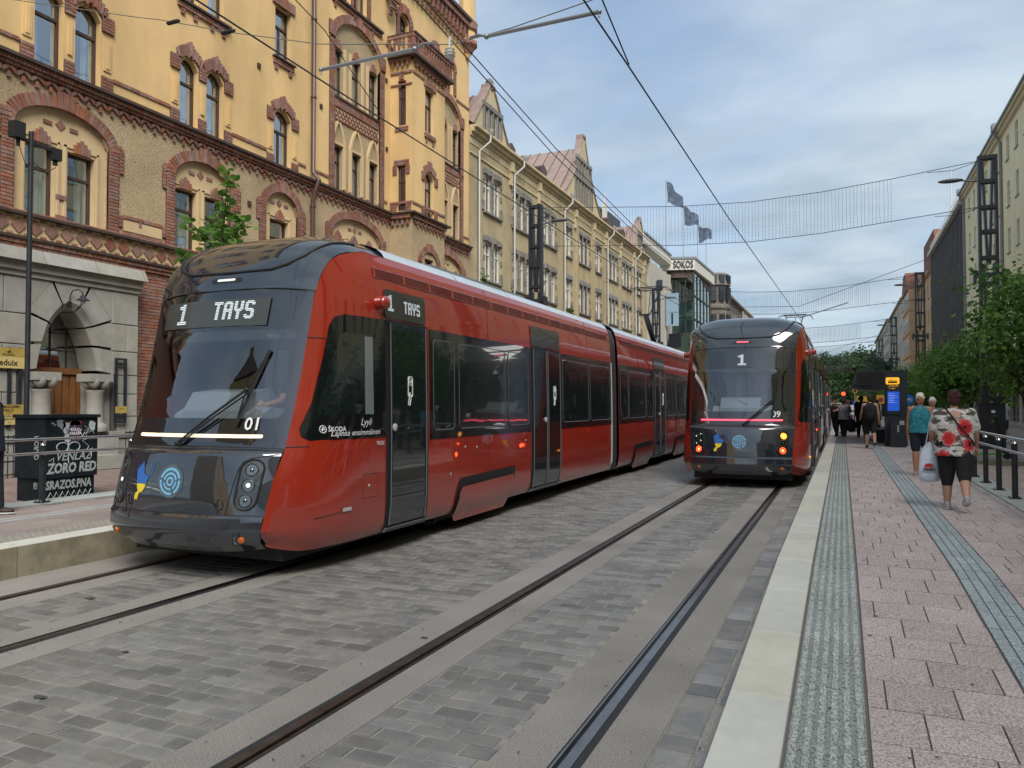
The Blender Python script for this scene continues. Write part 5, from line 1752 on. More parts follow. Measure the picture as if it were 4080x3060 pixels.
# ---- the tall brick-framed groups of three windows
for bi, (a, b) in enumerate(big):
    c_ = (a + b) / 2; hw = (b - a) / 2
    ws = [(a + .02 + i * (b - a - .04 - .62) / 2, a + .02 + i * (b - a - .04 - .62) / 2 + .62) for i in range(3)]
    holes = [(p, q, 9.14, 10.80) for p, q in ws] + [(p, q, 12.52, 14.2) for p, q in ws]
    F.wall('group_wall', a, b, 9.12, 15.35, holes, tan_rough, w=-.10, depth=.2)
    tr = F.mb()
    for i, (p, q) in enumerate(ws):
        F.window(p, q, 9.14, 10.80, style='brown', w=-.27, transom=.64, mull=False, cur=('drape', 'drape', 'none')[i])
        F.window(p, q, 12.52, 14.2, style='brown', w=-.27, transom=.64, mull=False, cur=('sheer', 'drape', 'none')[i])
        m_ = (p + q) / 2; h_ = (q - p) / 2
        # pointed cream hood
        for sg in (-1, 1):
            pts = [(m_ + sg * (h_ + .05) * (1 - t) ** .75 * 1.0, 10.85 + (11.62 - 10.85) * t ** .8) for t in [k / 7 for k in range(8)]]
            for (x0, z0), (x1, z1) in zip(pts, pts[1:]):
                tr.add([(x0 - .055, z0, d) for d in (-.099, -.02)] + [(x0 + .055, z0, d) for d in (-.099, -.02)] + [(x1 - .055, z1 + .0, d) for d in (-.099, -.02)] + [(x1 + .055, z1, d) for d in (-.099, -.02)],
                       [(1, 3, 7, 5), (0, 1, 5, 4), (2, 6, 7, 3)])
            tr.box(m_ + sg * (h_ + .05) - .055, m_ + sg * (h_ + .05) + .055, 9.3, 10.86, -.099, -.02)
        tr.box(p, q, 10.80, 10.88, -.099, -.05)
        tr.box(p - .12, p - .02, 12.5, 14.3, -.099, -.04); tr.box(q + .02, q + .12, 12.5, 14.3, -.099, -.04)
        for k, hh in enumerate((.22, .3, .3, .22)): brick(m_ + (k - 1.5) * .085, 14.2 + hh / 2, -.05, .074, hh, .08)
    part('window_hood', tr, cream_r, B1)
    brick_run(a, b, 12.12, 12.42, -.04); mrect(a, b, 12.12, 12.42, -.04)
    mb = F.mb(); mb.box(a, b, 12.42, 12.49, -.2, -.0); part('group_sill', mb, brown_ledge, B1)
    # lattice band of crossed bricks on a pale ground
    mb = F.mb(); mb.box(a, b, 11.72, 12.1, -.099, -.085); part('lattice_ground', mb, cream_r, B1)
    k = a + .10
    while k < b - .05:
        for sg in (-1, 1): brick(k, 11.91, -.05, .045, .42, .05, sg * R(38))
        k += .20
    brick_run(a, b, 11.66, 11.73, -.045, lu=.2)
    # frame: piers and segmental arch
    for sg in (-1, 1):
        x0, x1 = (a - .28, a) if sg < 0 else (b, b + .28)
        brick_run(x0, x1, 9.15, 14.6, .05); mrect(x0, x1, 9.15, 14.6, .05)
        xs = (x0 - .05, x1) if sg < 0 else (x0, x1 + .05)
        brick_run(xs[0], xs[1], 14.45, 14.95, .07, lu=.2); mrect(xs[0], xs[1], 14.45, 14.95, .07)
    sp = F.mb(); F.spandrel(sp, a, b, 14.35, 15.35, 0.0, 'round', 16, .10); part('spandrel', sp, yellow, B1, fix=False)
    arch_bricks(c_, hw, 14.35, 1.0, .30, .05)

# ---- cornice with zigzag brick corbels
ledge = F.mb()
ZIG = [(Y0, 25.3), (27.9, Y1)]
for a, b in ZIG:
    ledge.box(a, b, 9.03, 9.10, -.05, .24)
    soldier_run(a, b, 8.93, 9.03, .17); soldier_run(a, b, 8.86, 8.93, .11, lu=.17)
    k = a + .1
    while k < b - .12:
        brick(k + .08, 8.78, .07, .19, .075, .07, R(-38)); brick(k + .22, 8.78, .07, .19, .075, .07, R(38)); brick(k + .30, 8.66, .06, .07, .13, .06)
        k += .31
part('cornice_ledge', ledge, brown_ledge, B1)

# ---- oriel bay
BX0, BX1, BW = 25.3, 27.92, .97
mb = F.mb()
def bay_face(v0, v1, front_holes, side_holes, m):
    us = sorted({BX0, BX1} | {x for h in front_holes for x in h[:2]}); vs = sorted({v0, v1} | {x for h in front_holes for x in h[2:4]})
    mb = F.mb()
    for va, vb in zip(vs, vs[1:]):
        for ua, ub in zip(us, us[1:]):
            if not any(h[0] < (ua + ub) / 2 < h[1] and h[2] < (va + vb) / 2 < h[3] for h in front_holes):
                mb.add([(ua, va, BW), (ub, va, BW), (ub, vb, BW), (ua, vb, BW)], [(0, 1, 2, 3)])
    for h in front_holes:
        a, b, c, d = h
        for (p, q), (r_, t) in (((a, c), (b, c)), ((b, c), (b, d)), ((b, d), (a, d)), ((a, d), (a, c))):
            mb.add([(p, q, BW), (r_, t, BW), (r_, t, BW - .22), (p, q, BW - .22)], [(0, 1, 2, 3)])
    ws = sorted({0, BW} | {x for h in side_holes for x in h[:2]}); vs = sorted({v0, v1} | {x for h in side_holes for x in h[2:4]})
    for U in (BX0, BX1):
        ins = .2 if U == BX0 else -.2
        for va, vb in zip(vs, vs[1:]):
            for wa, wb in zip(ws, ws[1:]):
                if not any(h[0] < (wa + wb) / 2 < h[1] and h[2] < (va + vb) / 2 < h[3] for h in side_holes):
                    mb.add([(U, va, wa), (U, va, wb), (U, vb, wb), (U, vb, wa)], [(0, 1, 2, 3)])
        for h in side_holes:
            a, b, c, d = h
            for (p, q), (r_, t) in (((a, c), (b, c)), ((b, c), (b, d)), ((b, d), (a, d)), ((a, d), (a, c))):
                mb.add([(U, q, p), (U, t, r_), (U + ins, t, r_), (U + ins, q, p)], [(0, 1, 2, 3)])
    return mb
fh = [(26.28, 26.98, 9.18, 10.95), (26.28, 26.98, 12.55, 14.3)]
sh = [(.32, .68, 9.18, 10.95), (.32, .68, 12.5, 14.25)]
part('bay_wall', bay_face(9.1, 15.0, fh, sh, yellow), yellow, B1, fix=False)
part('bay_base', bay_face(6.0, 9.1, [(26.28, 26.98, 6.3, 7.5)], [], tan_rough), tan_rough, B1, fix=False)
mb = F.mb(); mb.prism([(BX0, 6.0), (BX1, 6.0), (26.9, 5.2), (26.3, 5.2)], lambda p, q, d: (p, q, d), 0, BW - .01); part('bay_bracket', mb, stone_m, B1)
mb = F.mb(); mb.box(BX0 + .3, BX1 - .3, 6.05, 14.95, -.6, BW - .5); part('bay_room', mb, room, B1)
for h in fh + [(26.28, 26.98, 6.3, 7.5)]: F.window(*h, style='brown', arch=(.24 if h[2] < 10 else 0), w=BW - .18, transom=.62, mull=True, cur='drape')
sp = F.mb(); F.spandrel(sp, 26.28, 26.98, 10.70, 10.95, BW, 'seg', 8, .2); part('spandrel', sp, yellow, B1, fix=False)
# side windows of the bay (turned 90 degrees)
for U, sg in ((BX0 + .12, -1), (BX1 - .12, 1)):
    for a, b, c, d in sh:
        mb = F.mb()
        for q in ((a, a + .04, c, d), (b - .04, b, c, d), (a, b, c, c + .05), (a, b, d - .05, d), (a, b, c + (d - c) * .62, c + (d - c) * .62 + .06)):
            mb.add([(U + k, v, w_) for k in (-.025, .025) for v, w_ in ((q[2], q[0]), (q[2], q[1]), (q[3], q[1]), (q[3], q[0]))], [(0, 1, 2, 3), (4, 7, 6, 5), (0, 4, 5, 1), (1, 5, 6, 2), (2, 6, 7, 3), (3, 7, 4, 0)])
        wd = part('window', mb, frame_brown, B1)
        mb = F.mb(); mb.add([(U, c, a), (U, c, b), (U, d, b), (U, d, a)], [(0, 1, 2, 3)]); part('pane', mb, win_glass, wd, fix=False)
        mb = F.mb(); mb.add([(U - sg * .12, c, b - .14), (U - sg * .12, c, b), (U - sg * .12, d, b), (U - sg * .12, d, b - .14)], [(0, 1, 2, 3)]); part('curtain', mb, curtain, wd, fix=False)
ledge = F.mb()
ledge.box(BX0 - .2, BX1 + .2, 9.03, 9.10, -.05, BW + .22)
ledge.box(BX0 - .28, BX1 + .28, 15.08, 15.16, 0.0, BW + .30); ledge.box(BX0 - .28, BX1 + .28, 15.88, 15.95, BW + .16, BW + .30)
ledge.box(BX0 - .28, BX0 - .14, 15.88, 15.95, 0, BW + .16); ledge.box(BX1 + .14, BX1 + .28, 15.88, 15.95, 0, BW + .16)
part('bay_ledge', ledge, brown_ledge, B1)
def sbrick(U, w0, w1, v0, v1, th=.05, name=None):
    """bricks on the bay side that faces along the street"""
    M = Matrix(((0, 1, 0), (0, 0, -1), (1, 0, 0))) if False else Matrix(((1, 0, 0), (0, 0, -1), (0, 1, 0)))
    bricks.add(F.T(U - th / 2 + .03, (v0 + v1) / 2, (w0 + w1) / 2), (abs(w1 - w0) - .01, v1 - v0 - .01, th), M)
def side_run(U, w0, w1, v0, v1, lw=.22, lv=.082):
    n = max(1, round((v1 - v0) / lv)); lv = (v1 - v0) / n
    for r in range(n):
        w_ = w0 - (lw / 2 if r % 2 else 0)
        while w_ < w1 - .02:
            a, b = max(w_, w0), min(w_ + lw, w1)
            if b - a > .03: sbrick(U - .03, a, b, v0 + r * lv, v0 + (r + 1) * lv)
            w_ += lw
for v0, v1 in ((8.86, 9.03), (14.5, 14.6), (14.95, 15.08), (14.05, 14.12) , (9.44, 9.54)):
    side_run(BX0 - (.1 if v0 in (8.86, 14.95) else 0), 0.02, BW, v0, v1); 
    if v0 != 14.05: brick_run(BX0, BX1, v0, v1, BW + (.12 if v0 in (8.86, 14.95) else .04))
side_run(BX0, .18, .84, 10.95, 11.15); side_run(BX0, .12, .3, 10.6, 10.95); side_run(BX0, .7, .88, 10.6, 10.95); side_run(BX0, .40, .60, 14.27, 14.55)
side_run(BX0, .22, .80, 12.28, 12.45); side_run(BX0, .02, .3, 9.12, 9.42); side_run(BX0, .7, .95, 9.12, 9.42)
k = BX0 + .1
while k < BX1 - .2:
    brick(k + .08, 8.74, BW + .07, .19, .075, .07, R(-38)); brick(k + .22, 8.74, BW + .07, .19, .075, .07, R(38)); brick(k + .3, 8.62, BW + .06, .07, .13, .06)
    brick(k + .1, 14.86, BW + .12, .09, .2, .1); brick(k + .25, 14.9, BW + .12, .09, .1, .1); k += .31
for t in range(4): side_run(BX0 - .05, .1 + t * .22, .22 + t * .22, 8.62, 8.84); side_run(BX0 - .08, .1 + t * .22, .2 + t * .22, 14.76, 14.95)
for c_, vt in ((26.63, 10.95), (26.63, 14.3)):
    for i in range(9):
        t = (i - 4) / 4; arc_ = .16 * t * t if vt < 12 else 0
        brick(c_ + t * .42, vt + .17 - arc_ + (.08 if abs(i - 4) < 2 else 0), BW + .06, .086, .30 + (.1 if abs(i - 4) < 2 else 0), .12, -t * (.3 if vt < 12 else 0))
    if vt < 12:
        for sg in (-1, 1): brick_run(c_ + sg * .52 - .13, c_ + sg * .52 + .13, vt - .42, vt - .06, BW + .06, lu=.2); brick_run(c_ + sg * .5 - .13, c_ + sg * .5 + .13, 9.14, 9.44, BW + .05, lu=.2)
    else: brick_run(26.2, 27.06, 12.3, 12.48, BW + .08, lu=.2); brick_run(26.3, 26.42, 12.1, 12.3, BW + .05, lu=.12); brick_run(26.84, 26.96, 12.1, 12.3, BW + .05, lu=.12)
arch_bricks(26.63, .62, 7.3, .45, .26, BW + .05, n=17)
# pierced brick parapet of the bay's balcony
k = BX0 - .2
while k < BX1 + .2:
    brick_run(k, k + .10, 15.3, 15.78, BW + .24, lu=.12); k += .21
brick_run(BX0 - .25, BX1 + .25, 15.16, 15.3, BW + .26); brick_run(BX0 - .25, BX1 + .25, 15.76, 15.88, BW + .26)
w_ = .05
while w_ < BW + .2: side_run(BX0 - .22, w_, w_ + .1, 15.3, 15.78, lw=.1); w_ += .21
side_run(BX0 - .24, .02, BW + .24, 15.16, 15.3); side_run(BX0 - .24, .02, BW + .24, 15.76, 15.88)

# ---- top cornice with long brick corbels and the corner turret
soldier_run(25.5, Y1 - .5, 19.2, 19.45, .36, lu=.1)
k = 24.6
while k < Y1 - .6:
    brick_run(k, k + .14, 18.62, 19.2, .28, lu=.14); brick_run(k + .01, k + .12, 18.35, 18.62, .18, lu=.12); brick_run(k + .14, k + .36, 19.0, 19.2, .24, lu=.12); k += .36
mb = F.mb(); mb.box(Y0, Y1, 19.45, 19.6, -.1, .45); part('roof_ledge', mb, brown_ledge, B1)
mb = MB(); mb.lathe([(.10, 17.9), (.2, 18.1), (.32, 18.35), (.48, 18.5), (.48, 18.62), (.40, 18.66), (.40, 21.2), (.55, 21.3), (.55, 21.5), (.05, 23.2)], (-15.95, Y1 - .3, 0), 8)
mb.T = None
part('corner_turret', mb, yellow, B1)
mb = MB(); mb.lathe([(.42, 19.1), (.5, 19.2), (.5, 19.55), (.42, 19.6)], (-15.95, Y1 - .3, 0), 8); mb.lathe([(.2, 18.08), (.34, 18.33), (.5, 18.49), (.5, 18.64)], (-15.95, Y1 - .3, 0), 8); part('turret_band', mb, brick_m, B1)
mb = F.mb(); mb.box(24.75, 25.25, 17.5, 20.5, 0.01, .42); part('corbelled_pier', mb, yellow, B1)
brick_run(24.7, 25.3, 17.2, 17.5, .46); brick_run(24.8, 25.2, 16.95, 17.2, .34); brick_run(24.88, 25.12, 16.75, 16.95, .2)
# roof
mb = MB(); mb.add([(-15.6, Y0, 19.6), (-15.6, Y1, 19.6), (-20, Y1, 23), (-20, Y0, 23), (-26, Y1, 19.6), (-26, Y0, 19.6)], [(0, 1, 2, 3), (3, 2, 4, 5)]); part('roof', mb, mat('dark_roof', (.07, .06, .055), rough=.6), B1, fix=False)

# ---- diamond frieze
mb = F.mb(); mb.box(Y0, Y1, 5.30, 5.74, .0, .04); part('frieze_ground', mb, cream_r, B1)
ledge = F.mb(); ledge.box(Y0, Y1, 5.74, 5.80, -.05, .18); ledge.box(Y0, Y1, 5.24, 5.30, -.05, .14); part('frieze_ledge', ledge, brown_ledge, B1)
k = Y0 + .2
while k < 26:
    brick(k, 5.52, .075, .235, .235, .05, R(45)); brick(k + .185, 5.345, .07, .13, .05, .04); brick(k + .185, 5.70, .07, .13, .05, .04); k += .37
soldier_run(Y0, 26, 5.80 - .0, 5.86, .09, lu=.17)
# ---- ground floor brick zone
gops = [(14.9, 16.8, 1.3, 4.1), (18.2, 19.9, 1.3, 4.1), (21.6, 24.2, 1.1, 4.1), (28.6, 31.2, 1.1, 4.1), (6.5, 8.6, 1.3, 4.1)]

F.wall('brick_wall', Y0, Y1, .3, 5.24, gops + [(10.0, 13.5, .3, 4.4)], mortar, w=-.012, depth=.3)
for a, b, c, d in gops:
    n = 3 if b - a > 2 else 2; w_ = (b - a) / n
    for i in range(n): F.window(a + i * w_, a + (i + 1) * w_, c, d, style='brown', w=-.2, transom=.7, mull=False, cur='none')
def bzone(u0, u1, v0, v1, w=0.0): brick_run(u0, u1, v0, v1, w)
bzone(13.51, 14.9, .95, 5.05); bzone(Y0 + 7.3, 10.2, 4.95, 5.05); bzone(14.9, 18.2, 4.1, 5.05); bzone(14.9, 16.8, .95, 1.3)
brick_run(9.3, 18.2, 5.05, 5.14, .05); soldier_run(9.3, 18.2, 5.14, 5.24, .09, lu=.13)
mb = F.mb(); mb.box(13.5, Y1, .15, .95, 0, .10); mb.box(Y0, 9.7, .15, .95, 0, .10); part('plinth', mb, stone_m, B1)
bricks.finish()
part('mortar', mort, mortar, B1, fix=False, kind='stuff')
F.body(Y0, Y1, .3, 19.59, 12, -.78, yellow)
# ---- rain pipe
mb = MB(); mb.tube([(-15.86, 20.4, 19.3), (-15.86, 20.4, 9.35), (-15.62, 20.4, 9.05), (-15.78, 20.4, 8.7), (-15.86, 20.4, 8.4), (-15.86, 20.4, .5)], .075, 10)
for z in (17, 14.4, 11.8, 8.2, 5): mb.tube([(-15.86, 20.4, z), (-15.86, 20.4, z + .06)], .10, 10)
part('rain_pipe', mb, mat('brown_pipe', (.10, .055, .04), rough=.4, var=.15), B1, smooth=40)
mb = F.mb()
for (a, b) in ((17.95, 11.9), (17.6, 7.65), (20.95, 11.75), (25.0, 11.55), (31.4, 12.2), (24.95, 14.2)): mb.box(a - .06, a + .06, b - .07, b + .07, -.01, .05)
part('wall_vent', mb, frame_brown, B1)

# ---- stone portal with pointed arch, corbelled columns and oak door
F.du = -.27
PW = .36   # projection
P = Pieces('stone_block', stone_m, B1, limit=200, bev=0.02)
def block(u0, u1, v0, v1, w0=0.0, w1=PW, g=.016):
    P.add(F.T((u0 + u1) / 2, (v0 + v1) / 2, (w0 + w1) / 2), (u1 - u0 - g, v1 - v0 - g, w1 - w0), Matrix(((0, 0, 1), (1, 0, 0), (0, 1, 0))))
AC, AHW, ASP, ATOP = 12.0, .73, 2.42, 3.86
# courses left and right of the arch; blocks next to the arch are cut to it as prisms
mb = F.mb(); mb.box(10.0, 10.9, .3, 4.4, 0.0, PW - .02); mb.box(13.1, 13.76, .3, 4.4, 0, PW - .02); part('portal_core', mb, stone_j, B1)
rows = [(.95, 1.45), (1.45, 1.98), (1.98, 2.42), (2.42, 2.98), (2.98, 3.62), (3.62, 4.4)]
for i, (a, b) in enumerate(rows):
    if i % 2: block(13.02 if a > 2.4 else 13.2, 13.76, a, b)
    else: block(13.02 if a > 2.4 else 13.2, 13.42, a, b); block(13.42, 13.76, a, b)
    if i % 2: block(10.0, 10.5, a, b); block(10.5, 10.98 if a > 2.4 else 10.8, a, b)
    else: block(10.0, 10.98 if a > 2.4 else 10.8, a, b)
block(10.0, 11.05, .3, .95, 0, PW + .1); block(12.95, 13.76, .3, .95, 0, PW + .1)
block(12.9, 13.5, .95, 1.12, 0, PW + .14); block(10.5, 11.1, .95, 1.12, 0, PW + .14)
P.finish()
for sg, x0, x1 in ((-1, 10.98, 11.55), (1, 13.02, 12.45)):
    mb = F.mb(); mb.prism([(x0, 3.70), (x0, 4.39), (x1 + sg * .015, 4.39)], lambda p, q, d: (p, q, d), 0, PW - .004); part('stone_block', mb, stone_m, B1)
# voussoirs: wedge blocks between the arch curve and the square outline
def gothic(t):
    """t 0..1 left springing to right springing"""
    a = -1 + 2 * t
    return (AC + AHW * a, ASP + (ATOP - ASP) * (1 - abs(a) ** 1.75) ** .72)
def outer_pt(t):
    a = -1 + 2 * t
    key = [(0, (10.98, ASP)), (.10, (10.98, 3.02)), (.22, (10.98, 3.68)), (.40, (11.55, 4.4)), (.6, (12.45, 4.4)), (.78, (13.02, 3.68)), (.90, (13.02, 3.02)), (1, (13.02, ASP))]
    for (t0, p0), (t1, p1) in zip(key, key[1:]):
        if t <= t1 + 1e-9:
            s_ = (t - t0) / (t1 - t0); return (p0[0] + (p1[0] - p0[0]) * s_, p0[1] + (p1[1] - p0[1]) * s_)
    return key[-1][1]
cuts = [0, .10, .22, .40, .6, .78, .90, 1]
for t0, t1 in zip(cuts, cuts[1:]):
    g = .006
    n = 8; inner_ = [gothic(t0 + g + (t1 - t0 - 2 * g) * k / n) for k in range(n + 1)]; out_ = [outer_pt(t0 + g + (t1 - t0 - 2 * g) * k / n) for k in range(n + 1)]
    mb = F.mb()
    wf = PW + rr.uniform(-.006, .006)
    # front face slopes back near the arch edge
    mid = [(i_[0] + (o_[0] - i_[0]) * .22, i_[1] + (o_[1] - i_[1]) * .22) for i_, o_ in zip(inner_, out_)]
    for k in range(n):
        V = [(*out_[k], wf), (*out_[k + 1], wf), (*mid[k + 1], wf), (*mid[k], wf), (*inner_[k + 1], wf - .10), (*inner_[k], wf - .10), (*inner_[k + 1], -.32), (*inner_[k], -.32), (*out_[k], 0), (*out_[k + 1], 0)]
        mb.add(V, [(0, 1, 2, 3), (3, 2, 4, 5), (5, 4, 6, 7), (0, 1, 9, 8)])
    part('voussoir', mb, stone_m, B1)
mb = F.mb(); mb.box(10.0, 13.76, 4.4, 4.52, 0, PW + .04); mb.box(10.0, 13.80, 4.52, 4.70, 0, PW + .10)
part('portal_frieze', mb, stone_m, B1)
k = 10.0
while k < 13.8:
    e = min(k + 1.25, 13.86); mb = F.mb(); mb.prism([(k + .008, 4.70), (e - .008, 4.70), (e - .008, 4.98), (k + .008, 4.98)], lambda p, q, d: (p, q, d if q < 4.8 else (d if d < .1 else d - .14)), 0, PW + .22)
    part('portal_coping', mb, stone_m, B1); k = e
# columns with cushion capitals either side of the door
for c_ in (11.02, 13.0 - .02):
    c0 = 11.10 if c_ < 12 else 12.38
    X_ = -16 + PW + .02
    mb = MB(); mb.lathe([(.27, 1.12), (.28, 1.2), (.25, 1.27), (.20, 1.30), (.185, 1.34), (.18, 2.0), (.20, 2.03), (.2, 2.06)], (X_ - .08, c0, 0), 20); cl = part('column', mb, stone_m, B1, smooth=40)
    mb = MB(); mb.box(X_ - .32, X_ + .17, c0 - .28, c0 + .28, 2.25, 2.425)
    for dy in (-.13, .13):
        for dx_ in (-.12, .10): mb.sphere((X_ - .04 + dx_, c0 + dy, 2.25), .125, .125, .165, 12, 8)
    part('capital', mb, stone_m, cl, smooth=40)
# recess, oak door, fanlight
mb = F.mb()
mb.box(10.75, 11.27, .3, 2.42, -.32, PW - .14); mb.box(12.73, 13.22, .3, 2.42, -.32, PW - .14); mb.box(11.0, 13.0, .3, .97, -.35, PW + .3); mb.box(11.1, 12.9, .3, .6, PW + .3, PW + .6)
part('door_reveal', mb, stone_m, B1)
oak = mat('oak_wood', (0.20, 0.085, 0.028), rough=0.55, var=0.3, vscale=3, stretch=(1, 9, .8), bump=.2, bscale=20)
mb = F.mb(); d0 = -.34
mb.box(11.27, 12.73, .97, 1.0, d0, d0 + .06); mb.box(11.27, 12.73, 2.42, 2.56, d0, d0 + .10)
mb.box(11.27, 11.33, 1.0, 2.42, d0, d0 + .07); mb.box(12.65, 12.73, 1.0, 2.42, d0, d0 + .07)
dr = part('door', mb, oak, B1)
mb = F.mb()
mb.box(11.98, 12.08, 1.0, 2.42, d0, d0 + .06); mb.box(11.34, 11.44, 1.0, 2.42, d0, d0 + .05); mb.box(11.34, 12.08, 2.28, 2.42, d0, d0 + .05); mb.box(11.34, 12.08, 1.0, 1.06, d0, d0 + .05)
for k in range(1, 6): mb.box(11.44, 11.98, 1.06 + k * .245 - .4 * .06, 1.06 + k * .245 + .012, d0 + .01, d0 + .035)
mb.box(11.69, 11.715, 1.06, 2.28, d0 + .01, d0 + .035)
mb.box(12.10, 12.64, 1.0, 1.04, d0, d0 + .06)
for k in range(3): mb.box(12.11 + k * .18, 12.26 + k * .18, 1.36, 2.40, d0, d0 + .05)
part('door_leaf', mb, oak, dr)
mb = F.mb(); mb.box(12.16, 12.56, 1.06, 1.32, d0 + .02, d0 + .045); part('door_grille', mb, frame_brown, dr)
mb = F.mb(); mb.box(11.3, 12.7, .97, 3.9, d0 - .06, d0 - .02); part('dark_hall', mb, room, B1)
mb = F.mb(); mb.add([(11.44, 1.06, d0 + .008), (11.98, 1.06, d0 + .008), (11.98, 2.28, d0 + .008), (11.44, 2.28, d0 + .008)], [(0, 1, 2, 3)]); part('door_pane', mb, win_glass, dr, fix=False)
mb = F.mb()
for k in (11.6, 12.0, 12.4): mb.box(k - .012, k + .012, 2.56, gothic((k - AC + AHW) / (2 * AHW))[1], d0, d0 + .03)
for v in (2.95, 3.35): mb.box(11.3, 12.7, v - .012, v + .012, d0, d0 + .03)
part('fanlight_bar', mb, frame_brown, dr)
mb = F.mb(); mb.add([(11.3, 2.56, d0 + .005), (12.7, 2.56, d0 + .005), (12.7, 3.85, d0 + .005), (11.3, 3.85, d0 + .005)], [(0, 1, 2, 3)]); part('fanlight_pane', mb, win_glass, dr, fix=False)
text('17', .09, mat('brass_number', (.06, .03, .01), rough=.4), dr, F.T(11.72, 2.31, d0 + .052), (0, 1, 0), (0, 0, 1), 'house_number')
mb = F.mb(); mb.box(11.36, 11.58, 2.14, 2.26, d0 + .04, d0 + .05); part('paper_notice', mb, white_p, dr)
mb = F.mb(); mb.box(11.42, 11.54, 1.32, 1.56, d0 + .04, d0 + .05); part('paper_notice', mb, mat('pale_blue_notice', (.35, .5, .55)), dr)
# ================================================================ olive building with gables
def ground_shops(F, root, u0, u1, v1, m, step=3.2):
    """plain ground floor with shop windows, mostly hidden behind the trams and trees"""
    ops = []; u = u0 + .5
    while u + step - .6 < u1: ops.append((u, u + step - .7, .7, v1 - .7)); u += step
    F.wall('shop_wall', u0, u1, .3, v1, ops, m, depth=.3)
    for o in ops: F.window(*o, style='brown', w=-.25, transom=.75, mull=True, cur='none')
olive = mat('olive_render', (0.42, 0.335, 0.195), rough=0.95, var=0.10, vscale=1.5, bump=0.3, bscale=25, dirt=0.30)
olive_p = mat('pale_olive_render', (0.52, 0.43, 0.255), rough=0.9, var=0.08, vscale=2, dirt=0.2)
quoin = mat('grey_rough_stone', (0.19, 0.18, 0.165), rough=0.95, var=0.3, vscale=12, bump=0.8, bscale=22, rand=.2)
copper = mat('brown_sheet_roof', (0.27, 0.195, 0.165), rough=0.6, var=0.15, vscale=2)
pipe_m = mat('pale_rain_pipe', (0.36, 0.36, 0.33), rough=0.45)
B2 = thing('office_building', 'olive brown rendered building with stone window surrounds and pointed gables', 'building', (-16, 50, 0.3))
F = Facade(-16.0, 1, B2)
Y0, Y1 = 32.15, 67.8
rows = [(11.24, 13.05), (7.9, 9.75), (4.6, 6.4)]
grp = [(33.75, 35.7, 2), (37.3, 39.85, 3), (42.0, 43.95, 2), (45.8, 46.9, 1), (48.5, 50.8, 3), (52.3, 53.5, 1), (55.3, 58.0, 3), (59.4, 62.2, 3), (63.55, 65.6, 2)]
ops = []; st = Pieces('surround_stone', quoin, B2, limit=300, bev=.05, stuffname='surround_stones')
def stone(u, v, w, a, b, c, ang=0.0):
    st.add(F.T(u, v, w - c / 2), (a, b, c), Rw(ang) @ Matrix(((0, 0, 1), (1, 0, 0), (0, 1, 0))))
for a, b, n in grp:
    for c, d in rows:
        gap = .22; w_ = (b - a - gap * (n - 1)) / n
        for i in range(n):
            p = a + i * (w_ + gap); ops.append((p, p + w_, c, d))
            F.window(p, p + w_, c, d, style='white', w=-.14, transom=.66, mull=2, cur=F.seed.choice(('half', 'drape', 'none', 'none')), fw=.07)
            for k in range(3): stone(p + w_ * (k + .5) / 3, d + .14 + rr.uniform(-.02, .05), .09, w_ / 3 * .96, .26 + rr.uniform(0, .08), .12)
            if i < n - 1:
                for k in range(6): stone(p + w_ + gap / 2, c + (d - c) * (k + .5) / 6, .05, gap, (d - c) / 6 * .95, .1)
        for sg, e in ((-1, a), (1, b)):
            for vv, l in ((d + .1, .16), (d - .2, .14), (c + (d - c) * .55, .12), (c + .35, .2), (c + .12, .24)):
                stone(e + sg * l / 2, vv, .07, l, .24, .1)
        stone((a + b) / 2, c - .08, .13, b - a + .3, .10, .2)
F.wall('wall', Y0, Y1, 4.2, 14.45, ops, olive, depth=.25)
st.finish()
ground_shops(F, B2, Y0, Y1, 4.2, olive, 3.6)
F.body(Y0, Y1, .3, 14.9, 12, -.6, olive)
mb = F.mb(); mb.box(Y0, Y1, 14.45, 14.62, 0, .10); mb.box(Y0, Y1, 14.62, 14.80, 0, .26); mb.box(Y0, Y1, 14.80, 14.92, 0, .42); mb.box(Y0, Y1, 13.62, 13.72, 0, .06)
mb.box(Y0, Y1, 14.1, 14.45, 0.0, .03)
part('cornice', mb, olive_p, B2)
mb = F.mb()
for a in (36.95, 41.0, 47.6, 51.6, 54.6, 58.7, 62.8, 66.6): mb.box(a - .12, a + .12, 13.3, 14.45, .0, .14); mb.box(a - .16, a + .16, 14.0, 14.5, 0, .22)
part('bracket', mb, olive_p, B2)
mb = F.mb()
for a in (48.0, 51.3): mb.box(a - .12, a + .12, 4.2, 14.45, 0, .12)
part('pilaster', mb, olive, B2)
for a in (32.95, 37.25, 45.3, 54.9, 63.25):
    mb = F.mb(); X_ = -16
    mb = MB(); mb.tube([(X_ + .45, a + .65, 14.95), (X_ + .45, a + .6, 14.5), (X_ + .15, a, 13.9), (X_ + .14, a, .5)], .055, 8); mb.lathe([(.08, 0), (.15, .16), (.16, .24)], (X_ + .45, a + .65, 14.85), 10)
    part('rain_pipe', mb, pipe_m, B2, smooth=40)
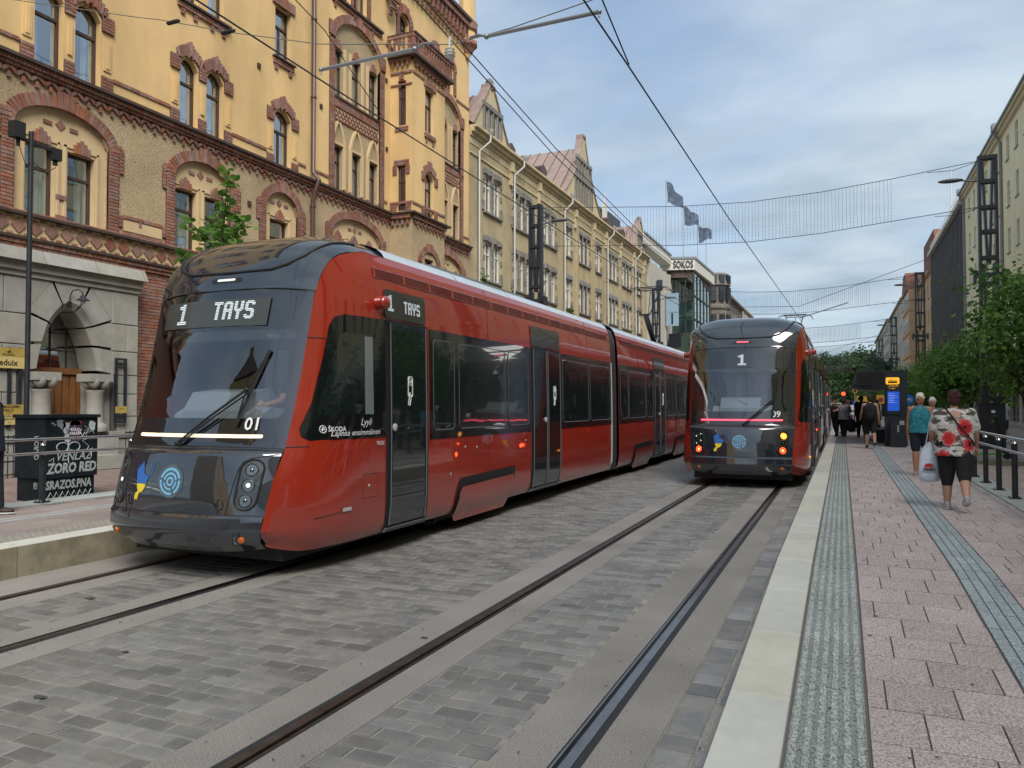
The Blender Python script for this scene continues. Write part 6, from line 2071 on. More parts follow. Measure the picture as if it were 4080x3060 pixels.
def gable(u0, u1, v0, top, m, curved=False):
    c = (u0 + u1) / 2; h = top - v0
    L_ = [(u0, v0), (u0 + (c - u0) * .12, v0 + h * .10)] if False else [(u0, v0)]
    n = 8
    for k in range(1, n):
        t = k / n; s_ = t ** (1.35 if curved else 1.0)
        L_.append((u0 + (c - .35 - u0) * (t if not curved else 1 - (1 - t) ** 1.25), v0 + h * .92 * t ** (1.25 if curved else 1.05)))
    L_ += [(c - .32, v0 + h * .93), (c - .30, top), (c + .30, top), (c + .32, v0 + h * .93)]
    R__ = [(2 * c - a, b) for a, b in L_[1:n]][::-1]
    poly = L_ + R__ + [(u1, v0)]
    mb = F.mb(); mb.prism(poly, lambda p, q, d: (p, q, d), -.35, .02)
    g = part('gable', mb, m, B2)
    mb = F.mb()
    for (a, b), (c_, d_) in zip(poly[:-1], poly[1:]):
        mb.bar((a, b, -.16), (c_, d_, -.16), .14, .50, up=(0, 0, 1)) if False else mb.add([(a, b + .0, -.42), (a, b, .10), (c_, d_, .10), (c_, d_, -.42), (a, b + .14, -.42), (a, b + .14, .10), (c_, d_ + .14, .10), (c_, d_ + .14, -.42)], [(0, 3, 2, 1), (4, 5, 6, 7), (1, 2, 6, 5), (0, 4, 7, 3), (0, 1, 5, 4), (2, 3, 7, 6)])
    part('gable_coping', mb, copper, g)
    return g
def gable_windows(g, c, w_, v0, rws, n):
    mbw = F.mb(); mbs = F.mb()
    for j, (va, vb, nn) in enumerate(rws):
        for i in range(nn):
            p = c + (i - (nn - 1) / 2) * w_
            mbw.box(p - w_ * .28, p + w_ * .28, va, vb, .022, .03); mbs.box(p - w_ * .5 - .02, p - w_ * .32, va - .1, vb + .2, .022, .12)
        p = c + ((nn - 1) / 2 + .5) * w_; mbs.box(p - .02, p + w_ * .18, va - .1, vb + .2, .022, .12)
        mbs.box(c - nn * w_ / 2 - .1, c + nn * w_ / 2 + .15, vb + .05, vb + .28, .022, .14)
    part('gable_window', mbw, win_dark, g); part('gable_surround', mbs, quoin, g)
win_dark = mat('dark_glass', (.03, .035, .04), rough=.1, coat=.5)
g = gable(32.3, 36.9, 14.92, 17.6, olive_p); gable_windows(g, 34.6, .52, 15, [(15.3, 16.3, 4)], 4)
mb = MB(); mb.lathe([(.2, 17.5), (.22, 17.9), (.13, 18.05)], (-16.1, 34.6, 0), 8); part('finial', mb, quoin, g)
g = gable(45.0, 54.0, 14.92, 19.9, olive_p, True); gable_windows(g, 49.4, .62, 15, [(15.3, 16.7, 6), (17.0, 18.0, 5)], 6)
g = gable(63.2, 67.6, 14.92, 17.6, olive_p); gable_windows(g, 65.4, .52, 15, [(15.3, 16.3, 4)], 4)
mb = MB(); mb.lathe([(.2, 17.5), (.22, 17.95), (.13, 18.1)], (-16.1, 65.4, 0), 8); part('finial', mb, quoin, g)
# sheet roof with standing seams: low eaves roof plus saddle roofs behind the gables
def roofpiece(pts, seams, axis):
    mb = MB(); mb.add(pts, [(0, 1, 2, 3)]); r_ = part('roof', mb, copper, B2, fix=False)
    mb = MB(); A, B_, C_, D = [Vector(p) for p in pts]
    for k in range(1, seams):
        t = k / seams; a = A.lerp(B_, t); b = D.lerp(C_, t); mb.bar(a + Vector((0, 0, .03)), b + Vector((0, 0, .03)), .04, .05)
    part('roof_seam', mb, mat('roof_seam', (.12, .09, .08), rough=.6), r_)
roofpiece([(-15.7, Y0, 14.93), (-15.7, Y1, 14.93), (-19, Y1, 17.2), (-19, Y0, 17.2)], 60, 0)
for a, c, b, h in ((32.3, 34.6, 36.9, 17.35), (45.0, 49.5, 54.0, 19.2), (63.2, 65.4, 67.6, 17.35)):
    roofpiece([(-16.3, a, 14.95), (-22, a, 14.95), (-22, c, h), (-16.3, c, h)], 8, 1)
    roofpiece([(-16.3, b, 14.95), (-22, b, 14.95), (-22, c, h), (-16.3, c, h)], 8, 1)
for a, c in ((37.6, 15.1), (42.4, 15.3), (47.5, 16.0), (56.2, 15.3), (60.5, 15.3)):
    mb = F.mb(); mb.prism([(a - .4, c), (a + .4, c), (a + .5, c + .45), (a, c + .7), (a - .5, c + .45)], lambda p, q, d: (p, q, d), -1.2, -.15 if a != 47.5 else -1.0); part('roof_dormer', mb, mat('dormer_brown', (.09, .055, .045), rough=.6), B2)
# lettering band on the first gable front and monograms
text('BIBIBI', .32, olive, B2, F.T(34.9, 14.12, .04), (0, 1, 0), (0, 0, 1), 'relief_lettering', thick=.02, wscale=1.2)

# ================================================================ department store with ribbed front and stair tower
rib = mat('pale_ribbed_cladding', (0.42, 0.40, 0.35), rough=.8, var=.08, dirt=.12)
beam_m = mat('pale_beam', (0.60, 0.58, 0.50), rough=.7, var=.05, dirt=.1)
tower_glass = glass('tower_glass', tint=(.42, .58, .52), base=.22, gain=.7)
green_f = mat('green_steel', (.02, .045, .035), rough=.5)
B3 = thing('department_store', 'department store with pale vertical ribs, green glass tower and SOKOS beam', 'building', (-16, 85, .3))
mb = MB()
mb.box(-30, -16.25, 67.9, 101, .3, 14.6)
part('wall', mb, rib, B3)
mb = MB(); y = 67.95
while y < 101:
    mb.box(-16.3, -15.75 if int(y * 2) % 2 else -15.9, y, y + .34, 4.4, 14.8); y += .68
part('ribs', mb, rib, B3, kind='stuff')
mb = MB(); mb.box(-16.2, -15.6, 67.9, 101, 3.6, 4.4); part('canopy', mb, green_f, B3)
mb = MB(); mb.box(-15.7, -14.2, 76, 79, 6.0, 8.5); part('green_board', mb, mat('green_board', (.03, .06, .035), rough=.6), B3)
mb = MB(); mb.box(-16.8, -13.7, 78.3, 88.5, .3, 15.2); part('stair_tower', mb, tower_glass, B3)
mb = MB()
for y in (78.3, 80.3, 82.3, 84.4, 86.5, 88.5): mb.box(-13.76, -13.6, y - .06, y + .06, .3, 15)
for x in (-14.5, -15.3): mb.box(x - .06, x + .06, 78.2, 78.3, .3, 15)
for z in (3.2, 5.6, 8.0, 10.4, 12.8): mb.box(-16.8, -13.6, 78.2, 78.32, z - .07, z + .07); mb.box(-13.75, -13.6, 78.3, 88.5, z - .07, z + .07)
part('tower_frame', mb, green_f, B3)
mb = MB()
for i, z in enumerate((3, 5.6, 8.2, 10.8)): mb.bar((-14.4, 79.5, z), (-14.4, 87.6, z + 2.2), 1.0, .2); mb.box(-16.2, -13.9, 78.6, 80.2, z - .1, z + .1)
part('stair_flight', mb, rib, B3)
mb = MB(); mb.box(-16.9, -15.75, 66.0, 77.3, 15.86, 16.75); mb.prism([(-16.9, 77.3), (-15.8, 77.3), (-13.5, 78.0), (-13.2, 89), (-16.9, 89)], lambda p, q, d: (p, q, d), 15.35, 16.45)
bm_ = part('roof_beam', mb, beam_m, B3)
mb = MB(); mb.box(-17, -15.65, 66.0, 77.3, 16.76, 16.92); mb.prism([(-17, 77.2), (-15.75, 77.2), (-13.4, 77.9), (-13.1, 89.1), (-17, 89.1)], lambda p, q, d: (p, q, d), 16.45, 16.65); part('beam_cap', mb, mat('lead_cap', (.22, .24, .25), rough=.4), bm_)
mb = MB(); mb.prism([(-16.4, 77.7), (-15.4, 77.7), (-13.8, 78.25), (-13.6, 88.7), (-16.4, 88.7)], lambda p, q, d: (p, q, d), 14.6, 15.35); part('beam_soffit', mb, mat('brown_soffit', (.08, .05, .04), rough=.7), bm_)
blk = mat('black_letters', (.01, .012, .02), rough=.4)
d_ = Vector((2.3, .7, 0)).normalized()
text('SOKOS', .72, blk, B3, (-14.6, 77.66, 15.54), tuple(d_), (0, 0, 1), 'sign_lettering', thick=.06, wscale=.60, bold=.03)
mb = MB(); mb.box(-15.7, -15.2, 70.5, 70.7, 12.3, 13.3); part('hotel_sign', mb, mat('dark_green_sign', (.02, .04, .05), rough=.5), B3)
mb = MB(); mb.box(-15.7, -14.5, 74.6, 74.75, 9.4, 12.6); part('banner', mb, mat('blue_banner', (.25, .36, .45), rough=.6), B3)
text('I', 1.1, blk, B3, (-15.1, 74.58, 9.6), (1, 0, 0), (0, 0, 1), 'sign_lettering', thick=.02)
mb = MB(); mb.box(-15.6, -14.4, 75.2, 75.3, 7.4, 8.7); part('sign_board', mb, blk, B3)
# roofscape behind: plant rooms and aerials
mb = MB(); mb.box(-24, -18.5, 56, 63, 15, 18.3); mb.box(-23, -19, 66, 70, 15, 19)
s_ = solo('plant_room', mb, mat('dark_green_cladding', (.05, .06, .06), rough=.6, var=.2), 'dark clad rooftop plant room behind the olive building gable', 'roof structure')
mb = MB()
for y, z in ((57, 19.6), (62, 18.7)):
    mb.box(-18.4, -18.1, y, y + .5, z - 1.4, z + .1); mb.tube([(-18.25, y + .25, 15), (-18.25, y + .25, z + 1.0)], .05, 6)
solo('antenna_mast', mb, beam_m, 'white mobile phone aerials on the roof behind the tall gable', 'antenna')

# ================================================================ ornate grey-stone corner block
grey_st = mat('brown_grey_stone', (0.19, 0.165, 0.14), rough=.9, var=.2, vscale=3, bump=.4, dirt=.2)
B4 = thing('corner_building', 'ornate grey stone corner building with dark turret beyond the department store', 'building', (-16, 120, .3))
F = Facade(-16.0, 1, B4)
ops = []; y = 102.5
while y < 139:
    for c, d in ((14.8, 17.0), (11.4, 13.6), (8.0, 10.2), (4.6, 6.8)): ops.append((y, y + 1.3, c, d))
    y += 2.6
F.wall('wall', 100.5, 140, .3, 18.2, ops, grey_st, depth=.3)
for o in ops:
    if o[2] > 7: F.window(*o, style='brown', w=-.25, transom=.6, mull=True, cur='drape')
F.body(100.5, 140, .3, 18.2, 12, -.5, grey_st)
mb = F.mb(); mb.box(100.4, 140, 18.2, 18.5, 0, .6); mb.box(100.4, 140, 14.2, 14.5, 0, .3); mb.box(100.4, 140, 11.0, 11.15, 0, .2); part('cornice', mb, grey_st, B4)
mb = MB(); mb.lathe([(2.0, 7), (2.0, 14.2), (2.2, 14.4), (2.2, 14.8), (1.9, 15), (1.9, 17.4), (2.2, 17.5), (2.0, 18.2), (1.95, 19.0), (1.9, 19.1)], (-15.6, 104.6, 0), 12); tr = part('turret', mb, grey_st, B4)
mb = MB()
for k in range(6):
    a = -PI / 2 - .9 + k * .52
    for z0, z1 in ((15.4, 17.2), (11.8, 13.6), (17.7, 18.8)): 
        c = Vector((-15.6 + 1.93 * math.cos(a), 104.6 + 1.93 * math.sin(a), (z0 + z1) / 2)); mb.obox(c, (.5, .7, z1 - z0), Matrix.Rotation(a, 3, 'Z'))
part('turret_window', mb, win_dark, tr)
mb = MB(); mb.add([(-15.9, 104, 18.5), (-15.9, 140, 18.5), (-19, 140, 21), (-19, 104, 21)], [(0, 1, 2, 3)]); part('roof', mb, mat('slate_roof', (.06, .065, .07), rough=.6, var=.2), B4, fix=False)
def plain_block(label, name, X, sgn, y0, y1, top, m, step=2.8, wh=1.9, ww=1.2, fl=3.2, roofm=None, dh=1.8, mull=True):
    b = thing(name, label, 'building', (X, (y0 + y1) / 2, .3)); F = Facade(X, sgn, b)
    ops = []; y = y0 + 1.0
    while y + ww < y1 - .4:
        z = top - 1.1 - wh
        while z > 3.6: ops.append((y, y + ww, z, z + wh)); z -= fl
        y += step
    F.wall('wall', y0, y1, .3, top, ops, m, depth=.22)
    for o in ops:
        if o[3] > 5: F.window(*o, style='white', w=-.15, transom=.6, mull=mull, cur=F.seed.choice(('none', 'half', 'drape')))
    F.body(y0, y1, .3, top, 12, -.5, m)
    mb = F.mb(); mb.box(y0, y1, top, top + .25, -.2, .45); part('cornice', mb, m, b)
    mb = F.mb(); mb.prism([(-.2, top + .25), (-5, top + .25 + dh), (-11, top + .25)], lambda p, q, d: (d, q, p), y0, y1); part('roof', mb, roofm or copper, b)
    return b, F
pale = mat('pale_stone_render', (0.50, 0.46, 0.38), rough=.9, var=.06, dirt=.15)
plain_block('pale building far down the left side of the street', 'office_building', -16, 1, 141, 235, 18.6, pale, 4.2, roofm=mat('slate_roof', (.06, .065, .07)))

# ================================================================ right side of the street
paley = mat('pale_yellow_render', (0.80, 0.71, 0.45), rough=.92, var=.05, vscale=.8, dirt=.12)
trimg = mat('grey_trim', (.26, .27, .26), rough=.6)
B5 = thing('apartment_building', 'pale yellow five storey building behind the trees on the right', 'building', (10.5, 40, .3))
F = Facade(10.5, -1, B5)
ops = []; y = 58.0 - 2.9 * 24
cols = [58.0 + 2.88 * k for k in range(-24, 8)]
for c in cols:
    for z in (18.42, 15.25, 12.08, 8.9, 5.75): ops.append((c - .45, c + .45, z, z + 1.65))
F.wall('wall', -14, 81.0, 4.6, 20.6, ops, paley, depth=.14)
dk = F.mb()
for o in ops:
    if o[1] > 20 or o[0] % 5 < 3: F.window(*o, style='white', w=-.12, transom=.62, mull=True, cur=F.seed.choice(('drape', 'none', 'half')), fw=.06)
    dk.box(o[0] - .06, o[1] + .06, o[2] - .09, o[2] - .03, -.05, .09)
part('window_sill', dk, trimg, B5)
ops = []; y = -13.5
while y < 79: ops.append((y, y + 3.0, .6, 3.6)); y += 3.8
F.wall('shop_wall', -14, 81, .3, 4.6, ops, mat('pale_stone_base', (.42, .40, .35), rough=.8, var=.1), depth=.3)
for o in ops: F.window(*o, style='brown', w=-.25, transom=.8, mull=True, cur='none')
mb = F.mb(); mb.box(-14, 81, 3.75, 3.95, 0, 1.4); part('awning', mb, trimg, B5)
F.body(-14, 81, .3, 20.6, 13, -.5, paley)
mb = F.mb(); mb.box(-14, 81, 20.6, 20.85, 0, .22); mb.box(-14, 81, 20.85, 21.05, 0, .40); part('cornice', mb, mat('pale_cornice', (.62, .55, .38), rough=.9), B5)
mb = F.mb(); mb.box(-14, 81, 21.05, 21.2, -.3, .52); part('gutter', mb, trimg, B5)
mb = F.mb(); mb.prism([(.3, 21.2), (-6, 23.4), (-13, 21.2)], lambda p, q, d: (d, q, p), -14, 81); part('roof', mb, mat('grey_sheet_roof', (.16, .17, .17), rough=.5), B5)
mb = MB(); y = -14
while y < 81: mb.tube([(10.5, y, 21.3), (10.5, y, 22.1)], .025, 5); y += 2.0
for z in (21.7, 22.1): mb.tube([(10.5, -14, z), (10.5, 81, z)], .02, 5)
part('roof_railing', mb, trimg, B5)
for y in (62.9, 80.7, 34, 5):
    mb = MB(); mb.tube([(10.1, y - .3, 21.1), (10.1, y, 20.7), (10.4, y, 20.2), (10.4, y, .4)], .10, 8); mb.box(9.85, 10.35, y - .6, y + .1, 20.95, 21.45); part('rain_pipe', mb, trimg, B5, smooth=40)
plain_block('pale rendered building on the right behind the camera', 'apartment_building', 10.5, -1, -75, -14.2, 19.0, pale, 4.2)
plain_block('ochre rendered building on the left behind the camera', 'apartment_building', -16, 1, -70, -24, 18.0, yellow, 4.2)
# dark ribbed office
B6 = thing('office_building', 'dark brown office block with close vertical fins beside the yellow building', 'building', (10.5, 95, .3))
mb = MB(); mb.box(10.7, 24, 81.2, 109, .3, 20.3); part('wall', mb, mat('dark_office_glass', (.012, .012, .014), rough=.25, coat=.3), B6)
fin = mat('bronze_fin', (.11, .095, .085), rough=.5)
mb = MB(); y = 81.3
while y < 109: mb.box(10.35, 10.72, y, y + .14, 3.8, 20.3); y += .92
part('fins', mb, fin, B6, kind='stuff')
mb = MB()
for z in (6.2, 8.9, 11.6, 14.3, 17.0, 19.7): mb.box(10.45, 10.71, 81.2, 109, z, z + .75)
part('floor_band', mb, mat('floor_band_brown', (.16, .145, .135), rough=.5), B6)
mb = MB(); mb.box(10.0, 24, 81.2, 109, 20.3, 20.75); part('roof_edge', mb, beam_m, B6)
mb = MB(); y = 81.3
while y < 109: mb.tube([(10.3, y, 20.7), (10.3, y, 21.6)], .03, 5); y += 1.5
mb.tube([(10.3, 81.2, 21.6), (10.3, 109, 21.6)], .03, 5); part('roof_railing', mb, beam_m, B6)
# peach house with corner tower and red roofs
peach = mat('peach_render', (.60, .40, .22), rough=.9, var=.06, dirt=.12)
redroof = mat('red_tile_roof', (.19, .07, .045), rough=.8, var=.2, vscale=4)
b7, F = plain_block('peach coloured old building with red roofs and a round cornered oriel', 'apartment_building', 10.5, -1, 109.3, 157, 18.6, peach, 3.4, 2.0, 1.3, 3.3, redroof, 2.2)
mb = F.mb(); mb.prism([(126.5, 18.7), (137.5, 18.7), (134.5, 21.6), (129.5, 21.6)], lambda p, q, d: (p, q, d), -4, 1.6); part('mansard', mb, redroof, b7)
mb = F.mb(); mb.prism([(107.0, 18.8), (126, 18.8), (126, 24.6), (113, 24.6)], lambda p, q, d: (p, q, d), -9, -.6); part('steep_roof', mb, redroof, b7)
mb = F.mb(); mb.box(126, 138, 4.5, 18.7, 0.01, 1.4); orl = part('oriel', mb, peach, b7)
for z in (16.2, 12.8, 9.4, 6.0):
    for u in (127.2, 129.7, 132.3, 135.0): F.window(u, u + 1.5, z, z + 2.1, style='white', w=1.44, transom=.6, cur='none')
mb = F.mb()
for z in (15.6, 12.2, 8.8): mb.box(125.9, 138.1, z, z + .2, 0, 1.55)
part('oriel_band', mb, peach, b7)
plain_block('beige rendered building with small square windows far down the right side', 'office_building', 10.5, -1, 157.3, 206, 21.5, mat('beige_render', (.50, .44, .36), rough=.9, var=.05, dirt=.15), 4.2, 1.8, 1.5, 3.3, trimg, 1.2, False)
plain_block('cream building with ribbon windows far down the right side', 'office_building', 10.5, -1, 206.5, 288, 22.5, pale, 3.2, 1.5, 2.6, 3.2, trimg, 1.0, True)
plain_block('farthest building on the right with a sloping red roof', 'apartment_building', 10.5, -1, 290, 366, 20.5, mat('sand_render', (.48, .42, .33), rough=.9, dirt=.15), 4.2, 1.8, 1.5, 3.3, redroof, 3.5)
for x, y, z, lb in ((9.2, 96, 27.5, 'thin flagpole on the dark office block roof'), (8.5, 150, 30, 'thin flagpole on the peach building roof'), (9.5, 190, 33, 'thin pole on the beige building roof')):
    mb = MB(); mb.tube([(x + 2, y, 18), (x + 2, y, z)], .06, 6); solo('flagpole', mb, beam_m, lb, 'flagpole')
# ================================================================ lattice poles, light curtains, overhead line
def lattice_pole(lamp_dir):
    root = thing('lattice_mast', 'x', 'mast', (0, 0, 0), 0)
    H_ = 9.55; w = .235
    for sg in (-1, 1):
        mb = MB(); mb.box(sg * w - .045, sg * w + .045, -.13, .13, 0, H_); part('leg', mb, black_metal, root, world=False)
        mb = MB()
        z = .0
        for a, b in ((9.5, 6.0), (6.0, 2.2), (2.2, 0.1)): mb.bar((sg * .15, 0, a), (sg * .03, 0, b), .065, .22, up=(0, 1, 0))
        part('strut', mb, black_metal, root, world=False)
    for z in (.25, 1.6, 2.6, 3.55, 4.5, 5.35, 6.2, 7.05, 7.85, 8.7, 9.48):
        mb = MB(); mb.box(-w, w, -.14, .14, z - .06, z + .06); part('rung', mb, black_metal, root, world=False)
    mb = MB(); mb.box(-.40, .40, -.16, .16, 5.58, 5.70); mb.box(-.44, -.36, -.18, .18, 5.42, 5.8); mb.box(.36, .44, -.18, .18, 5.42, 5.8); part('bracket', mb, black_metal, root, world=False)
    d = lamp_dir
    mb = MB(); mb.tube([(d * .3, 0, 8.75), (d * .75, 0, 8.82)], .03, 6)
    mb.sphere((d * 1.05, 0, 8.84), .38, .14, .07, 14, 8)
    part('street_lamp', mb, mat('lamp_grey', (.10, .11, .115), rough=.4), root, world=False, smooth=50)
    mb = MB(); mb.box(-.36, .36, -.25, .25, 0, 1.45); mb.box(-.40, .40, -.28, .28, 1.45, 1.49); cb = part('cabinet', mb, black_metal, root, world=False)
    mb = MB(); mb.box(-.03, .07, -.262, -.25, 1.16, 1.24); part('cabinet_sticker', mb, white_p, cb, world=False)
    return root
first = {1: None, -1: None}
def put_pole(x, y, d, label):
    if first[d] is None: o = lattice_pole(d); first[d] = o
    else: o = copy_tree(first[d])
    o.location = (x, y, .31); o['label'] = label; o['group'] = 'black lattice masts along both sides of the street'
YP = [29, 53, 79, 105, 131, 157, 183, 209]
ordn = ['nearest', 'second', 'third', 'fourth', 'fifth', 'sixth', 'seventh', 'eighth']
for i, y in enumerate(YP):
    put_pole(4.42, y, -1, f'black lattice mast, {ordn[i]} in the row along the right side of the street')
    if i < 6: put_pole(-11.4 - (.45 if i else 0), y, 1, f'black lattice mast, {ordn[i]} in the row along the left side of the street')
bulb = mat('string_wire', (.05, .05, .05), rough=.5)
def light_curtain(y, label, far=0):
    t = thing('light_curtain', label, 'light curtain', (-3.4, y, 8.5), 0, 'light curtains strung across the street')
    up_ = [(-11.2, 9.74), (-8.2, 9.46), (-5.6, 9.22), (-3.0, 9.12), (-.6, 9.22), (1.6, 9.42), (4.2, 9.72)]
    lo_ = [(-11.0, 8.15), (-8.2, 7.95), (-5.6, 7.74), (-3.0, 7.66), (-.6, 7.76), (1.6, 7.97), (4.2, 8.2)]
    def at(P_, x):
        for (a, b), (c, d) in zip(P_, P_[1:]):
            if x <= c: return b + (d - b) * (x - a) / (c - a)
        return P_[-1][1]
    r_ = .012 + .004 * far
    for P_ in (up_, lo_):
        mb = MB(); mb.tube([(x, y, z) for x, z in P_], r_, 5)
        part('cable', mb, wire_m, t)
    mb = MB()
    for a, b in (((-11.2, 9.74), (-9.6, 9.58)), ((4.2, 9.72), (2.7, 9.52)), ((4.2, 8.2), (2.9, 8.02))): mb.tube([(a[0], y + .03, a[1]), ((a[0] + b[0]) / 2, y + .03, (a[1] + b[1]) / 2 - .12), (b[0], y + .03, b[1])], r_ * .8, 4)
    part('power_lead', mb, wire_m, t)
    mb = MB(); n = 84
    for k in range(n + 1):
        x = -8.2 + 9.8 * k / n; za, zb = at(up_, x), at(lo_, x); o = rnd.uniform(-.03, .03)
        w_ = .0035 + .002 * far
        P_ = [(x, y, za), (x + o, y, (za + zb) / 2), (x + rnd.uniform(-.02, .02), y, zb)]
        mb.tube(P_, w_, 3, caps=False)
        m_ = 11
        for j in range(m_):
            z = zb + (za - zb) * (j + .5) / m_; q = w_ * 2.4; xx = x + o * (1 - abs(2 * (j + .5) / m_ - 1))
            mb.add([(xx - q, y, z), (xx + q, y, z), (xx, y - q, z), (xx, y + q, z), (xx, y, z + q * 2), (xx, y, z - q * 2)], [(0, 2, 4), (2, 1, 4), (1, 3, 4), (3, 0, 4), (2, 0, 5), (1, 2, 5), (3, 1, 5), (0, 3, 5)])
    part('light_strings', mb, bulb, t, fix=False, kind='stuff')
for i, y in enumerate(YP[:6]): light_curtain(y, f'net of hanging light strings across the street, {ordn[i]} from the camera', i)

def wire(name, pts, r, label, group=None, m=None):
    mb = MB(); mb.tube(pts, r, 5); return solo(name, mb, m or wire_m, label, 'wire', group)
g_ = 'overhead tram wires'
wire('contact_wire', [(-6.25, -10, 5.95), (-6.17, 6, 5.96), (-6.17, 8.2, 5.93), (-6.2, 30, 5.86), (-6.0, 60, 5.9), (-6.3, 90, 5.9), (-6.1, 180, 5.9)], .011, 'overhead contact wire above the left track', g_)
wire('contact_wire', [(-2.5, -10, 5.9), (-2.42, 7.6, 5.92), (-2.38, 9.2, 5.90), (-2.3, 18, 5.92), (-1.85, 40, 5.9), (-2.2, 70, 5.9), (-1.9, 180, 5.9)], .011, 'overhead contact wire above the right track', g_)
wire('messenger_wire', [(-6.10, -4, 8.9), (-6.12, 10.4, 8.1), (-6.14, 16.6, 7.58), (-6.17, 25.7, 7.3), (-6.1, 40, 7.4), (-6.1, 79, 7.7), (-6.1, 150, 7.7)], .011, 'left of the twin feeder wires over the left tram', g_)
wire('messenger_wire', [(-5.98, -4, 8.9), (-6.0, 10.4, 8.12), (-6.05, 16.6, 7.68), (-6.10, 25.7, 7.42), (-6.0, 40, 7.5), (-6.0, 79, 7.8), (-6.0, 150, 7.8)], .011, 'right of the twin feeder wires over the left tram', g_)
wire('bridle_wire', [(-6.17, 4.5, 7.6), (-6.17, 6.5, 6.95), (-6.17, 8.15, 6.62), (-6.17, 8.9, 6.25), (-6.17, 9.5, 5.98)], .007, 'short stretched bridle wire joining the left contact wire', g_)
wire('bridle_wire', [(-2.25, 4.6, 6.9), (-2.33, 7.1, 6.25), (-2.38, 9.2, 5.93)], .009, 'short bridle wire joining the right contact wire', g_)
# cross span near the camera with fittings
SP = [(-16, 8.3, 9.5), (-9.7, 8.3, 7.57), (-9.27, 8.3, 7.45), (-7.89, 8.3, 6.99), (-6.37, 8.3, 6.54), (-4.37, 8.3, 6.16), (-3.57, 8.3, 6.21), (-2.62, 8.3, 6.33), (0, 8.3, 6.75), (4.5, 8.3, 7.7), (10.5, 8.3, 9.4)]
sp_ = thing('span_wire', 'cross span wire with insulators and steel registration arms above the left tram', 'wire', (-6, 8.3, 6.6))
mb = MB(); mb.tube(SP, .007, 5); part('cable', mb, mat('galvanised_wire', (.16, .15, .13), rough=.5), sp_)
fit = mat('galvanised_fitting', (.30, .31, .31), rough=.4, metal=.6)
for (a, b) in (((-4.90, 8.3, 6.20), (-6.30, 8.25, 6.16)), ((-3.90, 8.3, 6.17), (-2.40, 8.0, 6.02))):
    mb = MB(); a, b = Vector(a), Vector(b); mb.tube([a, b], .024, 8); part('registration_arm', mb, fit, sp_, smooth=40)
    mb = MB(); mb.sphere(a, .035); mb.sphere(b, .03); d = (a - b).normalized(); mb.tube([a, a + d * .12 + Vector((0, 0, .04)), a + d * .26 + Vector((0, 0, .03))], .016, 6); mb.tube([b, b + Vector((0, 0, -.06))], .012, 6); part('arm_clamp', mb, fit, sp_, smooth=40)
for x, z in ((-9.0, 7.36), (-7.95, 7.01)):
    mb = MB(); mb.tube([(x - .13, 8.3, z + .01), (x - .1, 8.3, z), (x + .1, 8.3, z), (x + .13, 8.3, z)], [.012, .03, .03, .012], 8); part('insulator', mb, rubber_s, sp_)
mb = MB(); mb.lathe([(.045, -.02), (.07, .0), (.045, .02), (.07, .04), (.045, .06), (.06, .08), (.02, .09)], (-4.40, 8.3, 6.02), 14); mb.bar((-4.40, 8.3, 6.1), (-4.40, 8.3, 6.26), .03, .02); part('pulley_insulator', mb, mat('white_porcelain', (.6, .6, .55), rough=.3), sp_, smooth=40)
for i, (y, zc) in enumerate(((40, 6.9), (79, 7.2))):
    wire('span_wire', [(-11.8, y, 8.4), (-6.1, y, 6.7), (-1.9, y, 6.55), (4.1, y, 8.6)], .012, f'cross span wire farther along the street, {ordn[i]} beyond the first light net', g_)
    if i: continue
    mb = MB(); mb.tube([(-1.85, y, 5.98), (.3, y, 6.62)], .03, 6); solo('registration_arm', mb, fit, f'slanting steel arm over the right track, {ordn[i]} from the camera', 'overhead arm')

# flags and flagpoles on the department store
flag_m = mat('blue_grey_flag', (.07, .10, .15), rough=.7, var=.4, vscale=2)
for i, (y, zt) in enumerate(((78.7, 25.0), (88.0, 24.6), (97.5, 24.4), (104.0, 24.0))):
    r_ = thing('flagpole', ('tall flagpole with a hanging flag, nearest on the department store', 'second flagpole on the department store with a blowing flag', 'third flagpole on the department store with a flag blown flat', 'fourth bare flagpole on the department store')[i], 'flagpole', (-16.5, y, 15), 0, 'flagpoles on the department store')
    mb = MB(); mb.tube([(-16.5, y, 14.4), (-16.5, y, zt)], .06, 6); part('pole', mb, pipe_m, r_)
    if i < 3:
        mb = MB(); dz = (1.7, 1.0, .35)[i]
        mb.grid(lambda a, b: (-16.5 + 1.5 * a + .12 * math.sin(7 * a + 2 * b), y + 1.0 * a + .25 * math.sin(5 * a + b), zt - .2 - 2.2 * b * (1 - .45 * a) - dz * a ** 1.4 + .10 * math.sin(8 * a + i)), 14, 8)
        fl = part('flag', mb, flag_m, r_, fix=False, smooth=60)

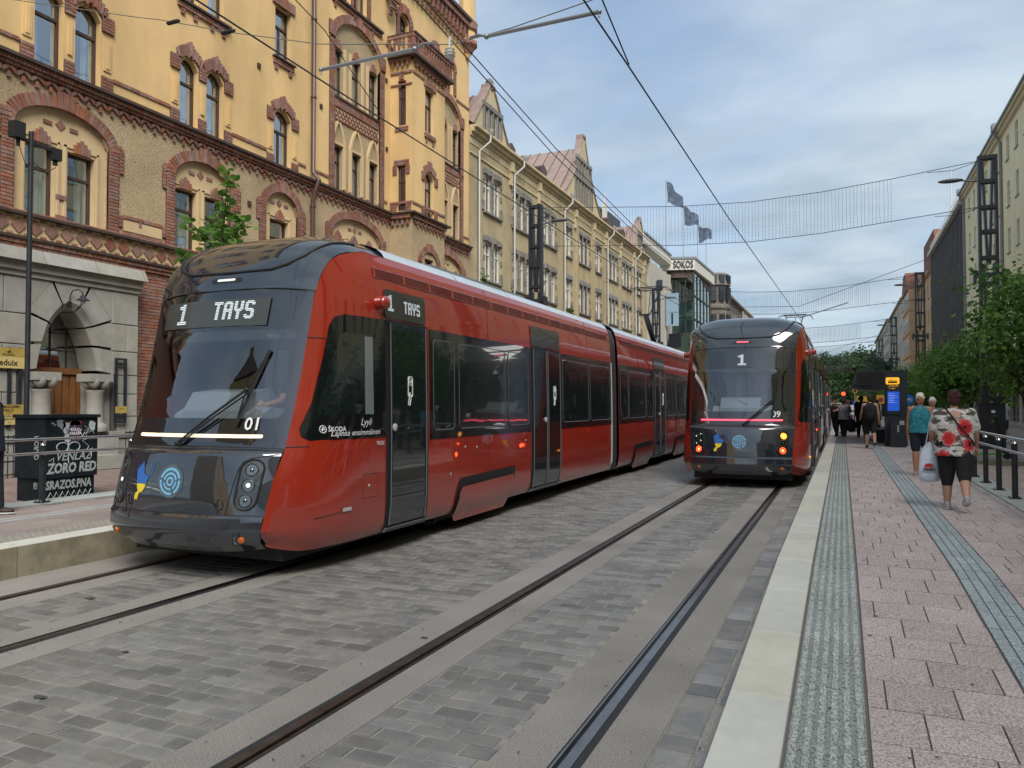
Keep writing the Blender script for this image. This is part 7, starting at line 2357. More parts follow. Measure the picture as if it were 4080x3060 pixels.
# ================================================================ camera pole, railings, cabinet, signs on the left
r_ = thing('camera_pole', 'thin dark pole with two small cameras on top in front of the stone portal', 'pole', (-12.4, 8.52, .2))
mb = MB(); mb.tube([(-12.4, 8.52, .2), (-12.4, 8.52, 6.28)], .04, 10); part('pole', mb, black_metal, r_, smooth=40)
mb = MB(); mb.bar((-12.4, 8.3, 6.12), (-12.4, 8.9, 6.08), .05, .05); mb.box(-12.48, -12.3, 8.18, 8.36, 6.1, 6.36); mb.box(-12.46, -12.32, 8.88, 9.02, 5.92, 6.12); mb.tube([(-12.4, 8.95, 5.92), (-12.4, 8.95, 5.84)], .04, 8); mb.tube([(-12.4, 8.3, 6.1), (-12.4, 8.3, 5.98)], .03, 8)
mb.tube([(-12.38, 8.3, 6.0), (-12.36, 8.4, 5.7), (-12.38, 8.52, 5.75)], .008, 4); mb.tube([(-12.38, 8.54, 5.78), (-12.36, 8.75, 5.65), (-12.38, 8.95, 5.8)], .008, 4); part('camera', mb, rubber_s, r_)
def railing(label, x, ys, side, y0, y1):
    t = thing('railing', label, 'railing', (x, ys[0], .31))
    for y in ys:
        mb = MB(); mb.tube([(x, y, .32), (x, y, 1.14)], .042, 12); mb.box(x - .08, x + .08, y - .08, y + .08, .316, .33); p_ = part('post', mb, black_metal, t, smooth=40)
        mb = MB()
        for a, b in ((-1, -1), (1, -1), (1, 1), (-1, 1)): mb.lathe([(.014, .33), (.014, .35), (.006, .355)], (x + a * .06, y + b * .06, 0), 8)
        part('bolt', mb, inox, p_)
        mb = MB(); mb.tube([(x, y, 1.14), (x, y, 1.17)], [.045, .03], 12); mb.bar((x, y, 1.15), (x + side * .05, y, 1.22), .03, .03); mb.bar((x, y, 1.0), (x + side * .06, y, 1.0), .03, .03); part('post_cap', mb, inox, p_, smooth=40)
    for z, r_ in ((1.25, .023), (1.03, .023)):
        ya = y0
        while ya < y1:
            yb = min(ya + 3.0, y1); mb = MB(); mb.tube([(x + side * .065, ya + .01, z - .02 * (z > 1.1)), (x + side * .065, yb - .01, z - .02 * (z > 1.1))], r_, 10); part('handrail', mb, inox, t, smooth=50); ya = yb
railing('stainless handrail on dark posts along the left platform', -10.62, [7.55 + 1.5 * k for k in range(-2, 12)], 1, 2, 24)
railing('stainless handrail on dark posts along the right platform edge', 2.37, [13.64 + 1.28 * k for k in range(-4, 8)], -1, 8, 23)

cabm = mat('graffiti_cabinet_green_black', (.008, .012, .015), rough=.6, var=.4, vscale=5, spec=.2)
K = thing('utility_cabinet', 'black street cabinet covered with white graffiti and torn stickers', 'cabinet', (-11.3, 8.5, .2))
mb = MB(); mb.box(-11.95, -11.30, 8.08, 8.92, .2, .58); mb.box(-11.98, -11.27, 8.05, 8.95, .58, 1.52); part('body', mb, cabm, K)
mb = MB(); mb.box(-12.0, -11.24, 8.02, 8.98, 1.52, 1.57); part('lid', mb, cabm, K)
spray = mat('white_spray', (.30, .34, .33), rough=.8, var=.25, vscale=30)
fx = lambda a, b, d=0: (-11.262, 8.05 + a, b)
fy = lambda a, b, d=0: (-11.27 - .71 * a, 8.043, b)
def gtext(s_, h, u, v, sh=0.0, ws=1.0, fn=fx, m=spray, bold=.06):
    return text(s_, h, m, K, (0, 0, 0), (0, 1, 0), (0, 0, 1), 'graffiti', align='LEFT', shear=sh, wscale=ws, bold=bold, fn=lambda a, b, d: fn(u + a, v + b))
gtext('ZORO RED', .15, .03, .66, .15, .78); gtext('SRAZOS.PNA', .13, .02, .41, .1, .72, fn=lambda a, b: (-11.292, 8.06 + a, b)); gtext('VENLAZ', .13, .16, .85, .3, .9, bold=.02)
gtext('MORAD', .09, .3, .75, .2, .5, fn=lambda a, b: (-11.35 - (b - .7) * 1.2, 8.043, 1.25 - (a - .3) * 1.6), bold=.01); gtext('YER', .1, .2, .42, .3, .6, fn=fy, bold=.01)
mb = MB()
def scrawl(pts, r_=.009, fn=fx): mb.tube([fn(a, b) for a, b in pts], r_, 4)
scrawl([(.05 + .05 * k, .27 + (.09 if k % 2 else 0)) for k in range(16)], .010, lambda a, b: (-11.292, 8.06 + a, b))
for cx_ in (.28, .48): scrawl([(cx_ + .10 * math.cos(k * .5), 1.06 + .07 * math.sin(k * .5)) for k in range(14)])
scrawl([(.38, 1.15), (.37, 1.0), (.39, .8)]); scrawl([(.6, 1.2), (.66, 1.28), (.72, 1.18), (.62, 1.15), (.74, 1.05), (.68, .98), (.8, 1.02), (.78, .88)]); scrawl([(.06, .85), (.14, .9), (.12, .78), (.05, .8)], .006)
rg = random.Random(9)
for k in range(9):
    a, b = rg.uniform(.05, .8), rg.uniform(1.28, 1.46); scrawl([(a + rg.uniform(-.05, .05), b + rg.uniform(-.05, .04)) for _ in range(6)], .003)
part('graffiti_strokes', mb, spray, K, kind='stuff')
def sticker(a, b, w_, h_, m_, nm='sticker', jag=.012):
    mb = MB(); n = 12; pp = []
    for k in range(n):
        t = 2 * PI * k / n; c_, s__ = math.cos(t), math.sin(t); q = 1 / max(abs(c_), abs(s__)); pp.append((a + c_ * q * w_ / 2 + rg.uniform(-jag, jag), b + s__ * q * h_ / 2 + rg.uniform(-jag, jag)))
    mb.patch(pp, lambda u, v: (-11.2655, 8.05 + u, v), 2); return part(nm, mb, m_, K, fix=False)
paper = mat('torn_paper', (.34, .38, .38), rough=.9, var=.35, vscale=25)
sticker(.34, 1.36, .12, .20, paper, jag=.03); sticker(.36, 1.2, .09, .14, paper, jag=.015); sticker(.26, 1.42, .12, .14, mat('torn_paper_dark', (.12, .16, .17), rough=.9, var=.4, vscale=25), jag=.04); sticker(.8, 1.38, .11, .16, paper, jag=.012)
ps = sticker(.50, 1.30, .22, .34, mat('purple_poster', (.05, .02, .05), rough=.6), 'poster', .002); sticker(.50, 1.43, .21, .07, mat('poster_red', (.5, .03, .03), rough=.6), 'poster_head', .004)
for s_, v in (('KULO-', 1.31), ('VALKEA', 1.25), ('12.-20.8', 1.20)): text(s_, .045 if v > 1.22 else .022, white_p, ps, (-11.2645, 8.55, v), (0, 1, 0), (0, 0, 1), 'poster_lettering', bold=.03, wscale=.9, thick=.003)
# sign frame left of the portal and one right of it
gold = mat('gold_sign', (.50, .36, .09), rough=.4, metal=.3, var=.1)
gold2 = mat('pale_gold_sign', (.62, .50, .20), rough=.45, metal=.2)
inkm = mat('sign_ink', (.03, .018, .01), rough=.6)
X_ = -15.59
S = thing('sign_board', 'gold name boards on a dark steel frame left of the stone portal', 'sign', (X_, 10.3, 1.2))
mb = MB()
for y in (9.75, 10.35, 10.57): mb.box(X_ - .03, X_, y - .035, y + .035, 1.25, 2.9)
part('frame', mb, black_metal, S)
for y0, y1, z0, z1, m_ in ((9.3, 10.64, 2.70, 2.89, gold), (9.3, 10.64, 2.47, 2.70, gold2), (9.5, 10.63, 1.53, 1.73, gold), (9.5, 10.63, 1.32, 1.525, gold2)):
    mb = MB(); mb.box(X_ + .002, X_ + .025, y0, y1, z0, z1); part('board', mb, m_, S)
for s_, h, y, z in (('eduix', .12, 10.30, 2.53), ('FINLANDIA', .035, 10.30, 2.73), ('MASASEMA', .05, 10.38, 1.665), ('VALO', .06, 10.31, 1.59), ('2. kerros', .022, 10.33, 1.55), ('KRUUNU', .035, 10.28, 1.48), ('HASKLINIKKA', .035, 10.36, 1.42), ('kerros', .022, 10.35, 1.36)):
    text(s_, h, inkm, S, (X_ + .027, y, z), (0, 1, 0), (0, 0, 1), 'sign_lettering', bold=.02 if h > .03 else 0)
mb = MB(); mb.add([(X_ + .028, 10.24 + a, 2.80 + b) for a, b in ((0, 0), (.05, .01), (.09, .05), (.12, .055), (.08, .02), (.14, .0), (.06, -.02))], [(0, 1, 2, 3, 4, 5, 6)]); part('bird_emblem', mb, inkm, S, fix=False)
S = thing('sign_board', 'narrow dark sign frame with a small gold plate right of the stone portal', 'sign', (X_, 12.95, 1.3))
mb = MB(); mb.box(X_, X_ + .04, 12.80, 12.86, 1.3, 2.82); mb.box(X_, X_ + .04, 13.05, 13.11, 1.3, 2.82)
for z in (1.3, 1.45, 2.66, 2.77): mb.box(X_, X_ + .04, 12.86, 13.05, z, z + .05)
part('frame', mb, black_metal, S)
mb = MB(); mb.box(X_ + .04, X_ + .05, 12.80, 13.11, 1.53, 1.69); pl = part('plate', mb, gold, S)
text('LIITTO', .03, inkm, pl, (X_ + .052, 12.955, 1.62), (0, 1, 0), (0, 0, 1), 'plate_lettering')
W_ = thing('wall_lamp', 'black gooseneck wall lamp above the pointed portal arch', 'lamp', (-15.6, 11.72, 3.9))
mb = MB(); mb.tube([(-15.63, 11.66, 3.88), (-15.6, 11.66, 4.12), (-15.55, 11.68, 4.24), (-15.45, 11.74, 4.27), (-15.4, 11.80, 4.22), (-15.4, 11.82, 4.12)], .014, 6); mb.box(-15.66, -15.6, 11.62, 11.70, 3.86, 4.0); part('arm', mb, black_metal, W_)
mb = MB(); mb.lathe([(.02, .10), (.05, .08), (.07, .03), (.14, -.01), (.145, -.02)], (-15.4, 11.82, 4.05), 16); part('lamp_shade', mb, black_metal, W_, smooth=40)
mb = MB(); mb.sphere((-15.4, 11.82, 4.0), .055, .055, .06); part('bulb', mb, mat('opal_glass', (.5, .5, .48), rough=.3), W_, smooth=60)
for i, (y0, y1) in enumerate(((9.0, 11.05), (12.55, 15.5))):
    t = thing('iron_fence', ('low wrought iron fence left of the portal steps', 'low wrought iron fence right of the portal steps')[i], 'fence', (-14.9, y0, .4))
    mb = MB()
    for z in (.62, 1.1): mb.bar((-14.9, y0, z), (-14.9, y1, z), .03, .03)
    part('rail', mb, black_metal, t)
    y = y0
    while y < y1: mb = MB(); mb.bar((-14.9, y, .3), (-14.9, y, 1.14), .014, .014); part('bar', mb, black_metal, t); y += .11

# ================================================================ tram shelter, bins, signs on the right platform
shel = mat('shelter_black', (.016, .019, .024), rough=.5, var=.1)
S = thing('tram_shelter', 'black tram stop shelter with a slanted canopy and timetable screen', 'shelter', (1.6, 32, .31))
mb = MB(); mb.box(1.34, 2.02, 29.3, 29.75, .31, 2.9); mb.box(1.9, 2.02, 29.75, 38.5, .31, 2.9); part('wall', mb, shel, S)
mb = MB(); mb.prism([(.47, 2.90), (2.05, 2.90), (2.05, 2.72), (1.34, 2.30), (.37, 2.45)], lambda a, b, d: (a, d, b), 29.28, 38.6); cn = part('canopy', mb, shel, S)
mb = MB(); z = 2.36
for k in range(9): mb.box(.48 + .0 * k, 1.33, 29.25, 29.28, 2.42 + k * .052, 2.45 + k * .052)
part('canopy_ribs', mb, rubber_s, cn)
mb = MB(); mb.box(1.36, 1.80, 29.27, 29.299, 2.41, 2.68); mb2 = MB(); mb2.patch(densify(rrect(1.58, 2.545, .42, .24, .05, 4), 1), lambda a, b: (a, 29.262, b), 2)
ps = part('stop_sign', mb, shel, S); amber = mat('amber_sign', (.8, .38, .02), rough=.4, emit=(1, .45, .03), estr=.55)
sg_ = part('stop_sign_face', mb2, amber, ps, fix=False)
mb = MB(); mb.box(1.44, 1.72, 29.255, 29.26, 2.47, 2.53)
for k in range(7): mb.box(1.45 + k * .039, 1.475 + k * .039, 29.255, 29.26, 2.54, 2.565)
mb.tube([(1.5, 29.257, 2.57), (1.54, 29.257, 2.61), (1.58, 29.257, 2.57)], .006, 4); part('tram_pictogram', mb, inkm, sg_)
for s_, z, h in (('KESKUSTORI', 2.35, .05), ('A  WEST', 2.27, .04)): text(s_, h, amber, S, (1.57, 29.296, z), (1, 0, 0), (0, 0, 1), 'stop_name', wscale=.9)
mb = MB(); mb.box(1.38, 1.82, 29.26, 29.299, 1.40, 2.22); sc_ = part('screen_frame', mb, rubber_s, S)
mb = MB(); mb.box(1.42, 1.78, 29.25, 29.259, 1.52, 2.18); part('screen', mb, mat('blue_screen', (.01, .04, .25), rough=.2, emit=(.015, .10, .62), estr=.45), sc_)
for k, s_ in enumerate(('1  TAYS   2', '3  Hervanta  5', '1  Sorin aukio  7', '3  TAYS  9', '1  TAYS  14', '3  Hervanta  19')): text(s_, .028, mat('screen_text', (.5, .6, .8), emit=(.5, .65, 1), estr=.5), sc_, (1.44, 29.247, 2.10 - k * .06), (1, 0, 0), (0, 0, 1), 'screen_lettering', align='LEFT')
B = thing('ticket_machine', 'black ticket machine box in front of the shelter end wall', 'machine', (1.7, 28.8, .31))
mb = MB(); mb.box(1.47, 1.92, 28.6, 29.1, .31, 1.28); part('body', mb, shel, B)
mb = MB(); mb.box(1.74, 1.88, 28.59, 28.6, 1.06, 1.2); mb.box(1.67, 1.72, 28.59, 28.6, .82, 1.05); part('label_plate', mb, pipe_m, B)
mb = MB(); mb.box(1.40, 1.62, 30.2, 30.6, .31, .88); mb.box(1.38, 1.64, 30.15, 30.65, .88, .93)
solo('litter_bin', mb, mat('bin_grey', (.08, .08, .08), rough=.6), 'low grey litter bin beside the shelter bench', 'bin')
t = thing('bench', 'black bench under the shelter canopy', 'bench', (1.4, 33.5, .31))
mb = MB(); mb.box(1.12, 1.6, 31.6, 35.6, .80, .86); part('seat', mb, pipe_m, t)
for y in (31.8, 33.6, 35.4): mb = MB(); mb.box(1.2, 1.5, y - .05, y + .05, .31, .8); part('leg', mb, shel, t)
def roadsign(x, y, z, label, cat_, shape, m_, w_=.32, inner_=None, txt=None):
    t = thing('road_sign', label, cat_, (x, y, .31))
    mb = MB(); mb.tube([(x, y, .31), (x, y, z)], .03, 8); part('pole', mb, pipe_m, t)
    mb = MB()
    if shape == 'round': mb.tube([(x, y - .05, z), (x, y - .03, z)], w_, 24)
    else: mb.box(x - w_, x + w_, y - .05, y - .03, z - w_ * 1.15, z + w_ * 1.15)
    f_ = part('face', mb, m_, t)
    if inner_ is not None:
        mb = MB(); mb.tube([(x, y - .06, z - (.1 * w_ if shape != 'round' else 0)), (x, y - .052, z - (.1 * w_ if shape != 'round' else 0))], w_ * .62, 20); part('symbol', mb, inner_, f_)
    return t, f_
bluesg = mat('blue_sign', (.01, .14, .50), rough=.4); yelsg = mat('yellow_sign', (.62, .34, .02), rough=.5); purp = mat('sign_red_violet', (.3, .03, .09), rough=.5)
t, f_ = roadsign(2.53, 36, 1.95, 'round blue cycle path sign on a thin pole behind the teal top', 'sign', 'round', bluesg, .21)
mb = MB()
for s_ in (-.08, .08):
    pp = [(2.53 + s_ + .055 * math.cos(k * PI / 6), 35.945, 1.93 + .055 * math.sin(k * PI / 6)) for k in range(13)]; mb.tube(pp, .008, 4)
mb.tube([(2.45, 35.945, 1.93), (2.50, 35.945, 2.0), (2.58, 35.945, 2.0), (2.61, 35.945, 1.93), (2.54, 35.945, 1.93), (2.50, 35.945, 2.0)], .008, 4); part('bicycle_symbol', mb, white_p, f_)
roadsign(2.06, 50, 2.05, 'yellow board with a round violet no parking sign beyond the bench', 'sign', 'board', yelsg, .22, purp)
roadsign(1.5, 60, 2.15, 'plain yellow roadworks board behind the man with the backpack', 'sign', 'board', yelsg, .16)
roadsign(1.12, 62, 2.2, 'stacked yellow diversion board left of the backpack', 'sign', 'board', yelsg, .17, inkm)
roadsign(.85, 62, 2.75, 'small yellow round warning sign above the diversion board', 'sign', 'round', yelsg, .17, inkm)
roadsign(.92, 70, 1.9, 'small blue sign far down the platform', 'sign', 'board', bluesg, .15)
roadsign(5.3, 40, 2.6, 'yellow warning sign in the tree foliage above the white haired woman', 'sign', 'board', yelsg, .16)
t = thing('traffic_light', 'far traffic light showing red above the street', 'traffic light', (.1, 90, .3))
mb = MB(); mb.tube([(.1, 90, .3), (.1, 90, 2.6)], .07, 8); mb.box(-.15, .35, 89.9, 90.1, 1.9, 3.2); part('housing', mb, black_metal, t)
mb = MB(); mb.sphere((.1, 89.88, 2.93), .2, .05, .2); part('red_lamp', mb, lamp_red, t)
# white van far down the street
t = thing('parked_van', 'small white van with dark windows far down the street', 'van', (-.9, 140, 0))
mb = MB(); mb.prism([(-1.0, .35), (1.0, .35), (1.0, 1.25), (.85, 2.0), (.7, 2.1), (-.7, 2.1), (-.85, 2.0), (-1.0, 1.25)], lambda a, b, d: (-.9 + a, d, b), 138, 142.5); part('body', mb, paint('van_white', (.6, .6, .6)), t)
mb = MB(); mb.prism([(-.88, 1.28), (.88, 1.28), (.74, 1.9), (-.74, 1.9)], lambda a, b, d: (-.9 + a, d, b), 137.96, 137.99); part('windscreen', mb, win_dark, t)
mb = MB()
for a in (-.85, .85):
    for y in (138.8, 141.6): mb.lathe([(.33, -.1), (.33, .1)], (0, 0, 0), 12); mb.v[-24:] = [(-.9 + a + v[2], y + v[0], .33 + v[1]) for v in mb.v[-24:]]
part('wheels', mb, rubber_s, t)
# kick scooter with green deck near the right mast
t = thing('kick_scooter', 'black kick scooter with a green deck beyond the right handrail', 'scooter', (3.75, 23.5, .31))
mb = MB(); mb.box(3.1, 3.85, 23.42, 23.58, .42, .47); part('deck', mb, mat('bright_green', (.08, .55, .05), rough=.4), t)
mb = MB(); mb.tube([(3.85, 23.5, .40), (3.68, 23.5, 1.42)], .03, 8); mb.tube([(3.68, 23.25, 1.42), (3.68, 23.75, 1.42)], .02, 8); part('stem', mb, rubber_s, t)
for x in (3.02, 3.92):
    mb = MB(); mb.lathe([(.11, -.03), (.11, .03)], (0, 0, 0), 14); mb.v = [(x + v[0], 23.5 + v[2], .42 + v[1]) for v in mb.v]; part('wheel', mb, rubber_s, t)
# ================================================================ trees
bark = mat('tree_bark', (.055, .042, .033), rough=.95, var=.35, vscale=9, bump=.6, bscale=30, stretch=(1, 1, .3))
leaf_a = leafmat('linden_leaf', (.035, .095, .016), (.09, .20, .035), (.22, .36, .075))
leaf_b = leafmat('far_foliage', (.022, .055, .016), (.05, .105, .03), (.11, .18, .055))
def crown_mesh(name, seed, n, R_, leaf, m, clumps=60, shape=1.0, droop=.35):
    """leaf-sized folded kites gathered into clumps spread through an uneven volume"""
    g = np.random.default_rng(seed)
    d = g.normal(size=(clumps, 3)); d /= np.linalg.norm(d, axis=1)[:, None]
    rad = g.uniform(.35, 1.0, clumps) ** .6
    bumps = 1 + .16 * np.sin(d[:, 0] * 5 + seed) + .14 * np.cos(d[:, 1] * 6 + d[:, 2] * 4)
    cen = d * (rad * bumps)[:, None] * np.array(R_)
    tri = g.uniform(.8, 1.25, clumps)
    k = g.integers(0, clumps, n)
    off = g.normal(size=(n, 3)) * (np.array(R_).mean() * .17) * tri[k][:, None]
    off[:, 2] -= np.abs(g.normal(size=n)) * .06 * R_[2]
    c = cen[k] + off
    # stray twigs outside
    s = g.random(n) < .05; c[s] *= 1.12
    nrm = c / (np.linalg.norm(c, axis=1)[:, None] + 1e-6) + g.normal(size=(n, 3)) * .7 + np.array([0, 0, .5]); nrm /= np.linalg.norm(nrm, axis=1)[:, None]
    a = g.normal(size=(n, 3)); a[:, 2] -= droop; a -= nrm * (a * nrm).sum(1)[:, None]; a /= np.linalg.norm(a, axis=1)[:, None]
    b = np.cross(nrm, a); L_ = (leaf * g.uniform(.6, 1.3, n))[:, None]
    P0 = c - a * L_ * .5; P1 = c + b * L_ * .42 + a * L_ * .0 - nrm * L_ * .10; P2 = c + a * L_ * .55; P3 = c - b * L_ * .42 - nrm * L_ * .10
    P4 = c - a * L_ * .38 + b * L_ * .34 - nrm * L_ * .06; P5 = c - a * L_ * .38 - b * L_ * .34 - nrm * L_ * .06
    V = np.stack([P0, P4, P1, P2, P3, P5], 1).reshape(-1, 3)
    me = bpy.data.meshes.new(name)
    me.vertices.add(6 * n); me.vertices.foreach_set('co', V.astype(np.float32).ravel())
    F = np.arange(6 * n).reshape(n, 6); F = np.stack([F[:, [0, 1, 2, 3]], F[:, [0, 3, 4, 5]]], 1).reshape(-1)
    me.loops.add(8 * n); me.loops.foreach_set('vertex_index', F.astype(np.int32))
    me.polygons.add(2 * n); me.polygons.foreach_set('loop_start', (np.arange(2 * n) * 4).astype(np.int32))
    me.update(calc_edges=True)
    at = me.attributes.new('rnd', 'FLOAT', 'FACE')
    v = np.clip(.5 + .28 * g.normal(size=n) * .6 + .30 * (g.random(clumps)[k] - .5) * 2, .02, .98)
    at.data.foreach_set('value', np.repeat(v, 2).astype(np.float32))
    me.materials.append(m)
    return me
def trunk_mesh(name, seed, h, r, spread, nl=9, m=bark):
    g = random.Random(seed); mb = MB()
    top = h * 1.9
    pts = [(g.uniform(-.04, .04) * i, g.uniform(-.04, .04) * i, top * i / 6 - .1 * (i == 0)) for i in range(7)]
    mb.tube(pts, [r * (1 - .13 * i) for i in range(7)], 8)
    for i in range(nl):
        a = g.uniform(0, 6.28); z = h * g.uniform(.75, 1.6); l = spread * g.uniform(.6, 1.0)
        p = Vector((0, 0, z)); e = p + Vector((math.cos(a) * l, math.sin(a) * l, l * g.uniform(.3, .9)))
        mid = p.lerp(e, .5) + Vector((0, 0, -.05)); mb.tube([p, mid, e], [r * .42, r * .26, r * .09], 5)
        for q in range(2):
            f_ = e + Vector((g.uniform(-.4, .4), g.uniform(-.4, .4), g.uniform(.1, .5))) * spread * .5; mb.tube([mid, f_], [r * .16, r * .05], 4)
    return mb.mesh(name, m, smooth=60)
CR = [crown_mesh('crown', 11, 7500, (1.55, 1.5, 1.9), .12, leaf_a, 46), crown_mesh('crown', 12, 7500, (1.5, 1.6, 2.0), .12, leaf_a, 42), crown_mesh('crown', 13, 7000, (1.6, 1.5, 1.8), .125, leaf_a, 40)]
TR = [trunk_mesh('trunk', 5, 1.9, .11, 1.2), trunk_mesh('trunk', 6, 1.9, .12, 1.3)]
def tree(x, y, z0, hc, sc, k, label, group=None, rz=0.0):
    t = thing('linden_tree', label, 'tree', (x, y, z0), rz, group)
    a = link('trunk', TR[k % 2], t); a.scale = (sc,) * 3
    c = link('crown', CR[k % 3], t, (0, 0, hc)); c.scale = (sc,) * 3
    return t
G_ = 'young lindens lining the right pavement'
for i, (x, y, hc, sc, lb) in enumerate(((4.25, 22.6, 3.25, .92, 'nearest linden on the right, its trunk just past the scooter'), (7.6, 29.5, 2.8, .8, 'linden just right of the nearest right mast'), (4.9, 37, 2.9, .92, 'linden behind the nearest right mast, left of it'), (5.0, 44.5, 2.8, .84, 'linden above the white haired woman'),
        (4.9, 52, 2.9, .85, 'linden behind the shelter wall'), (5.0, 61, 2.8, .82, 'linden just past the shelter'), (5.0, 71, 2.8, .82, 'linden beneath the third right mast'), (5.0, 83, 2.8, .82, 'linden seen over the shelter canopy'), (4.9, 97, 2.8, .85, 'linden seen under the shelter canopy, right half'), (4.5, 114, 2.8, .9, 'linden seen under the shelter canopy, left half'), (4.2, 133, 2.8, .95, 'farthest linden of the right row'),
        (8.2, 33, 3.0, .9, 'linden close to the shop fronts beyond the right mast'))):
    tree(x, y, .31, hc, sc, i, lb, G_, i * 1.7)
for i, y in enumerate((9, 1.5, -6)):
    tree(7.2, y, .2, 3.3, 1.25, i, ('linden outside the frame on the right, beside the railing', 'linden on the right pavement next to the camera', 'linden on the right pavement behind the camera')[i], G_, i * 2.1)
# young tree between the left tram and the facade: sparse branches with separate round leaves
def sparse_tree(x, y, z0, label, seed, top, spread, n, gz=.0, only=None):
    g = random.Random(seed); t = thing('young_tree', label, 'tree', (x, y, z0))
    mb = MB(); tips = []
    mb.tube([(0, 0, 0), (.03, .02, top * .4), (0, .05, top * .72), (-.02, 0, top)], [.06, .05, .03, .01], 7); tips.append((Vector((0, 0, top * .6)), Vector((-.02, 0, top))))
    for k in range(n):
        a = g.uniform(0, 6.28); z = top * g.uniform(.45, .85); l = spread * g.uniform(.5, 1)
        p = Vector((0, 0, z)); e = p + Vector((math.cos(a) * l, math.sin(a) * l * 1.2, l * g.uniform(.15, .75)))
        mb.tube([p, p.lerp(e, .5) + Vector((0, 0, .06)), e], [.018, .012, .005], 5); tips.append((p.lerp(e, .25), e))
    part('trunk', mb, bark, t, world=False, smooth=60)
    mb = MB()
    for p, e in tips:
        L_ = (e - p).length
        for k in range(int(L_ * 34) + 10):
            c = p.lerp(e, g.random()) + Vector([g.gauss(0, .085) for _ in range(3)]); s = g.uniform(.05, .10)
            nrm = Vector((g.gauss(0, .6), g.gauss(0, .6), 1)).normalized(); a = Vector((g.gauss(0, 1), g.gauss(0, 1), -.6)); a = (a - nrm * a.dot(nrm)).normalized(); b = nrm.cross(a)
            mb.rv = min(.97, max(.03, g.gauss(.55, .22)))
            mb.add([c + a * s * ca + b * s * cb - nrm * s * .15 * abs(cb) for ca, cb in ((1.1, 0), (.6, .55), (0, .8), (-.6, .65), (-.85, .25), (-.7, 0), (-.85, -.25), (-.6, -.65), (0, -.8), (.6, -.55))], [(0, 1, 2, 3, 4, 5), (0, 5, 6, 7, 8, 9)])
    part('crown', mb, leaf_a, t, world=False, fix=False, kind='stuff')
sparse_tree(-11.0, 11.4, .2, 'young leafy tree rising behind the front of tram 01', 4, 5.6, 1.6, 27)
sparse_tree(-11.0, 23.3, .2, 'small tree whose tip shows above the roof of tram 01, nearest', 6, 5.9, .9, 8)
sparse_tree(-11.0, 32.4, .2, 'small tree whose tip shows above the roof of tram 01, farther along', 8, 5.95, .8, 8)

# wooded hill closing the street
hm = MB()
def hillz(a, b):
    x = -140 + 300 * a; y = 170 + 260 * b
    return (x, y, -.5 + 9.0 * min(1, b * 3.5) * (.75 + .25 * math.sin(a * 9)))
hm.grid(hillz, 24, 12); struct('hill', hm, mat('hill_grass', (.03, .055, .02), rough=.95, var=.3), fix=False)
hm = MB(); hm.add([(-7, 140, .02), (2.2, 140, .02), (3.2, 215, 4.0), (-6.5, 215, 4.0)], [(0, 1, 2, 3)]); struct('rising_road', hm, mat('pale_road', (.34, .29, .27), rough=.9, var=.1), fix=False)
FC = [crown_mesh('crown', 31, 3200, (5.0, 5.0, 4.6), .62, leaf_b, 42), crown_mesh('crown', 32, 3200, (4.6, 4.8, 5.0), .62, leaf_b, 38)]
ft = trunk_mesh('trunk', 9, 3.5, .3, 3)
g = random.Random(21); hill_trees = []
for i, (x, y, z, s) in enumerate(((-4.5, 170, 5.0, .9), (.5, 176, 6.6, 1.0), (4.2, 182, 7.2, 1.0), (-9, 178, 5.4, 1.0), (7.8, 172, 4.6, .9), (-1.5, 186, 8.6, .95), (3.0, 198, 9.6, 1.05), (-6.5, 195, 7.8, 1.0), (9.5, 196, 6.5, 1.1), (-13, 200, 8.0, 1.2), (1.5, 168, 3.0, .8), (5.6, 166, 2.2, .75), (-2.2, 167, 2.4, .8), (-20, 205, 8, 1.3), (14, 200, 6, 1.2), (-28, 210, 8, 1.4))):
    t = thing('hill_tree', f'dark green broadleaf tree in the wood that closes the street', 'tree', (x, y, z - 3.0), g.uniform(0, 6), 'trees in the wood closing the street')
    a = link('trunk', ft, t); a.scale = (s,) * 3; c = link('crown', FC[i % 2], t, (0, 0, 4.2 * s)); c.scale = (s, s, s * .8)

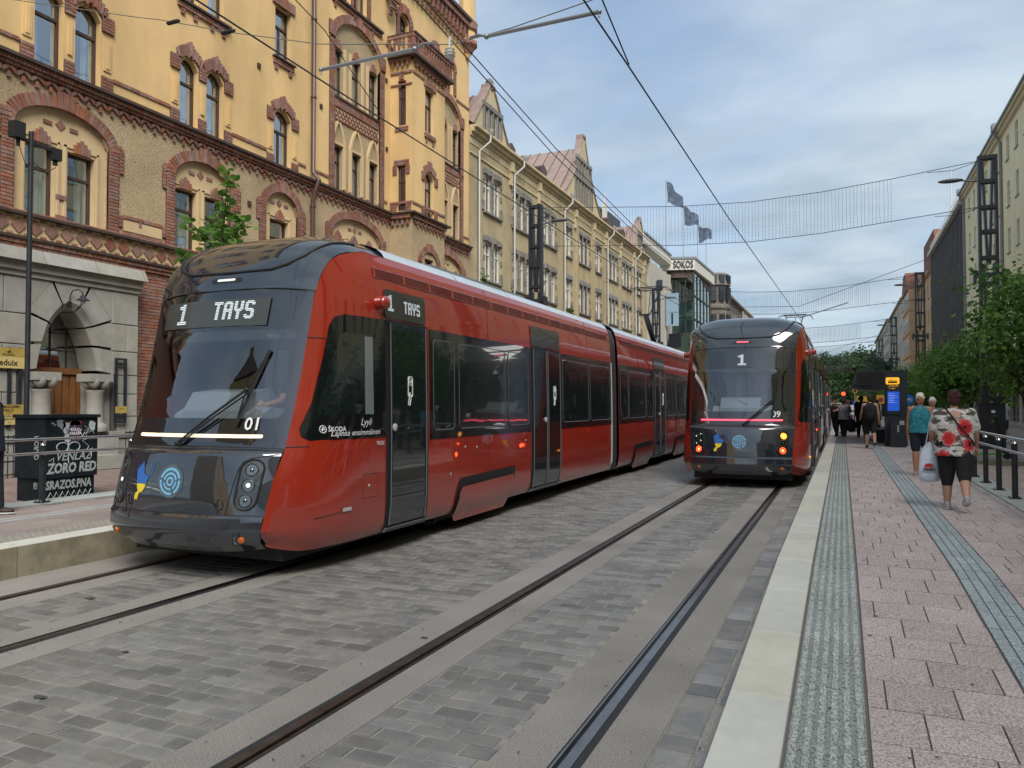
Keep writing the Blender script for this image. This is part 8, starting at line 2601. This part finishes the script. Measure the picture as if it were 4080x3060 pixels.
# ================================================================ people
skin = mat('skin', (.46, .25, .17), rough=.6, var=.08, vscale=8)
skin_tan = mat('tanned_skin', (.38, .17, .10), rough=.6, var=.08, vscale=8)
skin_dark = mat('dark_skin', (.09, .045, .03), rough=.6)
cloth_black = mat('black_cloth', (.010, .010, .012), rough=.9, bump=.2, bscale=40)
cloth_navy = mat('navy_cloth', (.010, .014, .025), rough=.9)
white_cloth = mat('white_cloth', (.62, .63, .64), rough=.9, var=.06)
grey_shoe = mat('grey_shoe', (.36, .36, .37), rough=.8)
sole_m = mat('shoe_sole', (.55, .55, .53), rough=.8)
def floral():
    m = bpy.data.materials.new('red_floral_cloth'); t, p = nodes_of(m); Nn, Ll = t.nodes.new, t.links.new
    co = Nn('ShaderNodeTexCoord')
    v = Nn('ShaderNodeTexVoronoi'); v.inputs['Scale'].default_value = 3.6; v.inputs['Randomness'].default_value = .75; Ll(co.outputs['Object'], v.inputs['Vector'])
    n = Nn('ShaderNodeTexNoise'); n.inputs['Scale'].default_value = 38; n.inputs['Detail'].default_value = 2; Ll(co.outputs['Object'], n.inputs['Vector'])
    ad = Nn('ShaderNodeMath'); ad.operation = 'MULTIPLY_ADD'; ad.inputs[1].default_value = .34; Ll(n.outputs[0], ad.inputs[0]); Ll(v.outputs['Distance'], ad.inputs[2])
    r = Nn('ShaderNodeValToRGB'); r.color_ramp.interpolation = 'CONSTANT'
    e = r.color_ramp.elements; e[0].position = 0; e[0].color = (.04, .004, .006, 1); e[1].position = .25; e[1].color = (.48, .02, .025, 1)
    for ps_, c in ((.45, (.62, .08, .08, 1)), (.56, (0, 0, 0, 0))): q = e.new(ps_); q.color = c
    n2 = Nn('ShaderNodeTexNoise'); n2.inputs['Scale'].default_value = 9; n2.inputs['Detail'].default_value = 1; mp_ = Nn('ShaderNodeMapping'); mp_.inputs['Scale'].default_value = (1, 1, 1.9); Ll(co.outputs['Object'], mp_.inputs[0]); Ll(mp_.outputs[0], n2.inputs['Vector'])
    r2 = Nn('ShaderNodeValToRGB'); r2.color_ramp.interpolation = 'CONSTANT'; e2 = r2.color_ramp.elements; e2[0].color = (.09, .08, .07, 1); e2[1].position = .40; e2[1].color = (.30, .26, .22, 1)
    for ps_, c in ((.48, (.62, .60, .56, 1)), (.62, (.40, .37, .33, 1)), (.67, (.64, .62, .60, 1))): q = e2.new(ps_); q.color = c
    Ll(n2.outputs[0], r2.inputs[0])
    gt = Nn('ShaderNodeMath'); gt.operation = 'LESS_THAN'; gt.inputs[1].default_value = .56; Ll(ad.outputs[0], gt.inputs[0])
    # only some cells carry a flower
    sp = Nn('ShaderNodeSeparateColor'); Ll(v.outputs['Color'], sp.inputs[0]); g2 = Nn('ShaderNodeMath'); g2.operation = 'GREATER_THAN'; g2.inputs[1].default_value = .10; Ll(sp.outputs[0], g2.inputs[0])
    ml = Nn('ShaderNodeMath'); ml.operation = 'MULTIPLY'; Ll(gt.outputs[0], ml.inputs[0]); Ll(g2.outputs[0], ml.inputs[1])
    Ll(ad.outputs[0], r.inputs[0]); mx = Nn('ShaderNodeMix'); mx.data_type = 'RGBA'; Ll(ml.outputs[0], mx.inputs['Factor']); Ll(r2.outputs[0], mx.inputs['A']); Ll(r.outputs[0], mx.inputs['B'])
    Ll(mx.outputs['Result'], p.inputs['Base Color']); p.inputs['Roughness'].default_value = .9
    return m
flor = floral()
teal_c = mat('teal_patterned_cloth', (.01, .09, .12), rough=.9, col2=(.03, .30, .36), vscale=22)
greyp = mat('grey_patterned_cloth', (.05, .05, .055), rough=.9, col2=(.42, .42, .42), vscale=20)
def V_(*a): return Vector(a)
def remesh(o, vox, sm=3):
    r = o.modifiers.new('join', 'REMESH'); r.mode = 'VOXEL'; r.voxel_size = vox; r.use_smooth_shade = True
    s = o.modifiers.new('soft', 'SMOOTH'); s.factor = .5; s.iterations = sm
def limb(mb, pts, rs, n=12):
    for i in range(len(pts) - 1):
        a, b = Vector(pts[i]), Vector(pts[i + 1]); mb.tube([a, a.lerp(b, .5), b], [rs[i], (rs[i] + rs[i + 1]) / 2 * 1.02, rs[i + 1]], n)
    for p, r_ in zip(pts, rs): mb.sphere(p, r_, n=n, m=8)
def person(label, loc, rz, H=1.68, fat=1.0, skin_m=skin, hair=(.05, .03, .02), hair_long=0.0, top=cloth_black, top_len=0.0, sleeve=.3, bottom=cloth_black, blen=1.0, shoe=cloth_black, stepL=.1, stepR=-.1, armL=(0, .12, .25), armR=(0, .12, .25), vox=.012, face=True, sole=None, lean=0.0, group=None, seat=False, skirt=False):
    """forward is local +Y; arm = (forward swing, outward, elbow bend) in radians"""
    t = thing('person', label, 'person', loc, rz, group)
    k = H / 1.70
    S = lambda x, y, z: Vector((x * k, (y + lean * max(0, z - .9)) * k, z * k))
    f = fat
    hipz, shz = .92, 1.40
    J = {}
    for sd_, st in ((-1, stepL), (1, stepR)):
        hip = S(sd_ * .09 * (1 + (f - 1) * .4), 0, hipz); a = st
        if seat: kn = hip + V_(0, .42, .02) * k; an = kn + V_(0, .05, -.40) * k
        else:
            kn = hip + V_(0, math.sin(a) * .42, -math.cos(a) * .42) * k
            bend = .35 if a < 0 else .0
            an = kn + V_(0, math.sin(a - bend) * .42, -math.cos(a - bend) * .42) * k
            if a < -.02 : an.z = max(an.z, .10 * k)
            else: an.z = .085 * k
        J[sd_] = (hip, kn, an)
    body = MB()
    for sd_ in (-1, 1):
        hip, kn, an = J[sd_]
        limb(body, [hip, hip.lerp(kn, .5), kn, kn.lerp(an, .35), an], [.088 * f * k, .075 * f * k, .055 * (1 + (f - 1) * .6) * k, .058 * (1 + (f - 1) * .7) * k, .036 * (1 + (f - 1) * .5) * k])
        lift = max(0, an.z - .10 * k)
        toe = an + V_(0, .15 * k, -.055 * k - lift * .5); limb(body, [an + V_(0, -.02, -.03) * k, toe], [.036 * k, .028 * k], 8)
    limb(body, [S(0, 0, .93), S(0, .01, 1.1), S(0, 0, 1.28), S(0, 0, 1.36)], [.125 * f * k, .12 * f * k, .125 * f * k, .10 * k])
    limb(body, [S(-.13, 0, 1.38), S(.13, 0, 1.38)], [.062 * k, .062 * k])
    limb(body, [S(0, 0, 1.40), S(0, .015, 1.50)], [.055 * k, .050 * k])
    hc = S(0, .025, 1.595)
    body.sphere(hc, .072 * k, .088 * k, .108 * k, 16, 12); body.sphere(hc + V_(0, .025, -.05) * k, .055 * k, .062 * k, .062 * k, 12, 8)
    body.sphere(hc + V_(0, .098, -.012) * k, .013 * k, .020 * k, .022 * k, 8, 6)
    for sd_ in (-1, 1): body.sphere(hc + V_(sd_ * .074, -.005, -.01) * k, .010 * k, .02 * k, .03 * k, 8, 6)
    A = {}
    for sd_, (fw, ou, el) in ((-1, armL), (1, armR)):
        sh = S(sd_ * (.175 + (f - 1) * .08), 0, 1.375); d1 = V_(sd_ * math.sin(ou), math.sin(fw) * math.cos(ou), -math.cos(fw) * math.cos(ou))
        eb = sh + d1 * .285 * k; d2 = V_(sd_ * math.sin(ou) * .3, math.sin(fw + el), -math.cos(fw + el)).normalized(); wr = eb + d2 * .25 * k
        A[sd_] = (sh, eb, wr, d2)
        limb(body, [sh, sh.lerp(eb, .4), eb, wr], [.055 * (1 + (f - 1) * .6) * k, .047 * (1 + (f - 1) * .8) * k, .038 * (1 + (f - 1) * .7) * k, .025 * k])
        pm = wr + d2 * .055 * k; side = V_(0, 1, 0) if abs(d2.y) < .8 else V_(0, 0, 1); side = (side - d2 * side.dot(d2)).normalized()
        body.obox(wr + d2 * .045 * k, (.032 * k, .085 * k, .075 * k), Matrix((d2.cross(side), d2, side)).transposed())
        inn = d2.cross(side) * sd_
        for q in range(4):
            b0 = wr + d2 * .08 * k + side * (q - 1.5) * .019 * k; l = (.055, .066, .062, .048)[q] * k
            m1 = b0 + d2 * l * .55; e1 = m1 + (d2 * .75 - inn * .55).normalized() * l * .5; body.tube([b0, m1, e1], [.0095 * k, .009 * k, .007 * k], 6)
        b0 = wr + d2 * .03 * k + side * .035 * k; body.tube([b0, b0 + (side * .8 + d2 * .6) * .035 * k, b0 + (side * .6 + d2 * 1.3) * .055 * k], [.012 * k, .010 * k, .008 * k], 6)
    bo = part('body', body, skin_m, t, world=False, fix=False); remesh(bo, vox * .75, 2)
    # clothes
    mb = MB(); e = .016 * k
    low = .90 - top_len
    nn = 20; V = []
    lv = [(low, .20 * f, .155 * f), (low + .01, .203 * f, .158 * f), (low + (1.06 - low) * .5, .200 * f, .150 * f), (1.08, .187 * f, .138 * f), (1.22, .192 * f, .142 * f), (1.33, .190 * (1 + (f - 1) * .6), .115 * f), (1.41, .155, .08), (1.45, .075, .065)]
    for z, rx, ry in lv:
        for i in range(nn):
            a = 2 * PI * i / nn; w_ = 1 + (.035 * math.sin(5 * a + z * 6) + .02 * math.sin(9 * a)) * (1.3 - z)
            V.append(S(rx * math.cos(a) * w_, ry * math.sin(a) * w_, z))
    mb.add(V, [(j * nn + i, j * nn + (i + 1) % nn, (j + 1) * nn + (i + 1) % nn, (j + 1) * nn + i) for j in range(len(lv) - 1) for i in range(nn)] + [tuple(range(nn))[::-1], tuple((len(lv) - 1) * nn + i for i in range(nn))])
    if sleeve > 0:
        for sd_ in (-1, 1):
            sh, eb, wr, d2 = A[sd_]
            if sleeve <= 1: q = sh.lerp(eb, sleeve); limb(mb, [sh, q], [.075 * (1 + (f - 1) * .5) * k, .070 * (1 + (f - 1) * .8) * k])
            else: limb(mb, [sh, eb, eb.lerp(wr, sleeve - 1)], [.072 * k, .055 * k, .042 * k])
    # square off the hem
    cl = part('shirt', mb, top, t, world=False, fix=False); remesh(cl, vox, 3)
    mb = MB(); limb(mb, [S(-.07 * f, 0, .93), S(.07 * f, 0, .93)], [.132 * f * k, .132 * f * k])
    for sd_ in (-1, 1):
        hip, kn, an = J[sd_]
        if skirt: limb(mb, [hip, hip.lerp(kn, .9)], [.13 * f * k, .15 * f * k])
        elif blen <= 1: limb(mb, [hip, hip.lerp(kn, .5 * min(1, blen / .6)), hip.lerp(kn, blen)], [.112 * f * k, .100 * f * k, .082 * f * k])
        else: limb(mb, [hip, kn, kn.lerp(an, blen - 1)], [.112 * f * k, .080 * f * k, .062 * (1 + (f - 1) * .7) * k])
    tr = part('trousers' if blen > 1.5 else ('skirt' if skirt else 'shorts'), mb, bottom, t, world=False, fix=False); remesh(tr, vox, 3)
    for sd_ in (-1, 1):
        hip, kn, an = J[sd_]; lift = max(0, an.z - .10 * k); pitch = -lift * 3.2
        mb = MB(); M = Matrix.Rotation(pitch, 3, 'X'); c = an + M @ V_(0, .05 * k, -.045 * k)
        mb.sphere(c, .052 * k, .145 * k, .050 * k, 12, 8, M); mb.sphere(an + M @ V_(0, -.03, -.02) * k, .042 * k, .055 * k, .05 * k, 10, 8, M); so = part('shoe', mb, shoe, t, world=False, smooth=60)
        mb = MB(); mb.sphere(c + M @ V_(0, 0, -.026 * k), .055 * k, .152 * k, .022 * k, 12, 6, M); part('sole', mb, sole or sole_m, so, world=False, smooth=60)
    # hair
    hm_ = mat('hair_%02d%02d%02d' % tuple(int(c * 99) for c in hair), hair, rough=.75, var=.35, vscale=40, bump=.5, bscale=90)
    mb = MB(); mb.sphere(hc + V_(0, -.018, .022) * k, .086 * k, .098 * k, .108 * k, 14, 10); mb.sphere(hc + V_(0, -.05, -.03) * k, .078 * k, .062 * k, .085 * k, 12, 8)
    gg = random.Random(int(H * 100 + loc[1]))
    for _ in range(16):
        a = gg.uniform(0, 6.28); b = gg.uniform(-.1, 1.2); mb.sphere(hc + V_(math.cos(a) * math.cos(b) * .078, math.sin(a) * math.cos(b) * .075 - .035, math.sin(b) * .095 + .02) * k, .026 * k, n=8, m=6)
    if hair_long: limb(mb, [hc + V_(0, -.06, -.04) * k, hc + V_(0, -.08, -.04 - hair_long) * k], [.065 * k, .045 * k])
    hr = part('hair', mb, hm_, t, world=False, fix=False); remesh(hr, vox * .8, 1)
    if face:
        mb = MB()
        for sd_ in (-1, 1): mb.sphere(hc + V_(sd_ * .028, .082, .008) * k, .011 * k, .006 * k, .006 * k, 8, 6)
        part('eyes', mb, mat('dark_eye', (.03, .02, .015), rough=.3), t, world=False)
        mb = MB(); mb.sphere(hc + V_(0, .085, -.055) * k, .022 * k, .008 * k, .006 * k, 8, 6); part('mouth', mb, mat('lips', (.35, .10, .08), rough=.5), t, world=False)
    return t, A, J, k, hc
hold = {}
P1 = person('person in a red floral blouse and black cropped trousers, seen from behind', (1.39, 11.95, .31), R(-2), 1.60, 1.28, skin_m=skin, hair=(.045, .012, .012), top=flor, top_len=.13, sleeve=.72, bottom=cloth_black, blen=1.32, shoe=grey_shoe, stepL=.04, stepR=-.36, armL=(.15, .26, .75), armR=(.1, .24, .35), vox=.011, face=False, sole=sole_m)
t, A, J, k, hc = P1
mb = MB(); S_ = lambda x, y, z: Vector((x, y, z)) * k
mb.tube([S_(-.12, -.10, 1.46), S_(-.04, -.185, 1.33), S_(.08, -.20, 1.15), S_(.20, -.15, 1.0), S_(.24, -.02, .94)], .011, 6); part('shoulder_strap', mb, cloth_black, t, world=False)
wr = A[-1][2]
Bg = thing('plastic_bag', 'white plastic shopping bag with a red print held by the person in the floral blouse', 'bag', (1.40, 11.95, .31), R(-2))
wb = Vector((-.30, .14, .90))
mb = MB(); n = 16
prof_ = [(.03, .02, .0), (.10, .05, -.10), (.13, .07, -.22), (.155, .085, -.38), (.16, .08, -.52), (.13, .06, -.60), (.02, .02, -.62)]
V = []
for (a, b, z) in prof_:
    a *= .85; z *= .9
    for i in range(n):
        th = 2 * PI * i / n; w_ = 1 + .09 * math.sin(3 * th + z * 9) + .06 * math.sin(7 * th + z * 20); V.append(wb + Vector((a * math.cos(th) * w_ + z * .03, b * math.sin(th) * w_, z)))
mb.add(V, [(j * n + i, j * n + (i + 1) % n, (j + 1) * n + (i + 1) % n, (j + 1) * n + i) for j in range(len(prof_) - 1) for i in range(n)])
bgm = mat('white_plastic_film', (.62, .66, .74), rough=.35, var=.08, vscale=9, bump=.5, bscale=14)
part('sack', mb, bgm, Bg, world=False, smooth=70)
mb = MB()
for dx_ in (-.06, .06): mb.bar(wb + V_(dx_, 0, -.10), wb + V_(dx_ * .2, 0, .17), .035, .012)
part('handle', mb, bgm, Bg, world=False)
mb = MB(); mb.patch([(-.02 + .055 * math.cos(k_ * PI / 6), -.335 + .045 * math.sin(k_ * PI / 6)) for k_ in range(12)], lambda a, b: tuple(wb + V_(a, -.094, b)), 2); part('red_print', mb, mat('print_red', (.5, .015, .03), rough=.5), Bg, world=False)
mb = MB(); mb.patch([(-.10, -.40), (.07, -.40), (.075, -.345), (-.09, -.35)], lambda a, b: tuple(wb + V_(a, -.098, b)), 1); lb_ = part('print_band', mb, grey_shoe, Bg, world=False)
text('NNEN', .035, cloth_black, Bg, wb + V_(-.012, -.10, -.39), (1, 0, 0), (0, 0, 1), 'print_lettering', bold=.04, local=True)
person('person with short white hair in a teal patterned sleeveless top and dark shorts', (1.43, 17.4, .31), R(172), 1.64, 1.08, skin_m=skin_tan, hair=(.66, .64, .58), top=teal_c, top_len=.02, sleeve=.0, bottom=cloth_navy, blen=.85, shoe=mat('beige_sandal', (.30, .22, .16), rough=.7), stepL=-.28, stepR=.10, armL=(.05, .1, .15), armR=(-.15, .16, .2), vox=.011)
person('person with white hair half hidden behind the teal top', (1.93, 20.4, .31), R(178), 1.58, 1.1, hair=(.60, .56, .50), top=teal_c, sleeve=.4, bottom=cloth_navy, blen=1.9, shoe=grey_shoe, vox=.016)
t, A, J, k, hc = person('person in a black sleeveless top and shorts with a black backpack, walking away', (.82, 27.6, .31), R(4), 1.74, 1.12, skin_m=skin, hair=(.035, .02, .015), top=cloth_black, top_len=.05, sleeve=0, bottom=cloth_black, blen=.95, shoe=cloth_black, stepL=.05, stepR=-.25, armL=(.35, .2, .6), armR=(0, .2, .2), vox=.016, face=False)
mb = MB(); mb.sphere((0, -.24, 1.18), .19, .13, .27, 14, 10); mb.sphere((0, -.33, 1.08), .14, .07, .15, 12, 8)
o = solo('backpack', mb, cloth_black, 'black backpack on the back of the walking person in shorts', 'bag', smooth=60); o.location = (.82, 27.6, .31)
person('person in black with a bag in hand, just left of the backpack', (.74, 36.6, .31), R(10), 1.80, 1.1, skin_m=skin_dark, hair=(.01, .008, .007), top=cloth_black, sleeve=.5, bottom=cloth_black, blen=1.9, armL=(-.1, .2, .1), vox=.02, face=False)
mb = MB(); mb.sphere((.33, 35.8, .86), .22, .1, .30, 12, 8); mb.tube([(.30, 35.8, 1.1), (.40, 35.9, 1.35), (.36, 35.8, 1.1)], .015, 5); solo('handbag', mb, cloth_black, 'round black bag hanging beside the person in black', 'bag', smooth=60)
person('person in a white patterned top and pale jeans, walking away in the distance', (.42, 43, .31), R(0), 1.66, 1.05, hair=(.01, .008, .007), skin_m=skin_dark, top=white_cloth, sleeve=1.2, bottom=mat('pale_jeans', (.30, .36, .42), rough=.9), blen=1.95, vox=.02, face=False)
person('person in a grey and white patterned wrap and black trousers, close to the tram doors', (.06, 36.9, .31), R(-20), 1.66, 1.35, hair=(.04, .02, .015), top=greyp, top_len=.12, sleeve=1.3, bottom=cloth_black, blen=1.95, stepL=.15, stepR=-.12, armL=(.9, .2, .9), armR=(.7, .2, .9), lean=-.12, vox=.02, face=False)
person('person in dark clothes hugging the person in the grey wrap', (-.28, 37.2, .31), R(150), 1.62, 1.1, hair=(.10, .04, .03), top=cloth_black, sleeve=.4, bottom=cloth_black, blen=1.95, armL=(1.0, .2, .5), armR=(1.0, .2, .5), lean=.12, vox=.02, face=False)
person('person in a pale top and magenta skirt stepping left behind the hugging pair', (.24, 41.5, .31), R(60), 1.66, 1.0, hair=(.10, .04, .03), hair_long=.15, top=greyp, sleeve=.5, bottom=mat('magenta_cloth', (.22, .01, .07), rough=.9), skirt=True, blen=.9, stepL=.3, stepR=-.3, vox=.02, face=False)
person('person in a grey shirt and white cap near the shelter bench', (1.22, 33.2, .31), R(80), 1.60, 1.15, hair=(.62, .62, .60), top=mat('grey_cloth', (.12, .13, .14), rough=.9), sleeve=.9, bottom=cloth_black, blen=1.9, seat=False, armL=(.5, .1, .8), armR=(.5, .1, .8), vox=.02, face=False)
person('person in a white T-shirt and dark shorts on the pavement by the shop fronts', (5.4, 33.2, .31), R(15), 1.74, 1.1, hair=(.02, .015, .01), top=white_cloth, top_len=.06, sleeve=.6, bottom=mat('grey_shorts', (.05, .05, .055), rough=.9), blen=.9, shoe=white_cloth, vox=.02, face=False)
person('person in dark jacket and jeans cut off by the left edge of the photo', (-10.06, 6.42, .31), R(-60), 1.72, 1.1, hair=(.30, .10, .03), hair_long=.12, top=cloth_navy, top_len=.1, sleeve=1.9, bottom=mat('dark_jeans', (.012, .014, .022), rough=.9, var=.4, vscale=20), blen=1.95, shoe=mat('dark_brown_shoe', (.03, .012, .012), rough=.6), armL=(0, .06, .15), armR=(0, .08, .2), vox=.014)
for i, (x, y, rz, c, lb) in enumerate(((6.4, 42, 200, cloth_black, 'distant person in black on the right pavement'), (7.2, 36, 90, mat('rust_cloth', (.35, .09, .03), rough=.9), 'distant person in a rust coloured top on the right pavement'), (.1, 55, 0, white_cloth, 'small distant person in white far down the platform'), (1.0, 48, 180, greyp, 'small distant person in grey far down the platform'))):
    person(lb, (x, y, .31), R(rz), 1.68, 1.05, top=c, sleeve=.5, bottom=cloth_black, blen=1.9, vox=.025, face=False)
# tram driver
t, A, J, k, hc = person('tram driver with dark sunglasses behind the windscreen of tram 01', (TX1 + .58, TY1 + 1.42, .62), R(180), 1.70, 1.05, hair=(.05, .04, .035), top=cloth_navy, sleeve=.5, bottom=cloth_black, blen=1.9, seat=True, armL=(.6, .1, .8), armR=(.6, .1, .8), vox=.016)
mb = MB(); 
for sd_ in (-1, 1): mb.sphere(hc + V_(sd_ * .032, .088, .010), .028, .010, .018, 10, 6)
mb.bar(hc + V_(-.07, .05, .012), hc + V_(-.07, -.03, .012), .006, .008); mb.bar(hc + V_(.07, .05, .012), hc + V_(.07, -.03, .012), .006, .008)
sgl = link('sunglasses', mb.mesh('sunglasses', gloss_black), t)
